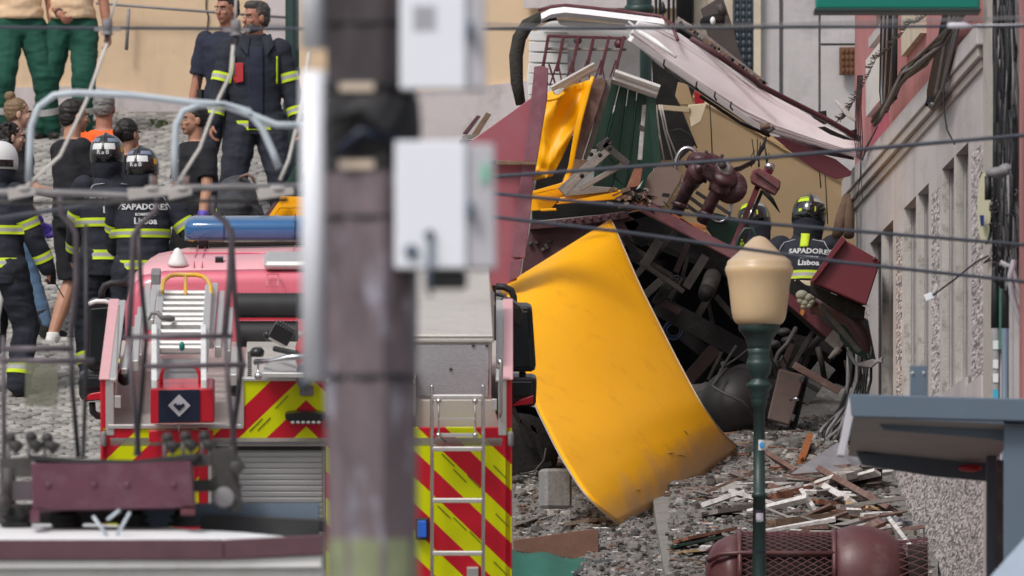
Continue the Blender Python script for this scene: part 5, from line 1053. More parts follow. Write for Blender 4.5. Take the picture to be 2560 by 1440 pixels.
for k, a in enumerate((((1640, 262), (1648, 330), (1660, 400)), ((1648, 262), (1660, 320), (1682, 400)), ((1654, 262), (1668, 330), (1692, 392)), ((1648, 330), (1644, 380), (1650, 400)))): wt('white_wire', [(x, y, 127.0) for x, y in a], .006, M_rope, n=6)
wt('loop_wire', [(1670, 330, 129), (1700, 322, 129), (1730, 340, 129), (1742, 370, 129)], .006, M_cable)
# cable bundle from roof to gear
for k in range(4): wt('torn_cable', [(1915, 344 + k, 128.4), (1908 - k * 3, 372, 128.2), (1885, 400 + k * 3, 128), (1850, 418 + k * 3, 127.8), (1824, 424 + k * 2, 127.6)], .009 if k < 2 else .004, M_cable, n=6)
for k in range(7): x = 1880 + k * 7; wt('torn_cable', [(x, 345 + R.uniform(0, 40), 128.4), (x + R.uniform(-12, 6), 390, 128.3), (x + R.uniform(-14, 12), 418, 128.3)], .0035, M_cable, n=4)
# --- brake wheel, gear pipes
b = MB()
def ring(c, rx, ry, r, m, n=36, tilt=0, b=b, dy=0):
    pts = []
    for i in range(n + 1):
        t = 2 * math.pi * i / n; x, y = rx * math.cos(t), ry * math.sin(t); pts.append(P(c[0] + x * math.cos(tilt) - y * math.sin(tilt), c[1] + x * math.sin(tilt) + y * math.cos(tilt), c[2] + dy * math.sin(t)))
    b.tube(pts, r, m, 8, cap=False)
ring((1722, 422, 126.9), 33, 52, .016, M_chrome, tilt=-.1); b.build('wheel_rim', wk)
for k in range(4):
    a = k * math.pi / 2 + .4; wt('wheel_spoke', [(1722, 422, 126.9), (1722 + 16 * math.cos(a + .3), 422 + 26 * math.sin(a + .3), 126.85), (1722 + 31 * math.cos(a), 422 + 49 * math.sin(a), 126.9)], .011, M_mard)
b = MB(); ring((1798, 515, 127.4), 30, 40, .012, M_chrome, b=b); b.build('wheel_rim', wk)
M_gear = mat('oily maroon casting', (.060, .018, .025), .45, var=.4, scale=12, bump=.004, bscale=30, dirt=(.16, .11, .11), dscale=14, damt=.7)
b = MB(); b.tube([P(1690, 532, 127.1), P(1712, 485, 126.9), P(1752, 418, 126.4)], .047, M_gear, 14); b.lathe(P(1742, 434, 126.5), [(-.03, .055), (-.03, .075), (0, .08), (.02, .065), (.05, .065), (.06, .08), (.09, .08)], M_gear, 16, P(1752, 418, 126.4) - P(1712, 485, 126.9)); b.build('gear_pipe', wk)
b = MB(); b.tube([P(1756, 552, 126.6), P(1778, 505, 126.5), P(1806, 455, 126.4)], .045, M_gear, 14); b.lathe(P(1800, 466, 126.4), [(-.03, .05), (-.03, .072), (0, .08), (.02, .062), (.05, .062), (.06, .08), (.1, .085)], M_gear, 16, P(1806, 455, 126.4) - P(1756, 552, 126.6)); b.build('gear_pipe', wk)
b = MB(); b.tube([P(1740, 405, 126.5), P(1775, 412, 126.6), P(1805, 430, 126.6), P(1822, 455, 126.6)], [.07, .085, .09, .075], M_gear, 16, round_=True); b.ell(P(1752, 398, 126.3), (.075, .07, .04), M_gear, 12, 8); b.build('gear_casting', wk)
b = MB(); b.ell(P(1812, 425, 126.4), (.055, .05, .07), mat('greasy grey fitting', (.26, .23, .23), .5, var=.4, scale=25, bump=.01), 12, 8); b.ell(P(1806, 412, 126.35), (.03, .03, .03), M_grime, 8, 6); b.build('grease_fitting', wk)
b = MB(); b.lathe(P(1826, 470, 126.6), [(-.05, .09), (.0, .105), (.012, .105), (.014, .12), (.04, .12), (.045, .06)], M_gear, 18, (0, -1, .2)); b.build('gear_cover', wk)
for x, y, r_, ax in ((1758, 410, .098, (1, 0, -.25)), (1790, 420, .108, (1, 0, -.5)), (1742, 446, .072, (.35, 0, 1)), (1796, 478, .07, (.3, 0, 1)), (1765, 535, .06, (.3, 0, 1)), (1700, 512, .062, (.35, 0, 1))):
    b = MB(); b.lathe(P(x, y, 126.52), [(-.012, r_ * .8), (-.012, r_), (.012, r_), (.012, r_ * .8)], M_gear, 18, ax); fo_ = b.build('gear_flange', wk, bevel=.003)
    qx = Vector(ax).to_track_quat('Z', 'Y')
    for k in range(6):
        a = k * 1.047; b = MB(); b.ell(P(x, y, 126.52) + qx @ Vector((r_ * math.cos(a), r_ * math.sin(a), 0)), .013, M_grime, 6, 5); b.build('flange_bolt', fo_)
b = MB(); b.box(P(1776, 432, 126.45), (.13, .12, .11), M_gear, Matrix.Rotation(.5, 3, 'Y')); b.build('gear_housing', wk, bevel=.015)
for a in (((1720, 490), (1800, 550)), ((1740, 480), (1825, 535)), ((1700, 500), (1760, 545))): wb('tangled_rod', a[0], a[1], 9, 127.3, M_grime)
wp('dark_seat', [(1770, 528), (1842, 545), (1856, 580), (1840, 625), (1790, 600), (1760, 560)], 127.4, .2, mat('dark green leather', (.008, .035, .022), .4, var=.2))
for k, (p_, q_) in enumerate((((1680, 536), (1730, 566)), ((1725, 560), (1766, 570)), ((1740, 572), (1772, 590)), ((1762, 580), (1776, 605)), ((1700, 545), (1745, 580)))): wb('orange_splinter', p_, q_, 9, 126.5, mat('orange fresh wood', (.36, .12, .04), .8, var=.4, scale=15), depth=.04)
# --- slanted post with maroon block
wb('guide_post', (1822, 640), (1893, 470), 14, 126.2, M_mar, 127.0); wb('guide_post', (1836, 640), (1905, 478), 9, 126.4, M_grime, 127.1); wb('guide_post', (1848, 660), (1866, 560), 16, 126.9, M_grime)
bl = wp('buffer_block', [(1882, 424), (1896, 418), (1952, 452), (1950, 470), (1938, 488), (1878, 456), (1876, 440)], 126.9, .18, mat('scraped maroon block', (.16, .05, .055), .55, var=.3, dirt=(.3, .2, .2), dscale=14), .01); wb('block_groove', (1888, 432), (1946, 474), 4, 126.88, M_soot_shade, parent=bl)
b = MB(); b.tube([P(1918, 432, 127.0), P(1926, 414, 127.0)], .035, M_marl, 12); b.ell(P(1924, 416, 126.95), (.04, .035, .03), M_chrome, 10, 6); b.build('buffer_cap', bl)
wt('green_pipe', [(1838, 640, 126.2), (1846, 595, 126.2), (1862, 572, 126.2), (1880, 572, 126.2), (1892, 600, 126.2), (1894, 640, 126.3)], .013, M_iron)
wt('leather_flap', [(1910, 478, 127.3), (1930, 500, 127.3), (1950, 532, 127.3)], [.02, .016, .003], M_soot_shade)
b = MB()
for k in range(26): x, y = R.uniform(1842, 1860), R.uniform(618, 660); b.beam(P(x, y, 126.3), P(x + R.uniform(-5, 9), y - R.uniform(4, 20), 126.2), .008, .004, M_tapey)
s_ = b.build('lime_fringe', wk); s_['kind'] = 'stuff'
# --- the long frame beam and its tail
wt('frame_end_curve', [(1566, 516, 125.9), (1590, 508, 125.9), (1625, 516, 125.9), (1650, 530, 125.9)], .035, M_mard)
b = MB(); b.beam(P(1600, 512, 125.9), P(1880, 660, 125.6), S(28, 126), .14, M_mar); b.build('frame_beam', wk, bevel=.006)
b = MB(); b.beam(P(1960, 738, 125.5), P(2110, 866, 125.5), S(26, 125.5), .14, M_mar); fb = b.build('frame_beam', wk, bevel=.006)
b = MB(); b.beam(P(1960, 752, 125.6), P(2104, 880, 125.6), S(16, 125.5), .2, M_soot_shade); b.build('frame_web', wk, bevel=.004)
wb('broken_beam_end', (2072, 838), (2106, 866), 34, 125.45, M_woodg); wt('broken_prong', [(2100, 870, 125.4), (2085, 884, 125.4), (2072, 896, 125.4)], [.025, .02, .008], M_woodg); 
wp('rust_spot', [(2002, 772), (2012, 776), (2008, 790), (2000, 784)], 125.4, .01, mat('orange rust', (.42, .17, .03), .8), 0)
b = MB(); b.beam(P(1865, 648, 125.7), P(1970, 745, 125.6), S(26, 126), .14, M_mar); b.build('frame_beam', wk)
# --- underside: black sheets painted as its inner shade, and the machinery hung on them
b = MB()
FT = [(1530, 545), (1600, 525), (1740, 595), (1880, 665), (1995, 766), (2110, 868), (2192, 900), (2200, 940)]; FB = [(1560, 640), (1620, 770), (1690, 910), (1740, 1000), (1810, 1112), (1930, 1140), (2090, 1120), (2180, 1010)]
b.grid(lambda u, v: (lambda a, c: P(a[0] + (c[0] - a[0]) * v, a[1] + (c[1] - a[1]) * v, min(129.2, 1050750 / (7175 + a[1] + (c[1] - a[1]) * v) - .12 if a[1] + (c[1] - a[1]) * v > 880 else 129.2)))(ed0(FT, u), ed0(FB, u)), 28, 24, M_black, off=(0, .04, 0)); b.build('shade_sheet', wk)
wp('shade_sheet', [(1250, 1000), (1345, 1020), (1460, 1210), (1480, 1250), (1250, 1240)], 126.6, .05, M_black, 0)  # black sheet painted as shade, left under the yellow panel
wp('under_shade', [(1560, 556), (1620, 540), (1860, 670), (1870, 700), (1620, 600), (1590, 610)], 127.2, .9, M_soot_shade, 0)  # dark slab that stands in for shade below the beam
for a, c, w, Y, m in (((1580, 700), (1690, 580), 15, 126.8, M_under), ((1610, 665), (1650, 600), 24, 126.7, M_under), ((1690, 680), (1720, 610), 15, 126.9, mat('oily maroon bar', (.045, .018, .02), .6, var=.3)), ((1715, 720), (1765, 640), 22, 126.6, M_under), ((1600, 655), (1710, 730), 12, 126.5, M_under), ((1605, 745), (1655, 700), 20, 126.7, M_under),
        ((1640, 760), (1900, 900), 50, 126.9, M_soot_shade), ((1700, 720), (1720, 640), 10, 127.1, M_soot_shade), ((1790, 740), (1840, 800), 14, 126.8, M_under), ((1700, 830), (1860, 960), 30, 127.4, M_soot_shade), ((1720, 950), (1790, 870), 34, 127.2, mat('oily maroon bar', (.045, .018, .02), .6, var=.3)), ((1805, 880), (1770, 950), 8, 126.6, M_under), ((1850, 1000), (1995, 870), 20, 127.6, M_soot_shade), ((1560, 590), (1590, 640), 16, 127.0, M_soot_shade), ((1980, 860), (1940, 960), 16, 126.8, mat('oily maroon bar', (.045, .018, .02), .6, var=.3)), ((2000, 890), (1900, 1000), 26, 128, M_soot_shade), ((2070, 910), (2000, 1000), 48, 127.6, mat('pitted grey steel', (.13, .125, .125), .6, var=.4, scale=20, bump=.004)), ((1740, 620), (1870, 690), 26, 127.3, M_soot_shade), ((1820, 700), (1900, 780), 22, 127.4, M_soot_shade), ((2010, 860), (2080, 900), 18, 127, M_soot_shade), ((1960, 850), (2090, 880), 40, 128.2, M_soot_shade)):
    wb('under_bar', a, c, w, Y, m, depth=.06)
R.seed(77)
for k in range(28):
    u, v = R.uniform(.06, .86), R.uniform(.08, .8); a, c = ed0(FT, u), ed0(FB, u); x, y = a[0] + (c[0] - a[0]) * v, a[1] + (c[1] - a[1]) * v
    fam = R.random(); L = R.uniform(60, 150); dx, dy = (L * .86, L * .5) if fam < .4 else (L * .5, -L * .86) if fam < .85 else (L * .2, L)
    YY = R.uniform(126.6, 128.2) if y < 850 else R.uniform(126.3, 126.9)
    if y > 1000 and x > 1950: continue
    if R.random() < .3: wt('under_pipe', [(x - dx / 2, y - dy / 2, YY), (x + R.uniform(-8, 8), y + R.uniform(-8, 8), YY), (x + dx / 2, y + dy / 2, YY + .2)], R.uniform(.012, .03), R.choice([M_under, M_under, M_soot_shade, M_grime]))
    else: wb('under_bar', (x - dx / 2, y - dy / 2), (x + dx / 2, y + dy / 2), R.choice((5, 7, 9, 12, 18)), YY, R.choice([M_under, M_under, M_soot_shade, MATS['oily maroon bar'], M_brown if k % 4 == 0 else M_under]), depth=.05)
b = MB(); b.tube([P(1768, 730, 126.4), P(1782, 690, 126.6)], .06, M_under, 14); b.tube([P(1760, 742, 126.35), P(1768, 728, 126.4)], [.045, .062], M_soot_shade, 14); b.build('brake_cylinder', wk)
for k in range(7): b = MB(); ring((1650 + k * 5, 745 - k * 7, 126.6), 20, 8, .010, M_soot_shade, b=b, tilt=-.6, n=16); b.build('spring_coil', wk)
b = MB(); ring((1684, 826, 127.0), 24, 22, .008, mat('deep blue hose', (.01, .03, .09), .4), b=b); ring((1684, 826, 127.05), 17, 15, .006, MATS['deep blue hose'], b=b); b.build('blue_hose', wk)
b = MB(); b.tube([P(1835, 1008, 126.4), P(1870, 990, 128.2)], .235, mat('dusty black tank', (.024, .021, .022), .55, var=.25, scale=4), 28, round_=True); b.build('air_tank', wk)
wt('tank_strap', [(1812, 925, 126.2), (1780, 965, 126.1), (1812, 985, 126.05), (1856, 1004, 126.05), (1885, 1040, 126.1)], .01, M_grime); wt('tank_pipe', [(1840, 865, 126.5), (1815, 905, 126.4), (1782, 962, 126.2)], .01, M_grime); wt('tank_pipe', [(1900, 850, 126.8), (1850, 890, 126.6), (1800, 925, 126.4)], .008, M_grime)
cbx = wp('control_box', [(1948, 922), (2012, 938), (2006, 962), (1974, 1064), (1918, 1048), (1922, 1030)], 126.2, .16, mat('dusty brown box', (.135, .095, .085), .7, var=.3, scale=6, dirt=(.2, .06, .05), dscale=6), .01)
wp('box_side', [(2012, 938), (2022, 944), (1990, 1075), (1974, 1064)], 126.25, .2, M_soot_shade); wb('box_hinge', (2002, 956), (2008, 940), 12, 126.15, M_grime, parent=cbx); wb('box_hinge', (1978, 1052), (1984, 1036), 12, 126.15, M_grime, parent=cbx)
wt('box_latch', [(1975, 1000, 126.15), (1990, 996, 126.1), (1998, 1000, 126.1)], .01, M_chrome, parent=cbx); wt('box_cable', [(1950, 922, 126.3), (1938, 900, 126.3), (1948, 880, 126.3), (1968, 860, 126.3), (1990, 820, 126.4)], .017, M_grime); wt('box_handle', [(1948, 905, 126.2), (1956, 890, 126.2), (1968, 912, 126.3)], .008, M_grime)
wp('loose_flap', [(1938, 1000), (1948, 940), (1918, 990), (1900, 1000)], 126.3, .04, M_soot_shade)
for k, (x, y) in enumerate(((1960, 830), (1935, 860), (1970, 850))): b = MB(); b.ell(P(x, y, 126.9), (.05, .05, .03), M_grime, 10, 6); b.build('clamp', wk)
# left under the yellow panel: dark wheel and debris
b = MB(); b.lathe(P(1300, 1130, 125.5), [(-.06, .15), (-.05, .27), (.05, .27), (.06, .15)], M_soot_shade, 24, (0, -1, 0)); b.build('road_wheel', wk)
for a, c in (((1282, 1020), (1330, 1120)), ((1330, 1060), (1360, 1150)), ((1290, 1180), (1380, 1160)), ((1300, 1050), (1345, 1080))): wb('under_bar', a, c, 12, 125.3, M_soot_shade)
wt('bent_wire', [(1300, 1185, 124.6), (1335, 1180, 124.6), (1360, 1150, 124.6), (1365, 1120, 124.6)], .006, M_grime)
# --- maroon box at the right, battered pipes, ornament
bx2 = poly([(2112, 598), (2202, 650), (2165, 768), (2028, 712), (2032, 704)], 124.8, .02, M_mar)
mb_ = MB(); mb_.prism([P(x, y, 124.8) for x, y in ((2112, 600), (2202, 652), (2166, 764), (2032, 706))], (-.02, .35, .01), mat('maroon box paint', (.14, .02, .032), .5, var=.06, scale=3)); ob = mb_.build('maroon_box', wk, bevel=.008)
wp('box_flange', [(2104, 590), (2116, 600), (2040, 700), (2028, 708), (2026, 700)], 124.75, .06, MATS['maroon box paint'], parent=ob); wp('box_underside', [(2028, 712), (2164, 768), (2160, 800), (2130, 795), (2030, 735)], 124.95, .2, M_soot_shade)
b = MB(); b.ell(P(2186, 648, 124.78), .016, M_mar, 8, 6); b.build('box_bolt', ob)
wt('torn_bumper', [(2030, 760, 125.3), (2080, 770, 125.3), (2130, 800, 125.2), (2160, 850, 125.2), (2170, 880, 125.2)], [.07, .075, .06, .05, .02], M_mard, n=12); 
wp('green_skirt', [(2090, 800), (2150, 840), (2175, 905), (2130, 880), (2100, 850)], 125.4, .03, M_green); wb('under_bar', (2050, 762), (2150, 880), 14, 125.1, M_grime); wb('under_bar', (1990, 700), (2040, 740), 10, 125.8, M_soot_shade)
wp('dark_gap', [(1960, 690), (2040, 720), (2170, 800), (2190, 900), (2110, 868), (1960, 736)], 126.6, .05, M_soot_shade, 0)  # dark sheet painted as shade behind the maroon box
for k in range(14):
    x = 2120 + k * 4.5; wt('loose_hose', [(x + R.uniform(-5, 5), 860 + R.uniform(0, 30), 125.9), (x + R.uniform(-12, 8), 950, 126), (x - 15 + R.uniform(-14, 8), 1020, 126), (x - 55 + R.uniform(-20, 14), 1072, 125.6), (x - 80 + R.uniform(-20, 10), 1110 + R.uniform(-10, 20), 125.6)], R.choice([.007, .01, .014]), R.choice([M_cable, M_cabg, M_grime]), n=6)
for k in range(4): wt('loose_hose', [(2120, 870 + k * 4, 125.4), (2140, 912, 125.3), (2180, 916 - k * 5, 125), (2205, 895 + k * 3, 124.8)], .009, M_cabg, n=6)
orn = thing('stone_ornament', P(2014, 768, 125.2), 'lumpy grey green carved ornament lodged above the broken beam', 'ornament'); 
b = MB(); M_orn = mat('lichen grey', (.27, .27, .2), .85, var=.2, bump=.002)
for x, y, r_ in ((2005, 738, .045), (2020, 745, .04), (2028, 755, .03), (2012, 757, .035), (2003, 752, .03), (2022, 764, .028), (2010, 766, .025), (2031, 744, .025)): b.ell(P(x, y, 125.2), (r_, r_, r_ * .8), M_orn, 10, 8)
b.build('carving', orn)
for x0, y0, x1, y1 in ((2118, 490, 2100, 590), (2120, 490, 2130, 590)): wt('brown_rag', [(x0, y0, 129.6), ((x0 + x1) / 2 - 4, (y0 + y1) / 2, 129.5), (x1 - 8, y1, 129.4)], [.03, .045, .04], mat('brown rag', (.13, .08, .055), .9, var=.4, scale=9), n=9)
wp('cream_sheet', [(1985, 700), (2030, 702), (2026, 716), (1990, 706)], 126.2, .02, mat('cream paper', (.66, .57, .40), .8))
# wreck remains seen left, behind the fire engine
rem = thing('wreckage_heap', P(640, 640, 127.5), 'low heap of yellow and green broken bodywork behind the fire engine roof', 'debris')
for nm, pts, Y, t, m in (('yellow_board', [(700, 490), (760, 492), (800, 540), (690, 545)], 127.2, .03, M_yel), ('yellow_board', [(672, 540), (708, 488), (716, 492), (684, 545)], 127.1, .05, M_yel), ('green_board', [(708, 470), (745, 400), (760, 410), (730, 486)], 127.3, .05, M_green), ('yellow_board', [(470, 602), (488, 586), (500, 590), (484, 604)], 127, .05, M_yel), ('long_board', [(470, 588), (760, 584), (760, 606), (500, 606)], 127.4, .3, M_brown), ('grey_board', [(560, 596), (760, 590), (760, 604), (560, 606)], 127.2, .1, M_woodg), ('yellow_board', [(700, 512), (760, 512), (760, 520), (698, 520)], 127.0, .06, M_yel), ('maroon_board', [(655, 545), (690, 500), (700, 505), (672, 548)], 127.3, .05, M_mard),
        ('dark_mass', [(440, 700), (440, 600), (560, 560), (680, 545), (820, 540), (820, 700)], 128.2, .8, M_soot_shade)):
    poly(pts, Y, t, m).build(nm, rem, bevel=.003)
# planks sticking out left of the maroon sheet
t = thing('splintered_planks', P(1185, 350, 126), 'two maroon splintered planks sticking up beside the lower cabinet', 'planks')
for pts, m in (([(1156, 334), (1192, 288), (1202, 290), (1168, 336)], M_mard), ([(1178, 338), (1216, 280), (1228, 286), (1196, 336)], M_wood), ([(1150, 352), (1158, 338), (1200, 334), (1180, 346)], M_woodg)): poly(pts, 126, .05, m).build('plank', t, bevel=.003)
# post and rubble that hold them, hidden by the sheet
poly([(1148, 350), (1240, 350), (1240, 900), (1148, 900)], 126.2, .3, M_soot_shade).build('heap_core', t)
# ================================================================ PEOPLE
def remeshed(mb, name, vox, smooth=3):
    me = bpy.data.meshes.new(name); me.from_pydata(mb.v, [], mb.f); o = bpy.data.objects.new(name, me)
    sc = TMP; sc.collection.objects.link(o)
    m = o.modifiers.new('r', 'REMESH'); m.mode = 'VOXEL'; m.voxel_size = vox; m.use_smooth_shade = True
    if smooth: s = o.modifiers.new('s', 'SMOOTH'); s.iterations = smooth; s.factor = .5
    with bpy.context.temp_override(scene=TMP, view_layer=TMP.view_layers[0]): dg = bpy.context.evaluated_depsgraph_get(); dg.update()
    me2 = bpy.data.meshes.new_from_object(o.evaluated_get(dg), depsgraph=dg)
    bpy.data.objects.remove(o); return me2
TMP = bpy.data.scenes.new('tmp')
def fold(me, amp, sc, seed, keep=None):
    'cloth folds: push vertices along their normals by stretched noise'
    n_ = len(me.vertices); nr = np.empty(n_ * 3, 'f'); co = np.empty(n_ * 3, 'f'); me.vertices.foreach_get('co', co); me.vertex_normals.foreach_get('vector', nr); co = co.reshape(-1, 3); nr = nr.reshape(-1, 3); ks = np.empty(n_)
    for i, q in enumerate(co.tolist()):
        p = Vector(q); ks[i] = noise.noise(Vector((p.x * sc + seed, p.y * sc, p.z * sc * 1.5 + seed))) * .6 + (.5 - abs(noise.noise(Vector((p.x * sc * .9, p.y * sc * .9 + seed, p.z * sc * 2.2))))) * .7
    me.vertices.foreach_set('co', (co + nr * (amp * ks)[:, None]).astype('f').ravel()); me.update()
def inflate(me, d):
    n_ = len(me.vertices); nr = np.empty(n_ * 3, 'f'); co = np.empty(n_ * 3, 'f'); me.vertices.foreach_get('co', co); me.vertex_normals.foreach_get('vector', nr); me.vertices.foreach_set('co', co + nr * d); me.update()
def finish(me, mats, name, root, org=(0, 0, 0)):
    for m in mats: me.materials.append(m)
    me.name = name; o = bpy.data.objects.new(name, me); COL.objects.link(o); o.parent = root; ROOTPOS[o.name] = Vector(org)
    me.polygons.foreach_set('use_smooth', [True] * len(me.polygons)); return o
def ik(a, c, l1, l2, pole):
    a, c, pole = Vector(a), Vector(c), Vector(pole); d = c - a; L = min(d.length, (l1 + l2) * .998); dn = d.normalized(); x = (l1 * l1 - l2 * l2 + L * L) / (2 * L); h = math.sqrt(max(0, l1 * l1 - x * x))
    pp = pole - dn * pole.dot(dn); pp.normalize(); return a + dn * x + pp * h, a + dn * L
def lerpl(T, u):
    n = len(T) - 1; u = min(max(u, 0), 1) * n; i = min(int(u), n - 1); return T[i] + (T[i + 1] - T[i]) * (u - i)
def limb(b, a, k, c, r, m, nseg=6):
    pts = [a.lerp(k, i / nseg) for i in range(nseg)] + [k.lerp(c, i / nseg) for i in range(nseg + 1)]
    b.tube(pts, [lerpl(r, i / (2 * nseg)) for i in range(2 * nseg + 1)], m, 12, round_=True)
def torso(b, secs, m):
    'secs: (centre, half width, half depth)'
    rings = []
    for c, rx, ry in secs:
        rings.append([Vector(c) + Vector((rx * math.copysign(abs(math.cos(t)) ** .85, math.cos(t)), ry * math.copysign(abs(math.sin(t)) ** .85, math.sin(t)), 0)) for t in [2 * math.pi * j / 20 for j in range(20)]])
    b.loft(rings, m)
def hand(b, w, d, side, grip, m, s=1):
    'five unequal curled fingers and a thumb on a palm; w wrist, d direction'
    d = Vector(d).normalized(); n = Vector((0, 1, 0)); n = (n - d * n.dot(d)); n = n.normalized() if n.length > .05 else Vector((1, 0, 0)); o = d.cross(n) * side      # o: across the palm (thumb side = +n)
    inner = -Vector((side, 0, 0)); inner = (inner - d * inner.dot(d)).normalized(); fwd = d.cross(inner)
    if fwd.y < 0: fwd = -fwd
    b.tube([w - d * .03, w, w + d * .03], [.026, .025, .027], m, 10)
    q = Matrix((fwd, inner, d)).transposed(); b.ell(w + d * .055, (.043, .018, .052), m, 12, 8, q)
    for i, (f, L) in enumerate(((.03, .072), (.010, .080), (-.010, .074), (-.029, .058))):
        p = w + d * .09 + fwd * f; g_ = grip + .12 * i; a = .25 * g_; pts = [w + d * .06 + fwd * f * .9, p]
        for k in range(3):
            a += .55 * g_; p = p + (d * math.cos(a) + inner * math.sin(a)) * L * (.45, .32, .23)[k]; pts.append(p)
        b.tube(pts, [.0105, .0102, .0095, .0088, .0078], m, 8, round_=True)
    p = w + d * .03 + fwd * .03; b.tube([w + d * .015 + fwd * .015, p, p + (d * .8 + fwd * .55 + inner * .3).normalized() * .035, p + (d * .8 + fwd * .4 + inner * .5).normalized() * .065], [.014, .0135, .0115, .009], m, 8, round_=True)
def bvh_of(me): return BVHTree.FromPolygons([v.co.copy() for v in me.vertices], [tuple(p.vertices) for p in me.polygons])
def band(root, bvh, c, ax, h, name, rmax=.5, off=.006, three=True, xlim=None, n=40, m1=None, m2=None):
    'reflective tape laid round a limb or the trunk by casting rays from its axis'
    c = Vector(c); ax = Vector(ax).normalized(); u = ax.cross(Vector((0, 1, 0)) if abs(ax.y) < .8 else Vector((1, 0, 0))).normalized(); w = ax.cross(u); rows = []
    for t in (-.5, -.2, .2, .5):
        row = []; last = None
        for j in range(n):
            a = 2 * math.pi * j / n; d = u * math.cos(a) + w * math.sin(a); o = c + ax * h * t
            hit = bvh.ray_cast(o, d, rmax); dist = hit[3] if hit[0] else None
            row.append((o, d, dist))
        ds = [r_[2] for r_ in row if r_[2]]; med = sorted(ds)[len(ds) // 2] if ds else .1
        ds2 = [(r_[2] if r_[2] else med) for r_ in row]
        ds3 = [sum(ds2[(j + k) % n] for k in (-1, 0, 1)) / 3 for j in range(n)]
        rows.append([row[j][0] + row[j][1] * (ds3[j] + off) for j in range(n)])
    b = MB()
    for i in range(3):
        m = (m1 or M_tapey) if (i != 1 or not three) else (m2 or M_tapes); b.loft([rows[i], rows[i + 1]], m, cap=False)
    return b.build(name, root, local=True)
def person(loc, face, label, H=1.78, outfit='ff', pose=None, skin=None, hair='short', hairm=None, head_yaw=0, head_pitch=0, seed=0, sex='m', vox=.009, group=None):
    '''a figure facing local +y, standing at loc, turned by face (0 = back to the camera)'''
    skin = skin or M_skin; hairm = hairm or M_hair; po = dict(lean=0, drop=0, lw=(-.27, .04, .86), rw=(.27, .04, .86), la=(-.12, -.02), ra=(.12, -.02), glove=None, bend=0, lift=0, twist=0); po.update(pose or {})
    root = thing('person', loc, label, 'person', group, rot=(0, 0, face)); k = H / 1.78; root.scale = (k, k, k)
    dr = po['drop']; bd = po['bend']
    pel = Vector((po['lean'] * .3, -.02 - dr * .25, .94 - dr)); sp = Matrix.Rotation(-bd, 3, 'X') @ Matrix.Rotation(po['lean'], 3, 'Y')
    T = lambda x, y, z: pel + sp @ Vector((x, y, z - .94))
    wd = 1 if sex == 'm' else .88
    sh = .185 * wd; neck = T(0, -.01, 1.475); head = T(0, .018, 1.642)
    Ls, Rs = T(-sh, -.01, 1.415), T(sh, -.01, 1.415)
    Lw = T(*po['lw']) if not po.get('lwabs') else Vector(po['lwabs']); Rw = T(*po['rw']) if not po.get('rwabs') else Vector(po['rwabs'])
    Le, Lw = ik(Ls, Lw, .30, .26, (-.5, -1, -.1)); Re, Rw = ik(Rs, Rw, .30, .26, (.5, -1, -.1))
    hipz = .92 - dr; Lh, Rh = pel + Vector((-.095, 0, -.03)), pel + Vector((.095, 0, -.03))
    La, Ra = Vector((po['la'][0], po['la'][1], .09)), Vector((po['ra'][0], po['ra'][1], .09))
    Lk, La = ik(Lh, La, .43, .42, (-.15, 1, 0)); Rk, Ra = ik(Rh, Ra, .43, .42, (.15, 1, 0))
    ff = outfit in ('ff', 'ffopen'); sleeves = outfit in ('ff', 'ffopen', 'jacket', 'navyshirt')
    # ---------- body: one continuous surface
    b = MB(); S_ = skin
    torso(b, [(T(0, 0, .86), .13 * wd, .09), (T(0, 0, .94), .165 * (1 if sex == 'm' else 1.08), .105), (T(0, 0, 1.08), .138 * wd, .092), (T(0, 0, 1.25), .158 * wd, .105), (T(0, 0, 1.37), .165 * wd, .105), (T(0, -.01, 1.44), .122 * wd, .078), (T(0, -.01, 1.485), .074, .062)], S_)
    b.tube([T(0, -.015, 1.42), T(0, -.005, 1.50), head + sp @ Vector((0, -.015, -.04))], [.07 * wd, .062 * wd, .062 * wd], S_, 12)
    limb(b, Ls, Le, Lw, [.055, .05, .043, .042, .03], S_); limb(b, Rs, Re, Rw, [.055, .05, .043, .042, .03], S_)
    limb(b, Lh, Lk, La, [.088, .078, .056, .058, .038], S_); limb(b, Rh, Rk, Ra, [.088, .078, .056, .058, .038], S_)
    # head with a face
    hm = Matrix.Rotation(head_yaw, 3, 'Z') @ Matrix.Rotation(-head_pitch, 3, 'X'); hm = sp @ hm
    Hh = lambda x, y, z: head + hm @ Vector((x, y, z))
    b.ell(Hh(0, -.012, .035), (.074, .093, .085), S_, 18, 12, hm); b.ell(Hh(0, .022, -.03), (.060, .070, .080), S_, 16, 10, hm); b.ell(Hh(0, .058, -.088), (.026, .026, .022), S_, 10, 8, hm)
    b.ell(Hh(0, -.0, -.055), (.054, .062, .045), S_, 14, 8, hm)
    b.tube([Hh(0, .085, .018), Hh(0, .098, -.008), Hh(0, .106, -.026)], [.008, .011, .015], S_, 8, round_=True); b.ell(Hh(0, .082, .03), (.045, .014, .009), S_, 12, 6, hm)
    b.ell(Hh(0, .082, -.058), (.026, .012, .009), S_, 10, 6, hm)
    for sx in (-1, 1): b.ell(Hh(.074 * sx, -.008, -.008), (.010, .021, .033), S_, 8, 8, hm); b.ell(Hh(.036 * sx, .066, -.022), (.022, .018, .018), S_, 8, 6, hm)
    g_ = po['glove']
    hand(b, Lw, (Lw - Le), -1, po.get('grip', .8), S_); hand(b, Rw, (Rw - Re), 1, po.get('grip', .8), S_)
    vb = .0066
    me = remeshed(b, 'body', vb, 2); finish(me, [S_], 'body', root)
    f = MB()
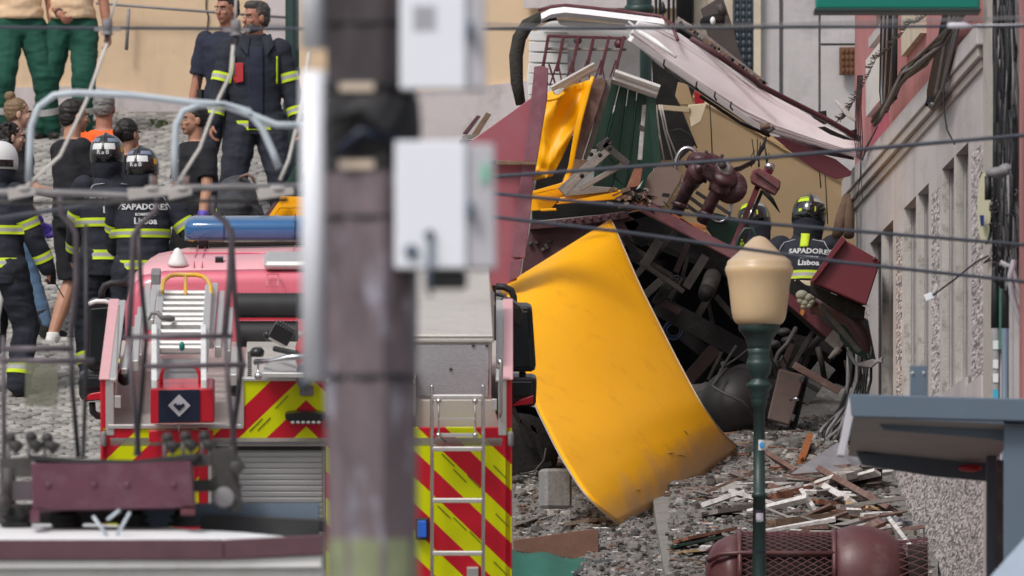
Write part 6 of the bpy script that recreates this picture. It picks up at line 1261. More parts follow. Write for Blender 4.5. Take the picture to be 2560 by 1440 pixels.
    for sx in (-1, 1):
        f.ell(Hh(.031 * sx, .080, .004), (.011, .006, .0055), M_white, 8, 6, hm); f.ell(Hh(.031 * sx, .0845, .004), (.0048, .003, .0048), M_hair, 8, 6, hm)
    f.build('eyes', root, local=True)
    f = MB()
    for sx in (-1, 1): f.tube([Hh(.014 * sx, .098, .021), Hh(.034 * sx, .094, .027), Hh(.052 * sx, .078, .021)], .005, hairm if hairm is not M_hairb else M_hair, 6)
    f.build('eyebrows', root, local=True)
    f = MB(); f.ell(Hh(0, .092, -.056), (.024, .006, .004), mat('lips', (.36, .11, .10), .5), 8, 6, hm); f.ell(Hh(0, .091, -.065), (.021, .007, .005), MATS['lips'], 8, 6, hm); f.build('lips', root, local=True)
    # hair
    if hair:
        f = MB()
        f.ell(Hh(0, -.026, .046), (.080, .096, .085), hairm, 20, 12, hm)
        if hair == 'short': f.ell(Hh(0, -.05, .0), (.074, .068, .075), hairm, 16, 10, hm); f.ell(Hh(0, .03, .095), (.06, .055, .035), hairm, 14, 8, hm)
        if hair == 'crop': f = MB(); f.ell(Hh(0, -.036, .050), (.0785, .083, .082), hairm, 20, 12, hm); f.ell(Hh(0, -.05, .0), (.070, .062, .065), hairm, 16, 10, hm)
        if hair == 'bun': f.ell(Hh(0, -.04, .01), (.078, .075, .075), hairm, 16, 10, hm); f.ell(Hh(0, -.125, .02 + po.get('bunz', 0)), (.042, .042, .042), hairm, 12, 8, hm)
        if hair == 'topbun': f.ell(Hh(0, -.04, .01), (.078, .075, .075), hairm, 16, 10, hm); f.ell(Hh(0, -.07, .14), (.05, .045, .04), hairm, 12, 8, hm)
        if hair == 'curly':
            f.ell(Hh(0, -.05, -.01), (.085, .075, .09), hairm, 16, 10, hm)
            rr = random.Random(seed)
            for i in range(40):
                a = rr.uniform(0, 6.28); z = rr.uniform(-.06, .12); f.ell(Hh(.08 * math.cos(a), -.03 - abs(.085 * math.sin(a)), z), .02, hairm, 6, 5)
        if po.get('stub'): f.ell(Hh(0, .03, -.065), (.0585, .0655, .046), hairm, 16, 10, hm)
        m2 = remeshed(f, 'hair', .007, 2)
        fold(m2, .010, 30, 1)
        finish(m2, [hairm], 'hair', root)
    # ---------- clothes
    jm = {'ff': M_ffj, 'ffopen': M_ffj, 'jacket': M_tee, 'navyshirt': M_navyc, 'tee': M_tee, 'vest': M_orange, 'beige': M_beige}[outfit]
    c = MB(); bulk = .035 if ff else .014
    hem = .80 if ff else .93 if outfit != 'beige' else .99
    bb = po.get('belly', 0)
    torso(c, [(T(0, 0, hem - .01), .17 * (1 if sex == 'm' else 1.02) + bulk, .115 + bulk + bb), (T(0, 0, hem + .06), .172 + bulk, .115 + bulk + bb), (T(0, bb * .5, 1.08), .150 * wd + bulk, .108 + bulk + bb * 1.2), (T(0, bb * .3, 1.24), .168 * wd + bulk, .115 + bulk + bb * .6), (T(0, 0, 1.37), .178 * wd + bulk * .8, .11 + bulk * .8), (T(0, -.01, 1.437), .135 * wd + bulk * .7, .088 + bulk * .6), (T(0, -.012, 1.478), .085 + bulk * .4, .072 + bulk * .5)] + ([(T(0, -.012, 1.52), .076 + bulk * .35, .07 + bulk * .4)] if ff else []), jm)
    if sex == 'f': c.ell(T(0, .09, 1.28), (.13, .05, .07), jm, 14, 8, sp)
    if outfit != 'vest' or 1:
        if sleeves and outfit != 'navyshirt':
            ar = [.068 + bulk * .5, .063 + bulk * .45, .056 + bulk * .45, .053 + bulk * .4, .046 + bulk * .3]; limb(c, Ls, Le, Lw, ar, jm); limb(c, Rs, Re, Rw, ar, jm)
        else:
            for s1, e1 in ((Ls, Le), (Rs, Re)): c.ell(s1 + Vector((0, 0, -.005)), (.078, .075, .078), jm, 14, 10); c.tube([s1, s1.lerp(e1, .35), s1.lerp(e1, .75 if outfit != 'navyshirt' else .92)], [.076, .073, .074], jm, 14)
    mj = remeshed(c, 'jacket', vox + .002, 3); fold(mj, .015 if ff else .014, 7, seed)
    mats = [jm]
    if outfit == 'vest':
        mats = [M_orange, M_tapes, M_bluev]
        for p in mj.polygons:
            z = (sp.inverted() @ (p.center - pel)).z + .94; p.material_index = 0 if z > 1.33 else 1 if z > 1.29 else 2
    jk = finish(mj, mats, {'ff': 'jacket', 'ffopen': 'jacket', 'jacket': 'jacket', 'vest': 'vest'}.get(outfit, 'shirt'), root)
    bv = bvh_of(mj)
    # trousers
    tm, rt = {'ff': (M_ffj, [.135, .115, .095, .092, .088]), 'ffopen': (M_ffj, [.135, .115, .095, .092, .088]), 'beige': (M_gpants, [.118, .108, .094, .088, .085]), 'shorts': (M_tee, [.11, .10]), 'vest': (M_bluev, [.11, .1, .08, .08, .075])}.get(po.get('bottom', outfit), (po.get('bm', M_gtro), [.105, .092, .070, .068, .06]))
    if po.get('bm'): tm = po['bm']
    c = MB(); torso(c, [(T(0, 0, 1.02), .152 + bulk * .4, .112), (T(0, 0, .93), .172 + bulk * .4, .122), (T(0, 0, .84), .16 + bulk * .3, .112)], tm)
    if po.get('bottom') == 'shorts':
        for h_, k_ in ((Lh, Lk), (Rh, Rk)): c.tube([h_, h_.lerp(k_, .5), h_.lerp(k_, 1.0)], [.115, .105, .10], tm, 16)
    else:
        for h_, k_, a_ in ((Lh, Lk, La), (Rh, Rk, Ra)): limb(c, h_, k_, a_ + Vector((0, 0, .02)), rt, tm)
    mt_ = remeshed(c, 'trousers', vox + .002, 3); fold(mt_, .020 if outfit in ('ff', 'ffopen', 'beige') else .010, 8, seed + 9)
    tr = finish(mt_, [tm], 'shorts' if po.get('bottom') == 'shorts' else 'trousers', root); bt = bvh_of(mt_)
    # boots / shoes
    sm = po.get('shoe', M_boot)
    for k_, a_, sx in ((Lk, La, -1), (Rk, Ra, 1)):
        f = MB(); fo = Vector((.18 * sx, 1, 0)).normalized()
        f.ell(a_ + Vector((0, 0, -.045)) + fo * -.005, (.044, .055, .045), sm, 12, 8); f.ell(a_ + Vector((0, 0, -.055)) + fo * .08, (.046, .105, .036), sm, 14, 8, Matrix.Rotation(-.18 * sx, 3, 'Z'))
        if sm is M_boot: f.tube([a_ + Vector((0, 0, -.03)), a_ + (k_ - a_) * .35], [.056, .068], sm, 12)
        else: f.tube([a_ + Vector((0, 0, -.03)), a_ + Vector((0, 0, .01))], [.05, .046], sm, 12)
        finish(remeshed(f, 'shoe', .009, 2), [sm], 'boot' if sm is M_boot else 'shoe', root)
    if g_:
        for side, (e_, w_) in ((-1, (Le, Lw)), (1, (Re, Rw))):
            f = MB(); d = (w_ - e_).normalized()
            hand(f, w_, d, side, po.get('grip', .8), M_glove); f.tube([w_ - d * .07, w_ - d * .02], [.039, .034], M_glove, 12)
            mg = remeshed(f, 'glove', .0066, 1)
            inflate(mg, .005)
            finish(mg, [M_glove], 'glove', root)
    # reflective bands
    if ff:
        band(root, bv, T(0, 0, 1.17), sp @ Vector((0, 0, 1)), .062, 'reflective_band') if outfit == 'ff' else None
        band(root, bv, T(0, 0, .94 if outfit == 'ff' else .855), sp @ Vector((0, 0, 1)), .068, 'reflective_band')
        for s1, e1, w1 in ((Ls, Le, Lw), (Rs, Re, Rw)):
            band(root, bv, s1.lerp(e1, .72), e1 - s1, .066, 'sleeve_band', .14, n=20); band(root, bv, e1.lerp(w1, .66), w1 - e1, .06, 'sleeve_band', .13, n=20)
        for k_, a_ in ((Lk, La), (Rk, Ra)): band(root, bt, a_.lerp(k_, .28), k_ - a_, .085, 'leg_band', .2, n=20)
    if outfit == 'beige':
        for k_, a_ in ((Lk, La), (Rk, Ra)): band(root, bt, a_.lerp(k_, .36), k_ - a_, .055, 'leg_band', .2, n=20, m1=M_tapes)
    return dict(root=root, H=Hh, hm=hm, T=T, sp=sp, bv=bv, bt=bt, Lw=Lw, Rw=Rw, Le=Le, Re=Re, Ls=Ls, Rs=Rs, k=k)
M_navyc = mat('navy cotton', (.016, .02, .042), .85, var=.25, scale=9, bump=.003, bscale=25)
def helmet(p, style, text=None):
    Hh, hm, root = p['H'], p['hm'], p['root']
    n = 28
    def dome(k, z): 
        return [Hh((.118 * k) * math.cos(t), -.012 + (.145 * k) * math.sin(t), z) for t in [2 * math.pi * j / n for j in range(n)]]
    b = MB(); prof = [(-.045, 1.0), (-.01, 1.03), (.03, 1.03), (.07, .98), (.105, .86), (.132, .66), (.150, .40), (.157, .15), (.158, .02)]
    b.loft([dome(k, z) for z, k in prof], M_helm if style != 'white' else M_helw); sh = b.build('helmet', root, local=True)
    # crest and brim
    b = MB(); b.tube([Hh(0, .14, .05), Hh(0, .10, .125), Hh(0, .03, .158), Hh(0, -.06, .158), Hh(0, -.13, .115), Hh(0, -.16, .04)], .011, M_helm, 8, round_=True); b.build('helmet_crest', root, local=True)
    b = MB()
    def cap(a0, a1, z0, z1, kk, m, nm, par=None):
        bb = MB(); zs = [z0, (z0 + z1) / 2, z1]; 
        def rad_(z):
            for (za, ka), (zb_, kb) in zip(prof, prof[1:]):
                if z <= zb_: return (ka + (kb - ka) * (z - za) / (zb_ - za)) * kk
            return .1
        bb.loft([[Hh(.118 * rad_(z) * math.cos(t), -.012 + .145 * rad_(z) * math.sin(t), z) for t in [a0 + (a1 - a0) * j / 10 for j in range(11)]] for z in zs], m, cap=False, closed=False); return bb.build(nm, par or root, local=True)
    bk = -math.pi / 2
    if style == 'rsb':
        cap(bk - .75, bk - .06, .045, .088, 1.012, M_helw, 'helmet_band'); cap(bk + .06, bk + .75, .045, .088, 1.012, M_helw, 'helmet_band'); cap(bk - 1.1, bk - .3, .098, .125, 1.012, mat('blue grey tape', (.2, .24, .33), .3), 'helmet_panel'); cap(bk + .3, bk + 1.1, .098, .125, 1.012, MATS['blue grey tape'], 'helmet_panel')
        cap(bk + 1.15, bk + 1.4, .03, .07, 1.015, M_yel, 'helmet_badge')
    elif style == 'lime':
        cap(bk - .9, bk - .15, .075, .115, 1.012, M_tapey, 'helmet_band'); cap(bk + .15, bk + .9, .075, .115, 1.012, M_tapes, 'helmet_band'); cap(bk - .75, bk - .55, .0, .02, 1.012, M_tapey, 'helmet_mark'); cap(bk + .2, bk + .28, .0, .035, 1.012, M_tapey, 'helmet_mark'); cap(bk + .9, bk + .98, .0, .03, 1.012, M_tapey, 'helmet_mark')
    else:
        cap(bk - .3, bk + 1.6, -.03, .02, 1.012, M_helm, 'helmet_band')
    # neck curtain
    c = MB(); c.loft([[Hh(k1 * math.cos(t), -.02 + k2 * math.sin(t), z) for t in [2 * math.pi * j / 20 for j in range(20)]] for z, k1, k2 in ((.0, .108, .13), (-.05, .112, .13), (-.1, .105, .12), (-.15, .098, .105), (-.185, .09, .09))], M_ffj)
    mc = remeshed(c, 'neck', .012, 2); fold(mc, .012, 9, 3); finish(mc, [M_ffj], 'neck_guard', root)
    if text:
        def pl(x, y):
            t = bk + x / .13; return Hh(.1235 * math.cos(t), -.012 + .1515 * math.sin(t), .012 + y)
        textmesh(text, .042, M_letter, 'helmet_lettering', None, pl) if 0 else None
        cu = text_local(text, .044, pl, 'helmet_lettering', root)
def text_local(s, size, place, nm, root, m=None, bold=.0015, sp=1.0):
    cu = bpy.data.curves.new('t', 'FONT'); cu.body = s; cu.size = size; cu.align_x = 'CENTER'; cu.offset = bold; cu.resolution_u = 2; cu.space_character = sp
    o = bpy.data.objects.new('t', cu); me = bpy.data.meshes.new_from_object(o)
    b = MB(); b.add([place(v.co.x, v.co.y) for v in me.vertices], [tuple(q.vertices) for q in me.polygons], m or M_letter)
    bpy.data.objects.remove(o); bpy.data.meshes.remove(me); bpy.data.curves.remove(cu); return b.build(nm, root, local=True, kind='sheet')
def backtext(p, z=1.34, s=1.0, x0=0):
    T, bv, root = p['T'], p['bv'], p['root']
    def mk(zc):
        def pl(x, y):
            o = T(x + x0, -.6, zc + y); d = p['sp'] @ Vector((0, 1, 0)); h = bv.ray_cast(o, d, 1.2); q = h[0] if h[0] else T(x + x0, -.15, zc + y); return q - d * .007
        return pl
    text_local('SAPADORES', .061 * s, mk(z), 'lettering', root, bold=.002, sp=1.02); text_local('BOMBEIROS', .028 * s, mk(z - .045 * s), 'lettering', root, bold=.0008); text_local('Lisboa', .066 * s, mk(z - .105 * s), 'lettering', root, bold=.002)
    for sx in (-1, 1):       # pale piping over the shoulder blades
        b = MB(); pts = []
        for k in range(9):
            u = k / 8; o = T(sx * (.06 + .13 * u), -.6, 1.445 - .015 * u - .11 * max(0, u - .6) / .4 * .8); h = bv.ray_cast(o, p['sp'] @ Vector((0, 1, 0)), 1.2)
            if h[0]: pts.append(h[0] - p['sp'] @ Vector((0, .003, 0)))
        if len(pts) > 2: b.tube(pts, .0028, M_letter, 5); b.build('piping', root, local=True)
def onground(px, Y, dz=0): x = P(px, 0, Y).x; return (x, Y, g(x, Y) + dz)
r90 = math.pi / 2
# --- two workers in green trousers at the wall
for px, lab, sd, ps, tw in ((52, 'worker in green trousers and beige shirt at the far left of the wall, arms down', 3, dict(la=(-.24, 0), ra=(.16, .05), rw=(.30, .0, .80), belly=.03, shoe=M_boot), .1), (180, 'worker in green trousers and beige shirt with a watch, hand at his belt', 5, dict(la=(-.10, .05), ra=(.24, -.02), lw=(-.30, .02, .84), rw=(.06, .2, 1.0), belly=.04), -.15)):
    Yp = 139.6; p = person((P(px, 0, Yp).x, Yp, g(0, Yp)), math.pi + tw, lab, 1.72, 'beige', ps, M_skinr, 'short', M_hair, seed=sd)
    b = MB(); b.loft([[p['T'](.17 * math.cos(t), .125 * math.sin(t) + .02, z) for t in [2 * math.pi * j / 24 for j in range(24)]] for z in (.99, 1.02)], M_rub_k); b.build('belt', p['root'], local=True)
    if px == 180: w = p['Rw']; b = MB(); b.tube([w.lerp(p['Re'], .1), w.lerp(p['Re'], .22)], .037, M_rub_k, 12); b.build('watch', p['root'], local=True)
# --- older firefighter, open jacket
Yp = 135.0; p = person(onground(638, Yp), math.pi + .12, 'bareheaded firefighter with open dark jacket, grey stubble, looking left', 1.83, 'ffopen', dict(lw=(-.33, .08, .80), rw=(.33, .06, .80), stub=1, la=(-.2, .06), ra=(.2, -.03)), M_skinr, 'short', mat('dark greying hair', (.07, .062, .058), .7, var=.4, scale=60, bump=.004, bscale=90), head_yaw=-1.0, seed=11)
T, rt_ = p['T'], p['root']
def fr_pt(x, z, off=.008):
    o = T(x, .7, z); h = p['bv'].ray_cast(o, p['sp'] @ Vector((0, -1, 0)), 1.4); return (h[0] if h[0] else T(x, .15, z)) + Vector((0, off, 0))
b = MB(); b.grid(lambda u, v: fr_pt(-.045 + .12 * u * (1 - .1 * v), 1.43 - .6 * v), 8, 30, M_navyc, off=(0, .006, 0)); b.build('t_shirt', rt_, local=True)
for x in (-.15, .17):
    b = MB(); b.grid(lambda u, v: fr_pt(x + .014 * (u - .5) + (.02 * v if x > 0 else 0), 1.36 - .2 * v, .011), 2, 10, M_tapey, off=(0, .004, 0)); b.build('piping', rt_, local=True)
b = MB(); b.prism([fr_pt(x, z, .03) for x, z in ((.10, 1.31), (.165, 1.31), (.17, 1.19), (.155, 1.16), (.10, 1.17))], (0, -.03, 0), mat('red radio', (.4, .02, .03), .45)); b.build('radio', rt_, local=True, bevel=.006)
b = MB(); b.tube([fr_pt(.165, 1.36, .02), fr_pt(.165, 1.22, .02)], .008, M_cabg, 6); b.build('radio_clip', rt_, local=True)
b = MB()
for sx in (-1, 1): b.prism([T(sx * .04, .06, 1.50), T(sx * .11, .05, 1.53), T(sx * .13, .10, 1.44), T(sx * .07, .16, 1.36)], (0, .014, .0), M_ffj)
b.ell(T(0, -.08, 1.50), (.12, .06, .05), M_ffj, 14, 8)
b.build('collar', rt_, local=True, bevel=.004)
# --- man in navy behind him
Yp = 135.9; p = person(onground(566, Yp), math.pi - .35, 'man in navy shirt standing behind the bareheaded firefighter, arm hanging', 1.74, 'navyshirt', dict(lw=(-.28, .05, .82), rw=(.29, .05, .82), bm=M_navyc, grip=1.0), M_skinr, 'short', M_hair, head_yaw=-.3, seed=13)
b = MB(); b.box(p['T'](.2, .06, .98), (.04, .05, .1), M_plas); b.tube([p['T'](.2, .06, 1.02), p['T'](.235, .06, 1.2)], .005, M_plas, 6); b.build('radio', p['root'], local=True)
# --- man in black T-shirt
Yp = 130.7; p = person(onground(188, Yp), -r90 + .45, 'man in black T-shirt and shorts with violet gloves and white trainers', 1.80, 'tee', dict(lw=(-.24, .12, .80), rw=(.25, .22, .86), bottom='shorts', shoe=M_shoew, glove=1, la=(-.12, -.12), ra=(.12, .10), grip=.5), M_skin, 'short', M_hair, seed=17)
# --- grey haired man in orange
Yp = 131.3; p = person(onground(262, Yp), -.25, 'grey haired man in orange and blue vest seen from behind', 1.76, 'vest', dict(bm=M_bluev), M_skinr, 'short', M_hairg, seed=19)
# --- firefighters with black helmets
Yp = 129.0; p = person(onground(268, Yp), .32, 'helmeted firefighter from behind, left of the two with RSB helmets', 1.80, 'ff', dict(lw=(-.16, .3, .95), rw=(.18, .3, .95)), seed=23, hair=None, head_yaw=-.5); helmet(p, 'rsb', 'R S B'); backtext(p)
Yp = 128.7; p = person(onground(356, Yp), .15, 'helmeted firefighter from behind, right of the two, elbow bent outward', 1.76, 'ff', dict(lw=(-.16, .3, .95), rw=(.36, .12, .98)), seed=29, hair=None, head_yaw=-.45); helmet(p, 'rsb', 'R S B'); backtext(p)
# --- woman behind helmets
Yp = 130.7; p = person(onground(322, Yp), -.7, 'dark haired woman with tied hair mostly hidden behind two helmets', 1.66, 'tee', {}, M_skin, 'bun', M_hair, seed=31, sex='f')
# --- woman in black T-shirt facing left
Yp = 131.0; p = person(onground(482, Yp), r90 + .55, 'woman in black T-shirt with dark bun looking left, violet gloves', 1.72, 'tee', dict(lw=(-.27, .1, .84), rw=(.26, .1, .84), bm=M_gtro, glove=1, bunz=-.02, grip=.6), M_skin, 'bun', M_hair, head_yaw=-.1, seed=37, sex='f')
def fpt(x, z, off=.008):
    h = p['bv'].ray_cast(p['T'](x, .7, z), Vector((0, -1, 0)), 1.4); return (h[0] if h[0] else p['T'](x, .13, z)) + Vector((0, off, 0))
sw = [(-.020, .006), (-.010, -.002), (.002, -.004), (.026, .012), (.004, .002), (-.008, .002), (-.014, .012)]
b = MB(); b.prism([fpt(.055 + x * 1.5, 1.33 + z * 1.5, .012) for x, z in sw], (0, -.006, 0), M_white); b.build('chest_mark', p['root'], local=True)
# --- firefighter at left edge, white helmet, radio in hand
Yp = 128.6; p = person(onground(2, Yp), -.75, 'firefighter with white helmet at the left edge holding a small radio', 1.82, 'ff', dict(lw=(-.27, .1, .86), rw=(.29, .22, .86), la=(-.15, -.05), ra=(.13, .05), grip=1.3), M_skinr, None, seed=41, head_yaw=.1); helmet(p, 'white'); 
b = MB(); d = (p['Rw'] - p['Re']).normalized(); c = p['Rw'] + d * .07; b.box(c, (.035, .05, .1), M_plas); b.tube([c, c + Vector((.02, .1, -.14))], .004, M_plas, 6); rd_ = b.build('radio', p['root'], local=True)
b = MB(); b.grid(lambda u, v: (lambda h: (h[0] if h[0] else p['T'](.1, -.2, 1.2)) + Vector((0, -.008, 0)))(p['bv'].ray_cast(p['T'](.06 + .06 * u, -.7, 1.38 - .35 * v), Vector((0, 1, 0)), 1.2)), 3, 14, M_tapey, off=(0, -.004, 0)); b.build('lime_strap', p['root'], local=True)
b = MB(); b.tube([p['T'](.13, -.15, .78), p['T'](.17, -.15, .68), p['T'](.15, -.16, .55), p['T'](.13, -.14, .45)], [.008, .02, .018, .02], M_tapes, 6); b.build('belt_strap', p['root'], local=True)
# --- woman in jeans and woman with blond bun behind him
Yp = 130.9; p = person(onground(30, Yp), -r90 + .2, 'young woman with curly dark hair and jeans beside the white helmet', 1.60, 'tee', dict(lean=0, lw=(-.2, .3, .95), rw=(.2, .44, 1.16), bm=M_jean, glove=1, la=(-.12, .16), ra=(.12, .26)), M_skinp, 'curly', M_hair, seed=43, sex='f')
Yp = 131.6; p = person(onground(48, Yp), -r90 + .1, 'woman with dark blond hair in a top bun at the left edge', 1.66, 'jacket', {}, M_skinp, 'topbun', M_hairb, seed=47, sex='f')
# --- crouching figure and backpack behind the fire engine
Yp = 129.6; p = person(onground(622, Yp), .3, 'crouching person in dark clothes beside the grey backpack', 1.74, 'jacket', dict(drop=.5, bend=1.15, lw=(-.2, .3, 1.0), rw=(.2, .3, 1.0)), M_skin, 'short', M_hair, seed=53, head_pitch=.6)
t = thing('backpack', P(590, 560, 128.4), 'dark grey backpack slumped on the broken boards behind the light bar', 'backpack')
b = MB(); b.ell(P(592, 500, 128.4), (.15, .13, .17), M_pack, 16, 10); b.ell(P(585, 520, 128.3), (.12, .12, .11), M_pack, 14, 8); b.ell(P(610, 535, 128.4), (.14, .12, .1), M_pack, 14, 8)
mbp = remeshed(b, 'bp', .012, 3); fold(mbp, .03, 7, 4)
for v in mbp.vertices: v.co -= ROOTPOS[t.name]
finish(mbp, [M_pack], 'bag', t)
b = MB(); b.tube([P(596, 455, 128.35), P(602, 442, 128.3), P(618, 436, 128.3), P(632, 444, 128.3), P(640, 470, 128.3)], .012, M_brown, 7); b.build('strap', t)
poly([(520, 560), (660, 556), (670, 1000), (510, 1000)], 128.3, .3, M_soot_shade).build('dark_mass', rem)
# --- firefighters inside the wreck
Yp = 130.0; p = person(onground(1898, Yp), .25, 'helmeted firefighter bent down behind the slanted maroon post', 1.80, 'ff', dict(drop=.58, bend=.40, lw=(-.25, .35, 1.1), rw=(.2, .35, 1.0)), seed=59, hair=None, head_yaw=-.3); helmet(p, 'lime')
Yp = 129.7; p = person(onground(2020, Yp), -.22, 'helmeted firefighter with back lettering working between wreck and pale wall', 1.84, 'ff', dict(drop=.54, bend=.30, lean=-.01, lw=(-.30, .35, 1.02), rw=(.3, .35, 1.0)), seed=61, hair=None, head_yaw=.3); helmet(p, 'lime'); backtext(p, 1.33, .88, .05)
b = MB(); b.grid(lambda u, v: (lambda h: (h[0] if h[0] else p['T'](.0, -.14, 1.4)) + Vector((0, -.012, 0)))(p['bv'].ray_cast(p['T'](-.02 + .06 * u, -.7, 1.49 - .11 * v), p['sp'] @ Vector((0, 1, 0)), 1.2)), 3, 6, M_tapey, off=(0, -.004, 0)); b.build('lime_tab', p['root'], local=True)
bpy.data.scenes.remove(TMP)
# ================================================================ DEBRIS ON THE GROUND
R.seed(21)
def gz(px, py, up=0): p = GP(px, py); return p + Vector((0, 0, up))
# bumpy bed of dust and crushed stone
b = MB(); nx, ny = 110, 190
def bed(u, v):
    px = 1262 + (2345 - 1262) * u; py = 1570 - (1570 - 1010) * v; p = GP(px, py)
    h = .045 + .05 * noise.noise(Vector((p.x * 4, p.y * 3, 0))) + .035 * abs(noise.noise(Vector((p.x * 13, p.y * 9, 1)))) + .02 * noise.noise(Vector((p.x * 40, p.y * 25, 2)))
    if px > 1650: h += .12
    if py < 1110: h *= .8
    h += .10 * math.exp(-((px - 2060) / 190) ** 2 - ((py - 1240) / 80) ** 2)
    if px < 1290: h = -.05
    if 1620 < px < 1672 and py > 1262: h = .03 + h * .1
    return p + Vector((0, -.0, h))
b.grid(bed, nx, ny, M_rub); bed_o = b.build('rubble_bed', label='dusty bed of crushed stone and plaster under the wreck', cat='rubble', kind='stuff')
BED = BVHTree.FromPolygons([v.co + bed_o.location for v in bed_o.data.vertices], [tuple(q.vertices) for q in bed_o.data.polygons])
def BP(px, py, up=0):
    d = Vector(((px - 1280) / F_PX, 1, (HY - py) / F_PX)); h = BED.ray_cast(Vector((0, 0, 0)), d.normalized(), 400)
    p = h[0] if h[0] else GP(px, py); p = Vector(p); return p + Vector((0, 0, up))
# fine chips: tens of thousands of real grains would be too many, these few thousand are one mass
M_chips = [mat('chip pale', (.38, .365, .35), .85, var=.3, scale=20), mat('chip mid', (.19, .18, .17), .85, var=.3, scale=20), mat('chip dark', (.075, .07, .065), .85, var=.3, scale=20), M_woodr, M_wood, M_brown, M_wwood]
b = MB()
for k in range(11000):
    px, py = R.uniform(1270, 2330), R.uniform(1040, 1450)
    if px > 2200 + (py - 1180) * .55: continue
    p = BP(px, py); s = R.choice((.007, .010, .013, .02, .028)) * R.uniform(.7, 1.3); q = Matrix.Rotation(R.uniform(0, 3.1), 3, 'Z') @ Matrix.Rotation(R.uniform(-.6, .6), 3, 'X')
    if R.random() < .25:
        m = R.choice(M_chips[3:]); sz = (s * R.uniform(2, 6), s * .6, s * .35)
    else: m = R.choice((M_chips[0], M_chips[1], M_chips[1], M_chips[1], M_chips[2], M_chips[2])); sz = (s * R.uniform(.8, 1.8), s, s * R.uniform(.4, 1))
    c = p + Vector((0, 0, sz[2] * .3)); h = [x / 2 for x in sz]; j = lambda: R.uniform(.55, 1.15)
    vs = [c + q @ Vector((sx * h[0] * j(), sy * h[1] * j(), sz_ * h[2] * j())) for sx in (-1, 1) for sy in (-1, 1) for sz_ in (-1, 1)]
    b.add(vs, [(0, 1, 3, 2), (4, 6, 7, 5), (0, 4, 5, 1), (2, 3, 7, 6), (0, 2, 6, 4), (1, 5, 7, 3)], m)
b.build('fine_rubble', label='thousands of stone chips and wood crumbs strewn over the rubble', cat='rubble', kind='stuff')
def zone(o, px, py, what, kind):
    z = 'left of the kerb' if px < 1640 else 'behind the lamp post' if px < 1900 else 'in the plank pile' if px < 2100 else 'by the pebble dash wall'
    h = ' near the wreck' if py < 1250 else ', low down' if py > 1350 else ''
    o['label'] = what.replace(' chunk', ' large').replace('pale large', 'large pale') + ' lying ' + z + h; o['group'] = '%s: %s %s%s' % (kind, what, z, h)
# broken stones, one object each, a few shared meshes
def stonemesh(i):
    b = MB(); rr = random.Random(i + 100); n = 8; rings = []
    for z, k in ((0, .85), (.25, 1.0), (.7, .9), (1, .6)): rings.append([Vector((k * (.9 + .3 * rr.random()) * math.cos(2 * math.pi * j / n) * .5, k * (.9 + .3 * rr.random()) * math.sin(2 * math.pi * j / n) * .5, (z + rr.uniform(-.12, .12)) * .75)) for j in range(n)])
    b.loft(rings, [M_cobA, M_rub, M_cobB, M_chips[1]][i % 4], smooth=False); o = b.build('broken_stone', label='broken paving stone lying loose in the rubble bed', cat='stone', group='broken stones strewn in the rubble'); return o
protos = [stonemesh(i) for i in range(6)]; used = set()
spots = [(1700, 1262, 26), (1740, 1270, 24), (1668, 1282, 24), (1728, 1290, 26), (1380, 1292, 22), (1340, 1330, 26), (1330, 1310, 20), (1590, 1340, 24), (1610, 1345, 18), (1585, 1375, 30), (1420, 1290, 24), (1350, 1310, 16), (1300, 1300, 18), (1780, 1215, 22), (1890, 1150, 30), (1945, 1140, 34), (1980, 1150, 30), (1640, 1290, 16), (1660, 1405, 26), (1545, 1340, 18), (1560, 1318, 16), (1600, 1400, 22), (1925, 1120, 34), (1990, 1118, 40), (2030, 1126, 30), (1880, 1128, 28), (2075, 1120, 26), (1300, 1240, 24), (1330, 1225, 20), (1292, 1205, 26)]
for k in range(110):
    px, py = R.uniform(1285, 2250), R.uniform(1140, 1435)
    if px > 2180 + (py - 1180) * .5: continue
    spots.append((px, py, R.choice((8, 10, 12, 16, 20))))
for i, (px, py, s) in enumerate(spots):
    src = protos[i % 6]; o = src if i < 6 else copyof(src); p = BP(px, py); k = S(s, p.y); o.location = p - Vector((0, 0, k * .1)); o.scale = (k * R.uniform(.9, 1.5), k * 1.1, k * R.uniform(.7, 1.1)); o.rotation_euler = (R.uniform(-.3, .3), R.uniform(-.3, .3), R.uniform(0, 6)); zone(o, px, py, ('pale', 'dusty brown', 'light grey', 'mid grey')[(i % 6) % 4] + (' chunk' if s > 19 else ' small') + ' broken stone', 'stones')
# the square granite block
t = MB(); p = P(1388, 1222, 122.0); q = Matrix.Rotation(.25, 3, 'Z'); t.box(p, (.19, .2, .27), mat('granite', (.25, .245, .24), .85, var=.3, scale=30, bump=.004, bscale=60), q); t.build('granite_block', bevel=.02, label='upright squared grey granite block under the edge of the yellow panel', cat='block')
# planks, each its own thing
def plank(a, c, w, m, lab, depth=.11, up=.03, twist=0, nm='plank', cat='plank', e=0, lift=(0, 0)):
    A, C_ = BP(*a), BP(*c); A.z += up + lift[0]; C_.z += up + lift[1]; b = MB(); b.beam(A, C_, S(w, A.y), depth, m, e=e)
    # ragged ends
    d = (C_ - A).normalized()
    for P0, s in ((A, -1), (C_, 1)):
        for k in range(4):
            off = Vector((0, R.uniform(-.5, .5) * depth, R.uniform(-.4, .4) * S(w, A.y))); b.beam(P0 + off - d * s * .01, P0 + off + d * s * R.uniform(.02, .07), S(w, A.y) * .28, depth * .25, m, e=.8)
    return b.build(nm, label=lab, cat=cat, bevel=.003)
plank((1800, 1232), (2000, 1206), 24, M_wwood, 'long white painted board with a torn left end, topmost of the white boards')
plank((1806, 1254), (1990, 1232), 12, M_wwood, 'narrow white board lying just below the long white painted board')
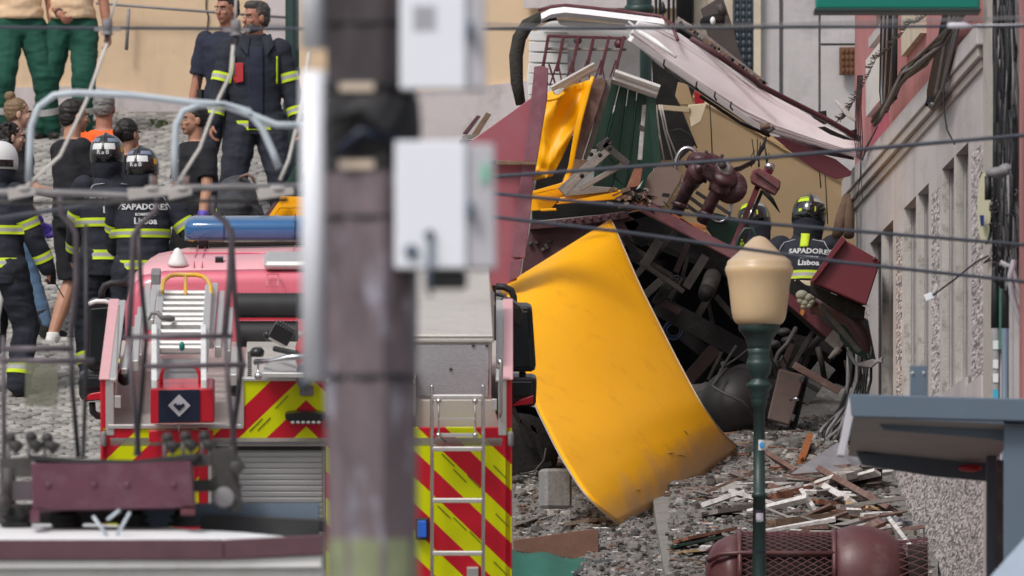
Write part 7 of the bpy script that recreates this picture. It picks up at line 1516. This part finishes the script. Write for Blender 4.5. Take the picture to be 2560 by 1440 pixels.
plank((1925, 1258), (2062, 1226), 21, M_woodr, 'flat red brown board right of the street lamp post')
plank((1925, 1322), (2150, 1296), 22, M_wood, 'long rounded brown timber low in the pile right of the lamp post')
plank((2058, 1212), (2236, 1290), 15, M_brown, 'dark heavy beam slanting down to the right across the pile', lift=(.06, 0))
plank((1925, 1168), (2000, 1196), 11, M_brown, 'short dark plank above the grey metal sheet edge', lift=(.05, 0))
plank((1990, 1200), (2124, 1196), 13, M_brown, 'dark horizontal board resting against the grey metal sheet', lift=(.03, .05))
plank((2072, 1246), (2135, 1270), 15, M_wwood, 'short white board whose right end is raw yellow wood', lift=(.03, 0))
plank((2128, 1272), (2184, 1282), 9, M_woodl, 'raw yellow splintered wood end beside the short white board')
plank((2090, 1284), (2160, 1290), 19, M_woodr, 'weathered pinkish brown board end in the middle of the pile')
plank((2180, 1300), (2262, 1318), 16, mat('blue grey painted wood', (.17, .17, .21), .7, var=.3), 'blue grey painted board at the right of the pile')
plank((2010, 1330), (2196, 1330), 12, M_soot_shade, 'nearly black long board under the brown timber')
plank((2020, 1342), (2090, 1342), 8, M_wwood, 'thin pale strip below the nearly black board')
plank((1640, 1334), (1856, 1286), 6, M_woodg, 'thin grey stick running up right from the kerb')
plank((1702, 1362), (1826, 1336), 8, M_woodr, 'rust red slat low left of the mesh bin')
plank((1694, 1376), (1822, 1352), 7, M_green, 'green painted slat just below the rust red slat')
plank((1705, 1392), (1790, 1384), 6, M_woodl, 'short pale raw slat near the bottom kerb')
plank((1428, 1322), (1492, 1312), 9, M_wood, 'small brown plank in front of the lowest tip of the yellow panel')
plank((1290, 1322), (1356, 1300), 6, M_woodg, 'small grey stick beside the fire engine edge')
plank((2150, 1362), (2335, 1346), 9, mat('pinkish plank', (.42, .28, .24), .8, var=.2), 'pinkish pale plank reaching to the pebble dash base', lift=(.02, .06))
plank((2172, 1318), (2222, 1350), 16, M_woodg, 'grey box shaped offcut right of the pile')
plank((2230, 1356), (2290, 1400), 10, M_wwood, 'white stick leaning by the pebble dash base', lift=(.09, .0))
plank((1830, 1204), (1905, 1192), 9, M_brown, 'dark plank end above the long white painted board')
plank((1852, 1296), (1990, 1304), 4, M_wwood, 'very thin white strip crossing behind the lamp post')
plank((2010, 1262), (2040, 1292), 10, M_wwood, 'small upright white offcut in front of the red brown board', lift=(.03, 0))
plank((2035, 1264), (2090, 1272), 12, M_woodr, 'short red brown offcut right of the small white offcut')
plank((2100, 1310), (2270, 1342), 6, M_woodg, 'long thin grey lath below the blue grey board')
plank((2004, 1160), (2020, 1120), 16, mat('orange fresh wood', (.36, .12, .04), .8), 'orange raw wood wedge leaning behind the metal sheet', lift=(0, .02))
plank((2150, 1180), (2175, 1150), 8, M_wwood, 'white splinter standing beside the curled dark plate', lift=(0, .05))
R.seed(33)
sp = MB(); sp.beam((-.5, 0, 0), (.5, 0, 0), .06, .1, M_woodg, e=.4); s0 = sp.build('wood_splinter', label='thin splinter of broken wood lying in the rubble pile', cat='splinter', group='wood splinters in the rubble')
sp = MB(); sp.beam((-.5, 0, 0), (.5, 0, 0), .06, .1, M_wwood, e=.3); s1 = sp.build('wood_splinter', label='thin splinter of broken wood lying in the rubble pile', cat='splinter', group='wood splinters in the rubble')
sp = MB(); sp.beam((-.5, 0, 0), (.5, 0, 0), .06, .1, M_brown, e=.5); s2 = sp.build('wood_splinter', label='thin splinter of broken wood lying in the rubble pile', cat='splinter', group='wood splinters in the rubble')
n_ = 0
for k in range(120):
    px, py = R.gauss(2040, 160), R.uniform(1180, 1420)
    if not 1650 < px < 2230 + (py - 1250) * .45 or (px < 1800 and R.random() < .6): continue
    src = (s0, s1, s2, s0)[n_ % 4]; o = src if n_ < 3 else copyof(src); n_ += 1; p = BP(px, py, .03 + R.uniform(0, .06)); L = R.choice((.06, .1, .14, .2, .3, .42)) * R.uniform(.8, 1.2)
    o.location = p; o.scale = (L, R.uniform(.3, .9), R.uniform(.15, .55) if L > .15 else R.uniform(.12, .35)); o.rotation_euler = (R.uniform(-.5, .5), R.uniform(-.4, .4), R.choice((0, 3.14)) + R.uniform(-.7, .7)); zone(o, px, py, ('grey', 'white painted', 'dark maroon brown', 'grey')[(n_ - 1) % 4] + (' long' if L > .2 else ' short') + ' splinter', 'splinters')
plank((1850, 1276), (1990, 1262), 14, M_woodg, 'dusty grey board behind the lamp post sticker', depth=.2)
plank((2075, 1222), (2180, 1208), 18, M_woodg, 'broad grey broken board near the top right of the pile', depth=.25, lift=(.02, .04))
plank((2110, 1338), (2230, 1326), 14, M_brown, 'broad dark brown board low at the right of the pile', depth=.2)
plank((1760, 1296), (1850, 1284), 12, M_woodg, 'grey broken board left of the lamp post', depth=.2)
plank((1930, 1230), (1990, 1250), 14, M_brown, 'dark short board under the long white painted board', depth=.15)
# metal sheets and plates
def sheet(pts, t, m, lab, nm, cat, up=.0, bevel=.003):
    b = MB(); b.prism([BP(x, y) + Vector((0, 0, z + up)) for x, y, z in pts], (0, .01, -t), m); return b.build(nm, label=lab, cat=cat, bevel=bevel)
p0 = P(2094, 1108, 123.6)
b = MB(); YS = BP(2050, 1206).y; b.prism([P(1978, 1184, YS), P(2038, 1142, YS + .35), P(2094, 1106, YS + .6), P(2158, 1150, YS + .5), P(2138, 1180, YS + .2), P(2108, 1204, YS)], (0, .012, -.01), mat('scuffed grey sheet', (.27, .27, .30), .5, .3, var=.3, scale=6, bump=.003, dirt=(.4, .33, .28), dscale=9)); b.build('metal_sheet', label='scuffed blue grey metal sheet sloping over the top of the debris pile', cat='metal sheet')
b = MB(); b.grid(lambda u, v: P(2136 + 70 * u, 1178 + 36 * v - 6 * u, BP(2170, 1222).y) + Vector((0, .12 * math.sin(3.1 * v) - .05 * u, 0)), 6, 8, mat('burnt brown plate', (.05, .032, .028), .6, var=.4), off=(0, .02, 0)); b.build('curled_plate', label='curled dark brown plate at the foot of the pebble dash wall', cat='plate')
poly([(1283, 1350), (1480, 1322), (1497, 1326), (1496, 1395), (1478, 1402), (1283, 1378)], 118.9, .03, mat('rusty brown panel', (.17, .085, .06), .7, var=.35, scale=5, bump=.003, dirt=(.55, .52, .48), dscale=7, damt=.9, dlo=.6, dhi=.64)).build('rusty_panel', label='rusty brown panel with flaking white paint beside the fire engine', cat='panel', bevel=.004)
b = MB(); b.grid(lambda u, v: P(1262 + 240 * u, 1372 + 30 * u * (1 - v) + 90 * v, 118.4) + Vector((0, -.5 * v + .03 * math.sin(9 * u), .012 * math.sin(14 * u + 2))), 16, 6, mat('green sheet metal', (.02, .12, .085), .45, var=.15), off=(0, .02, -.01)); b.build('green_sheet', label='dark green bent sheet lying at the bottom beside the chevrons', cat='panel')
b = MB(); b.ell(P(1505, 1450, 118), (.16, .12, .13), M_pack, 16, 10); b.ell(P(1470, 1440, 118), (.1, .1, .07), M_pack, 12, 8); b.tube([P(1440, 1440, 117.9), P(1480, 1410, 117.9), P(1520, 1402, 117.9), P(1560, 1425, 117.9)], .015, M_pack, 7)
b.ell(P(1540, 1445, 118), (.09, .1, .08), M_pack, 12, 8); b.build('black_bag', label='dark crumpled bag at the bottom edge below the yellow panel', cat='bag')
# stone slab edge under the pile at right
for k, (x, y) in enumerate(((2262, 1352), (2288, 1358), (2275, 1385), (2298, 1392))):
    b = MB(); b.box(BP(x - 10, y + 20, .06), (.07, .08, .09), M_woodg, Matrix.Rotation(.2 * k, 3, 'Y')); b.build('crate_offcut', label=('pale offcut leaning at the wall foot, %s of four' % ('upper left', 'upper right', 'lower left', 'lower right')[k]), cat='offcut', bevel=.006)
# ---- maroon mesh bin lying at the bottom
M_bin = mat('dusty maroon enamel', (.115, .040, .044), .42, var=.12, scale=5, dirt=(.2, .14, .13), dscale=4, damt=.6, bump=.001)
YN = 113.0; rad_b = S(122, YN); zc_ = P(0, 1452, YN).z
bn = thing('litter_bin', (P(2020, 0, YN).x, YN, zc_ - rad_b), 'overturned maroon litter bin with domed ends and wire mesh sides', 'litter bin')
def cyl(px, a, r_=1.0, y=0): return Vector((P(px, 0, YN).x, YN - rad_b * r_ * math.cos(a) + y, zc_ + rad_b * r_ * math.sin(a)))
def halfshell(prof, m, nm, n=28):
    b = MB(); b.loft([[cyl(px, 2 * math.pi * j / n, r_) for j in range(n)] for px, r_ in prof], m); return b.build(nm, bn)
halfshell([(1763, .15), (1766, .4), (1774, .6), (1790, .78), (1812, .9), (1846, 1.0)], M_bin, 'end_dome')
halfshell([(2082, .98), (2100, 1.08), (2130, 1.14), (2175, 1.13), (2215, 1.02), (2245, .84), (2264, .6), (2272, .3)], M_bin, 'end_dome')
halfshell([(1846, .93), (2082, .93)], mat('bin liner', (.02, .013, .013), .9), 'inner_liner')
b = MB()
for fam in (1, -1):
    for k in range(48):
        pts = [cyl(1846 + 236 * i / 8, 2 * math.pi * k / 48 + fam * i * .085 * 1.6) for i in range(9)]; b.tube(pts, .0035, M_bin, 3, cap=False)
    for k in range(30):
        pts = [cyl(2225 + 95 * i / 4, 2 * math.pi * k / 30 + fam * i * .1, .80 + .02 * i) for i in range(5)]; b.tube(pts, .0035, M_bin, 3, cap=False)
me_ = b.build('wire_mesh', bn); me_['kind'] = 'stuff'
halfshell([(2270, .74), (2318, .76)], MATS['bin liner'], 'inner_liner')
for px in (1848, 2084):
    b = MB(); b.tube([cyl(px, 2 * math.pi * j / 28, 1.03) for j in range(29)], .016, M_bin, 8); b.build('hoop', bn)
for a in (.55, 2.2, -1.0):
    b = MB(); b.tube([cyl(1770, a, .75), cyl(1800, a, 1.0), cyl(1848, a, 1.05), cyl(2084, a, 1.03)], .016, M_bin, 8); b.build('rail', bn)
# ---- cobbles of the street on the left
R.seed(5)
def cobmesh(i):
    rr = random.Random(i); b = MB(); w = .052; n = 8; rings = []
    for z, k in ((-.03, 1.0), (.006, .98), (.016, .80)):
        rings.append([Vector((w * k * math.copysign(min(1, abs(1.25 * math.cos(t))), math.cos(t)) * (1 + .09 * math.sin(i + j * 2)), w * k * math.copysign(min(1, abs(1.25 * math.sin(t))), math.sin(t)) * (1 + .07 * math.cos(i * 3 + j)), z + rr.uniform(-.002, .002))) for j in range(n) for t in [2 * math.pi * (j + .5) / n]])
    b.loft(rings, (M_cobA, M_cobB)[i % 2], smooth=False); me = bpy.data.meshes.new('cobblestone'); me.from_pydata(b.v, [], b.f); me.materials.append(b.mats[0]); return me, b
CM = [cobmesh(i) for i in range(6)]; cells = []
for j in range(170):
    y = 123.4 + j * .112
    for i in range(38):
        x = -3.95 + i * .108 + (.054 if j % 2 else 0) + R.uniform(-.007, .007)
        p = Vector((x, y + R.uniform(-.006, .006), 0)); p.z = g(p.x, p.y) + .012 + R.uniform(-.007, .007) + .014 * noise.noise(Vector((x * 1.5, y, 0))); px = 1280 + F_PX * p.x / p.y; py = HY - F_PX * p.z / p.y
        if -40 < px < 262 and py > 620 or -40 < px < 790 and 285 < py < 640: cells.append((px, py, p))
vis = lambda c: (c[0] < 252 and 980 < c[1] < 1290)
near = [c for c in cells if vis(c)][:170] + [c for c in cells if c[1] < 400 and c[0] > 90 and c[0] < 450][:120]; ids = set(id(c) for c in near); big = MB()
for n_, c in enumerate(cells):
    rot = Matrix.Rotation(math.atan(.215), 3, 'X') @ Matrix.Rotation(R.uniform(-.12, .12) + R.choice((0, math.pi)), 3, 'Z')
    me, mb_ = CM[R.randrange(6)]
    if id(c) in ids:
        o = bpy.data.objects.new('cobblestone', me); COL.objects.link(o); o.parent = street; o.location = c[2] - ROOTPOS['street']; o.rotation_euler = rot.to_euler()
    else: big.add([c[2] + rot @ v for v in mb_.v], mb_.f, mb_.mats[0])
o = big.build('cobblestones', street); o['kind'] = 'stuff'
# weeds at the foot of the ochre wall
M_weed = mat('weed green', (.07, .10, .035), .8, var=.4, scale=20); b = MB()
for cx_, w_ in ((400, 40), (130, 60), (235, 30), (20, 50)):
    for k in range(26):
        px = cx_ + R.gauss(0, w_ / 3); Y = 140.4; x = P(px, 0, Y).x; p = Vector((x, Y - R.uniform(0, .4), 0)); p.z = g(p.x, p.y); d = Vector((R.uniform(-.05, .05), R.uniform(-.03, .03), R.uniform(.01, .06))); s = Vector((R.uniform(.006, .016), 0, R.uniform(-.01, .01)))
        b.add([p - s, p + s, p + d + s * 1.5, p + d - s], [(0, 1, 2, 3)], M_weed)
b.build('weeds', label='low green weeds along the foot of the ochre wall', cat='weeds', kind='stuff')
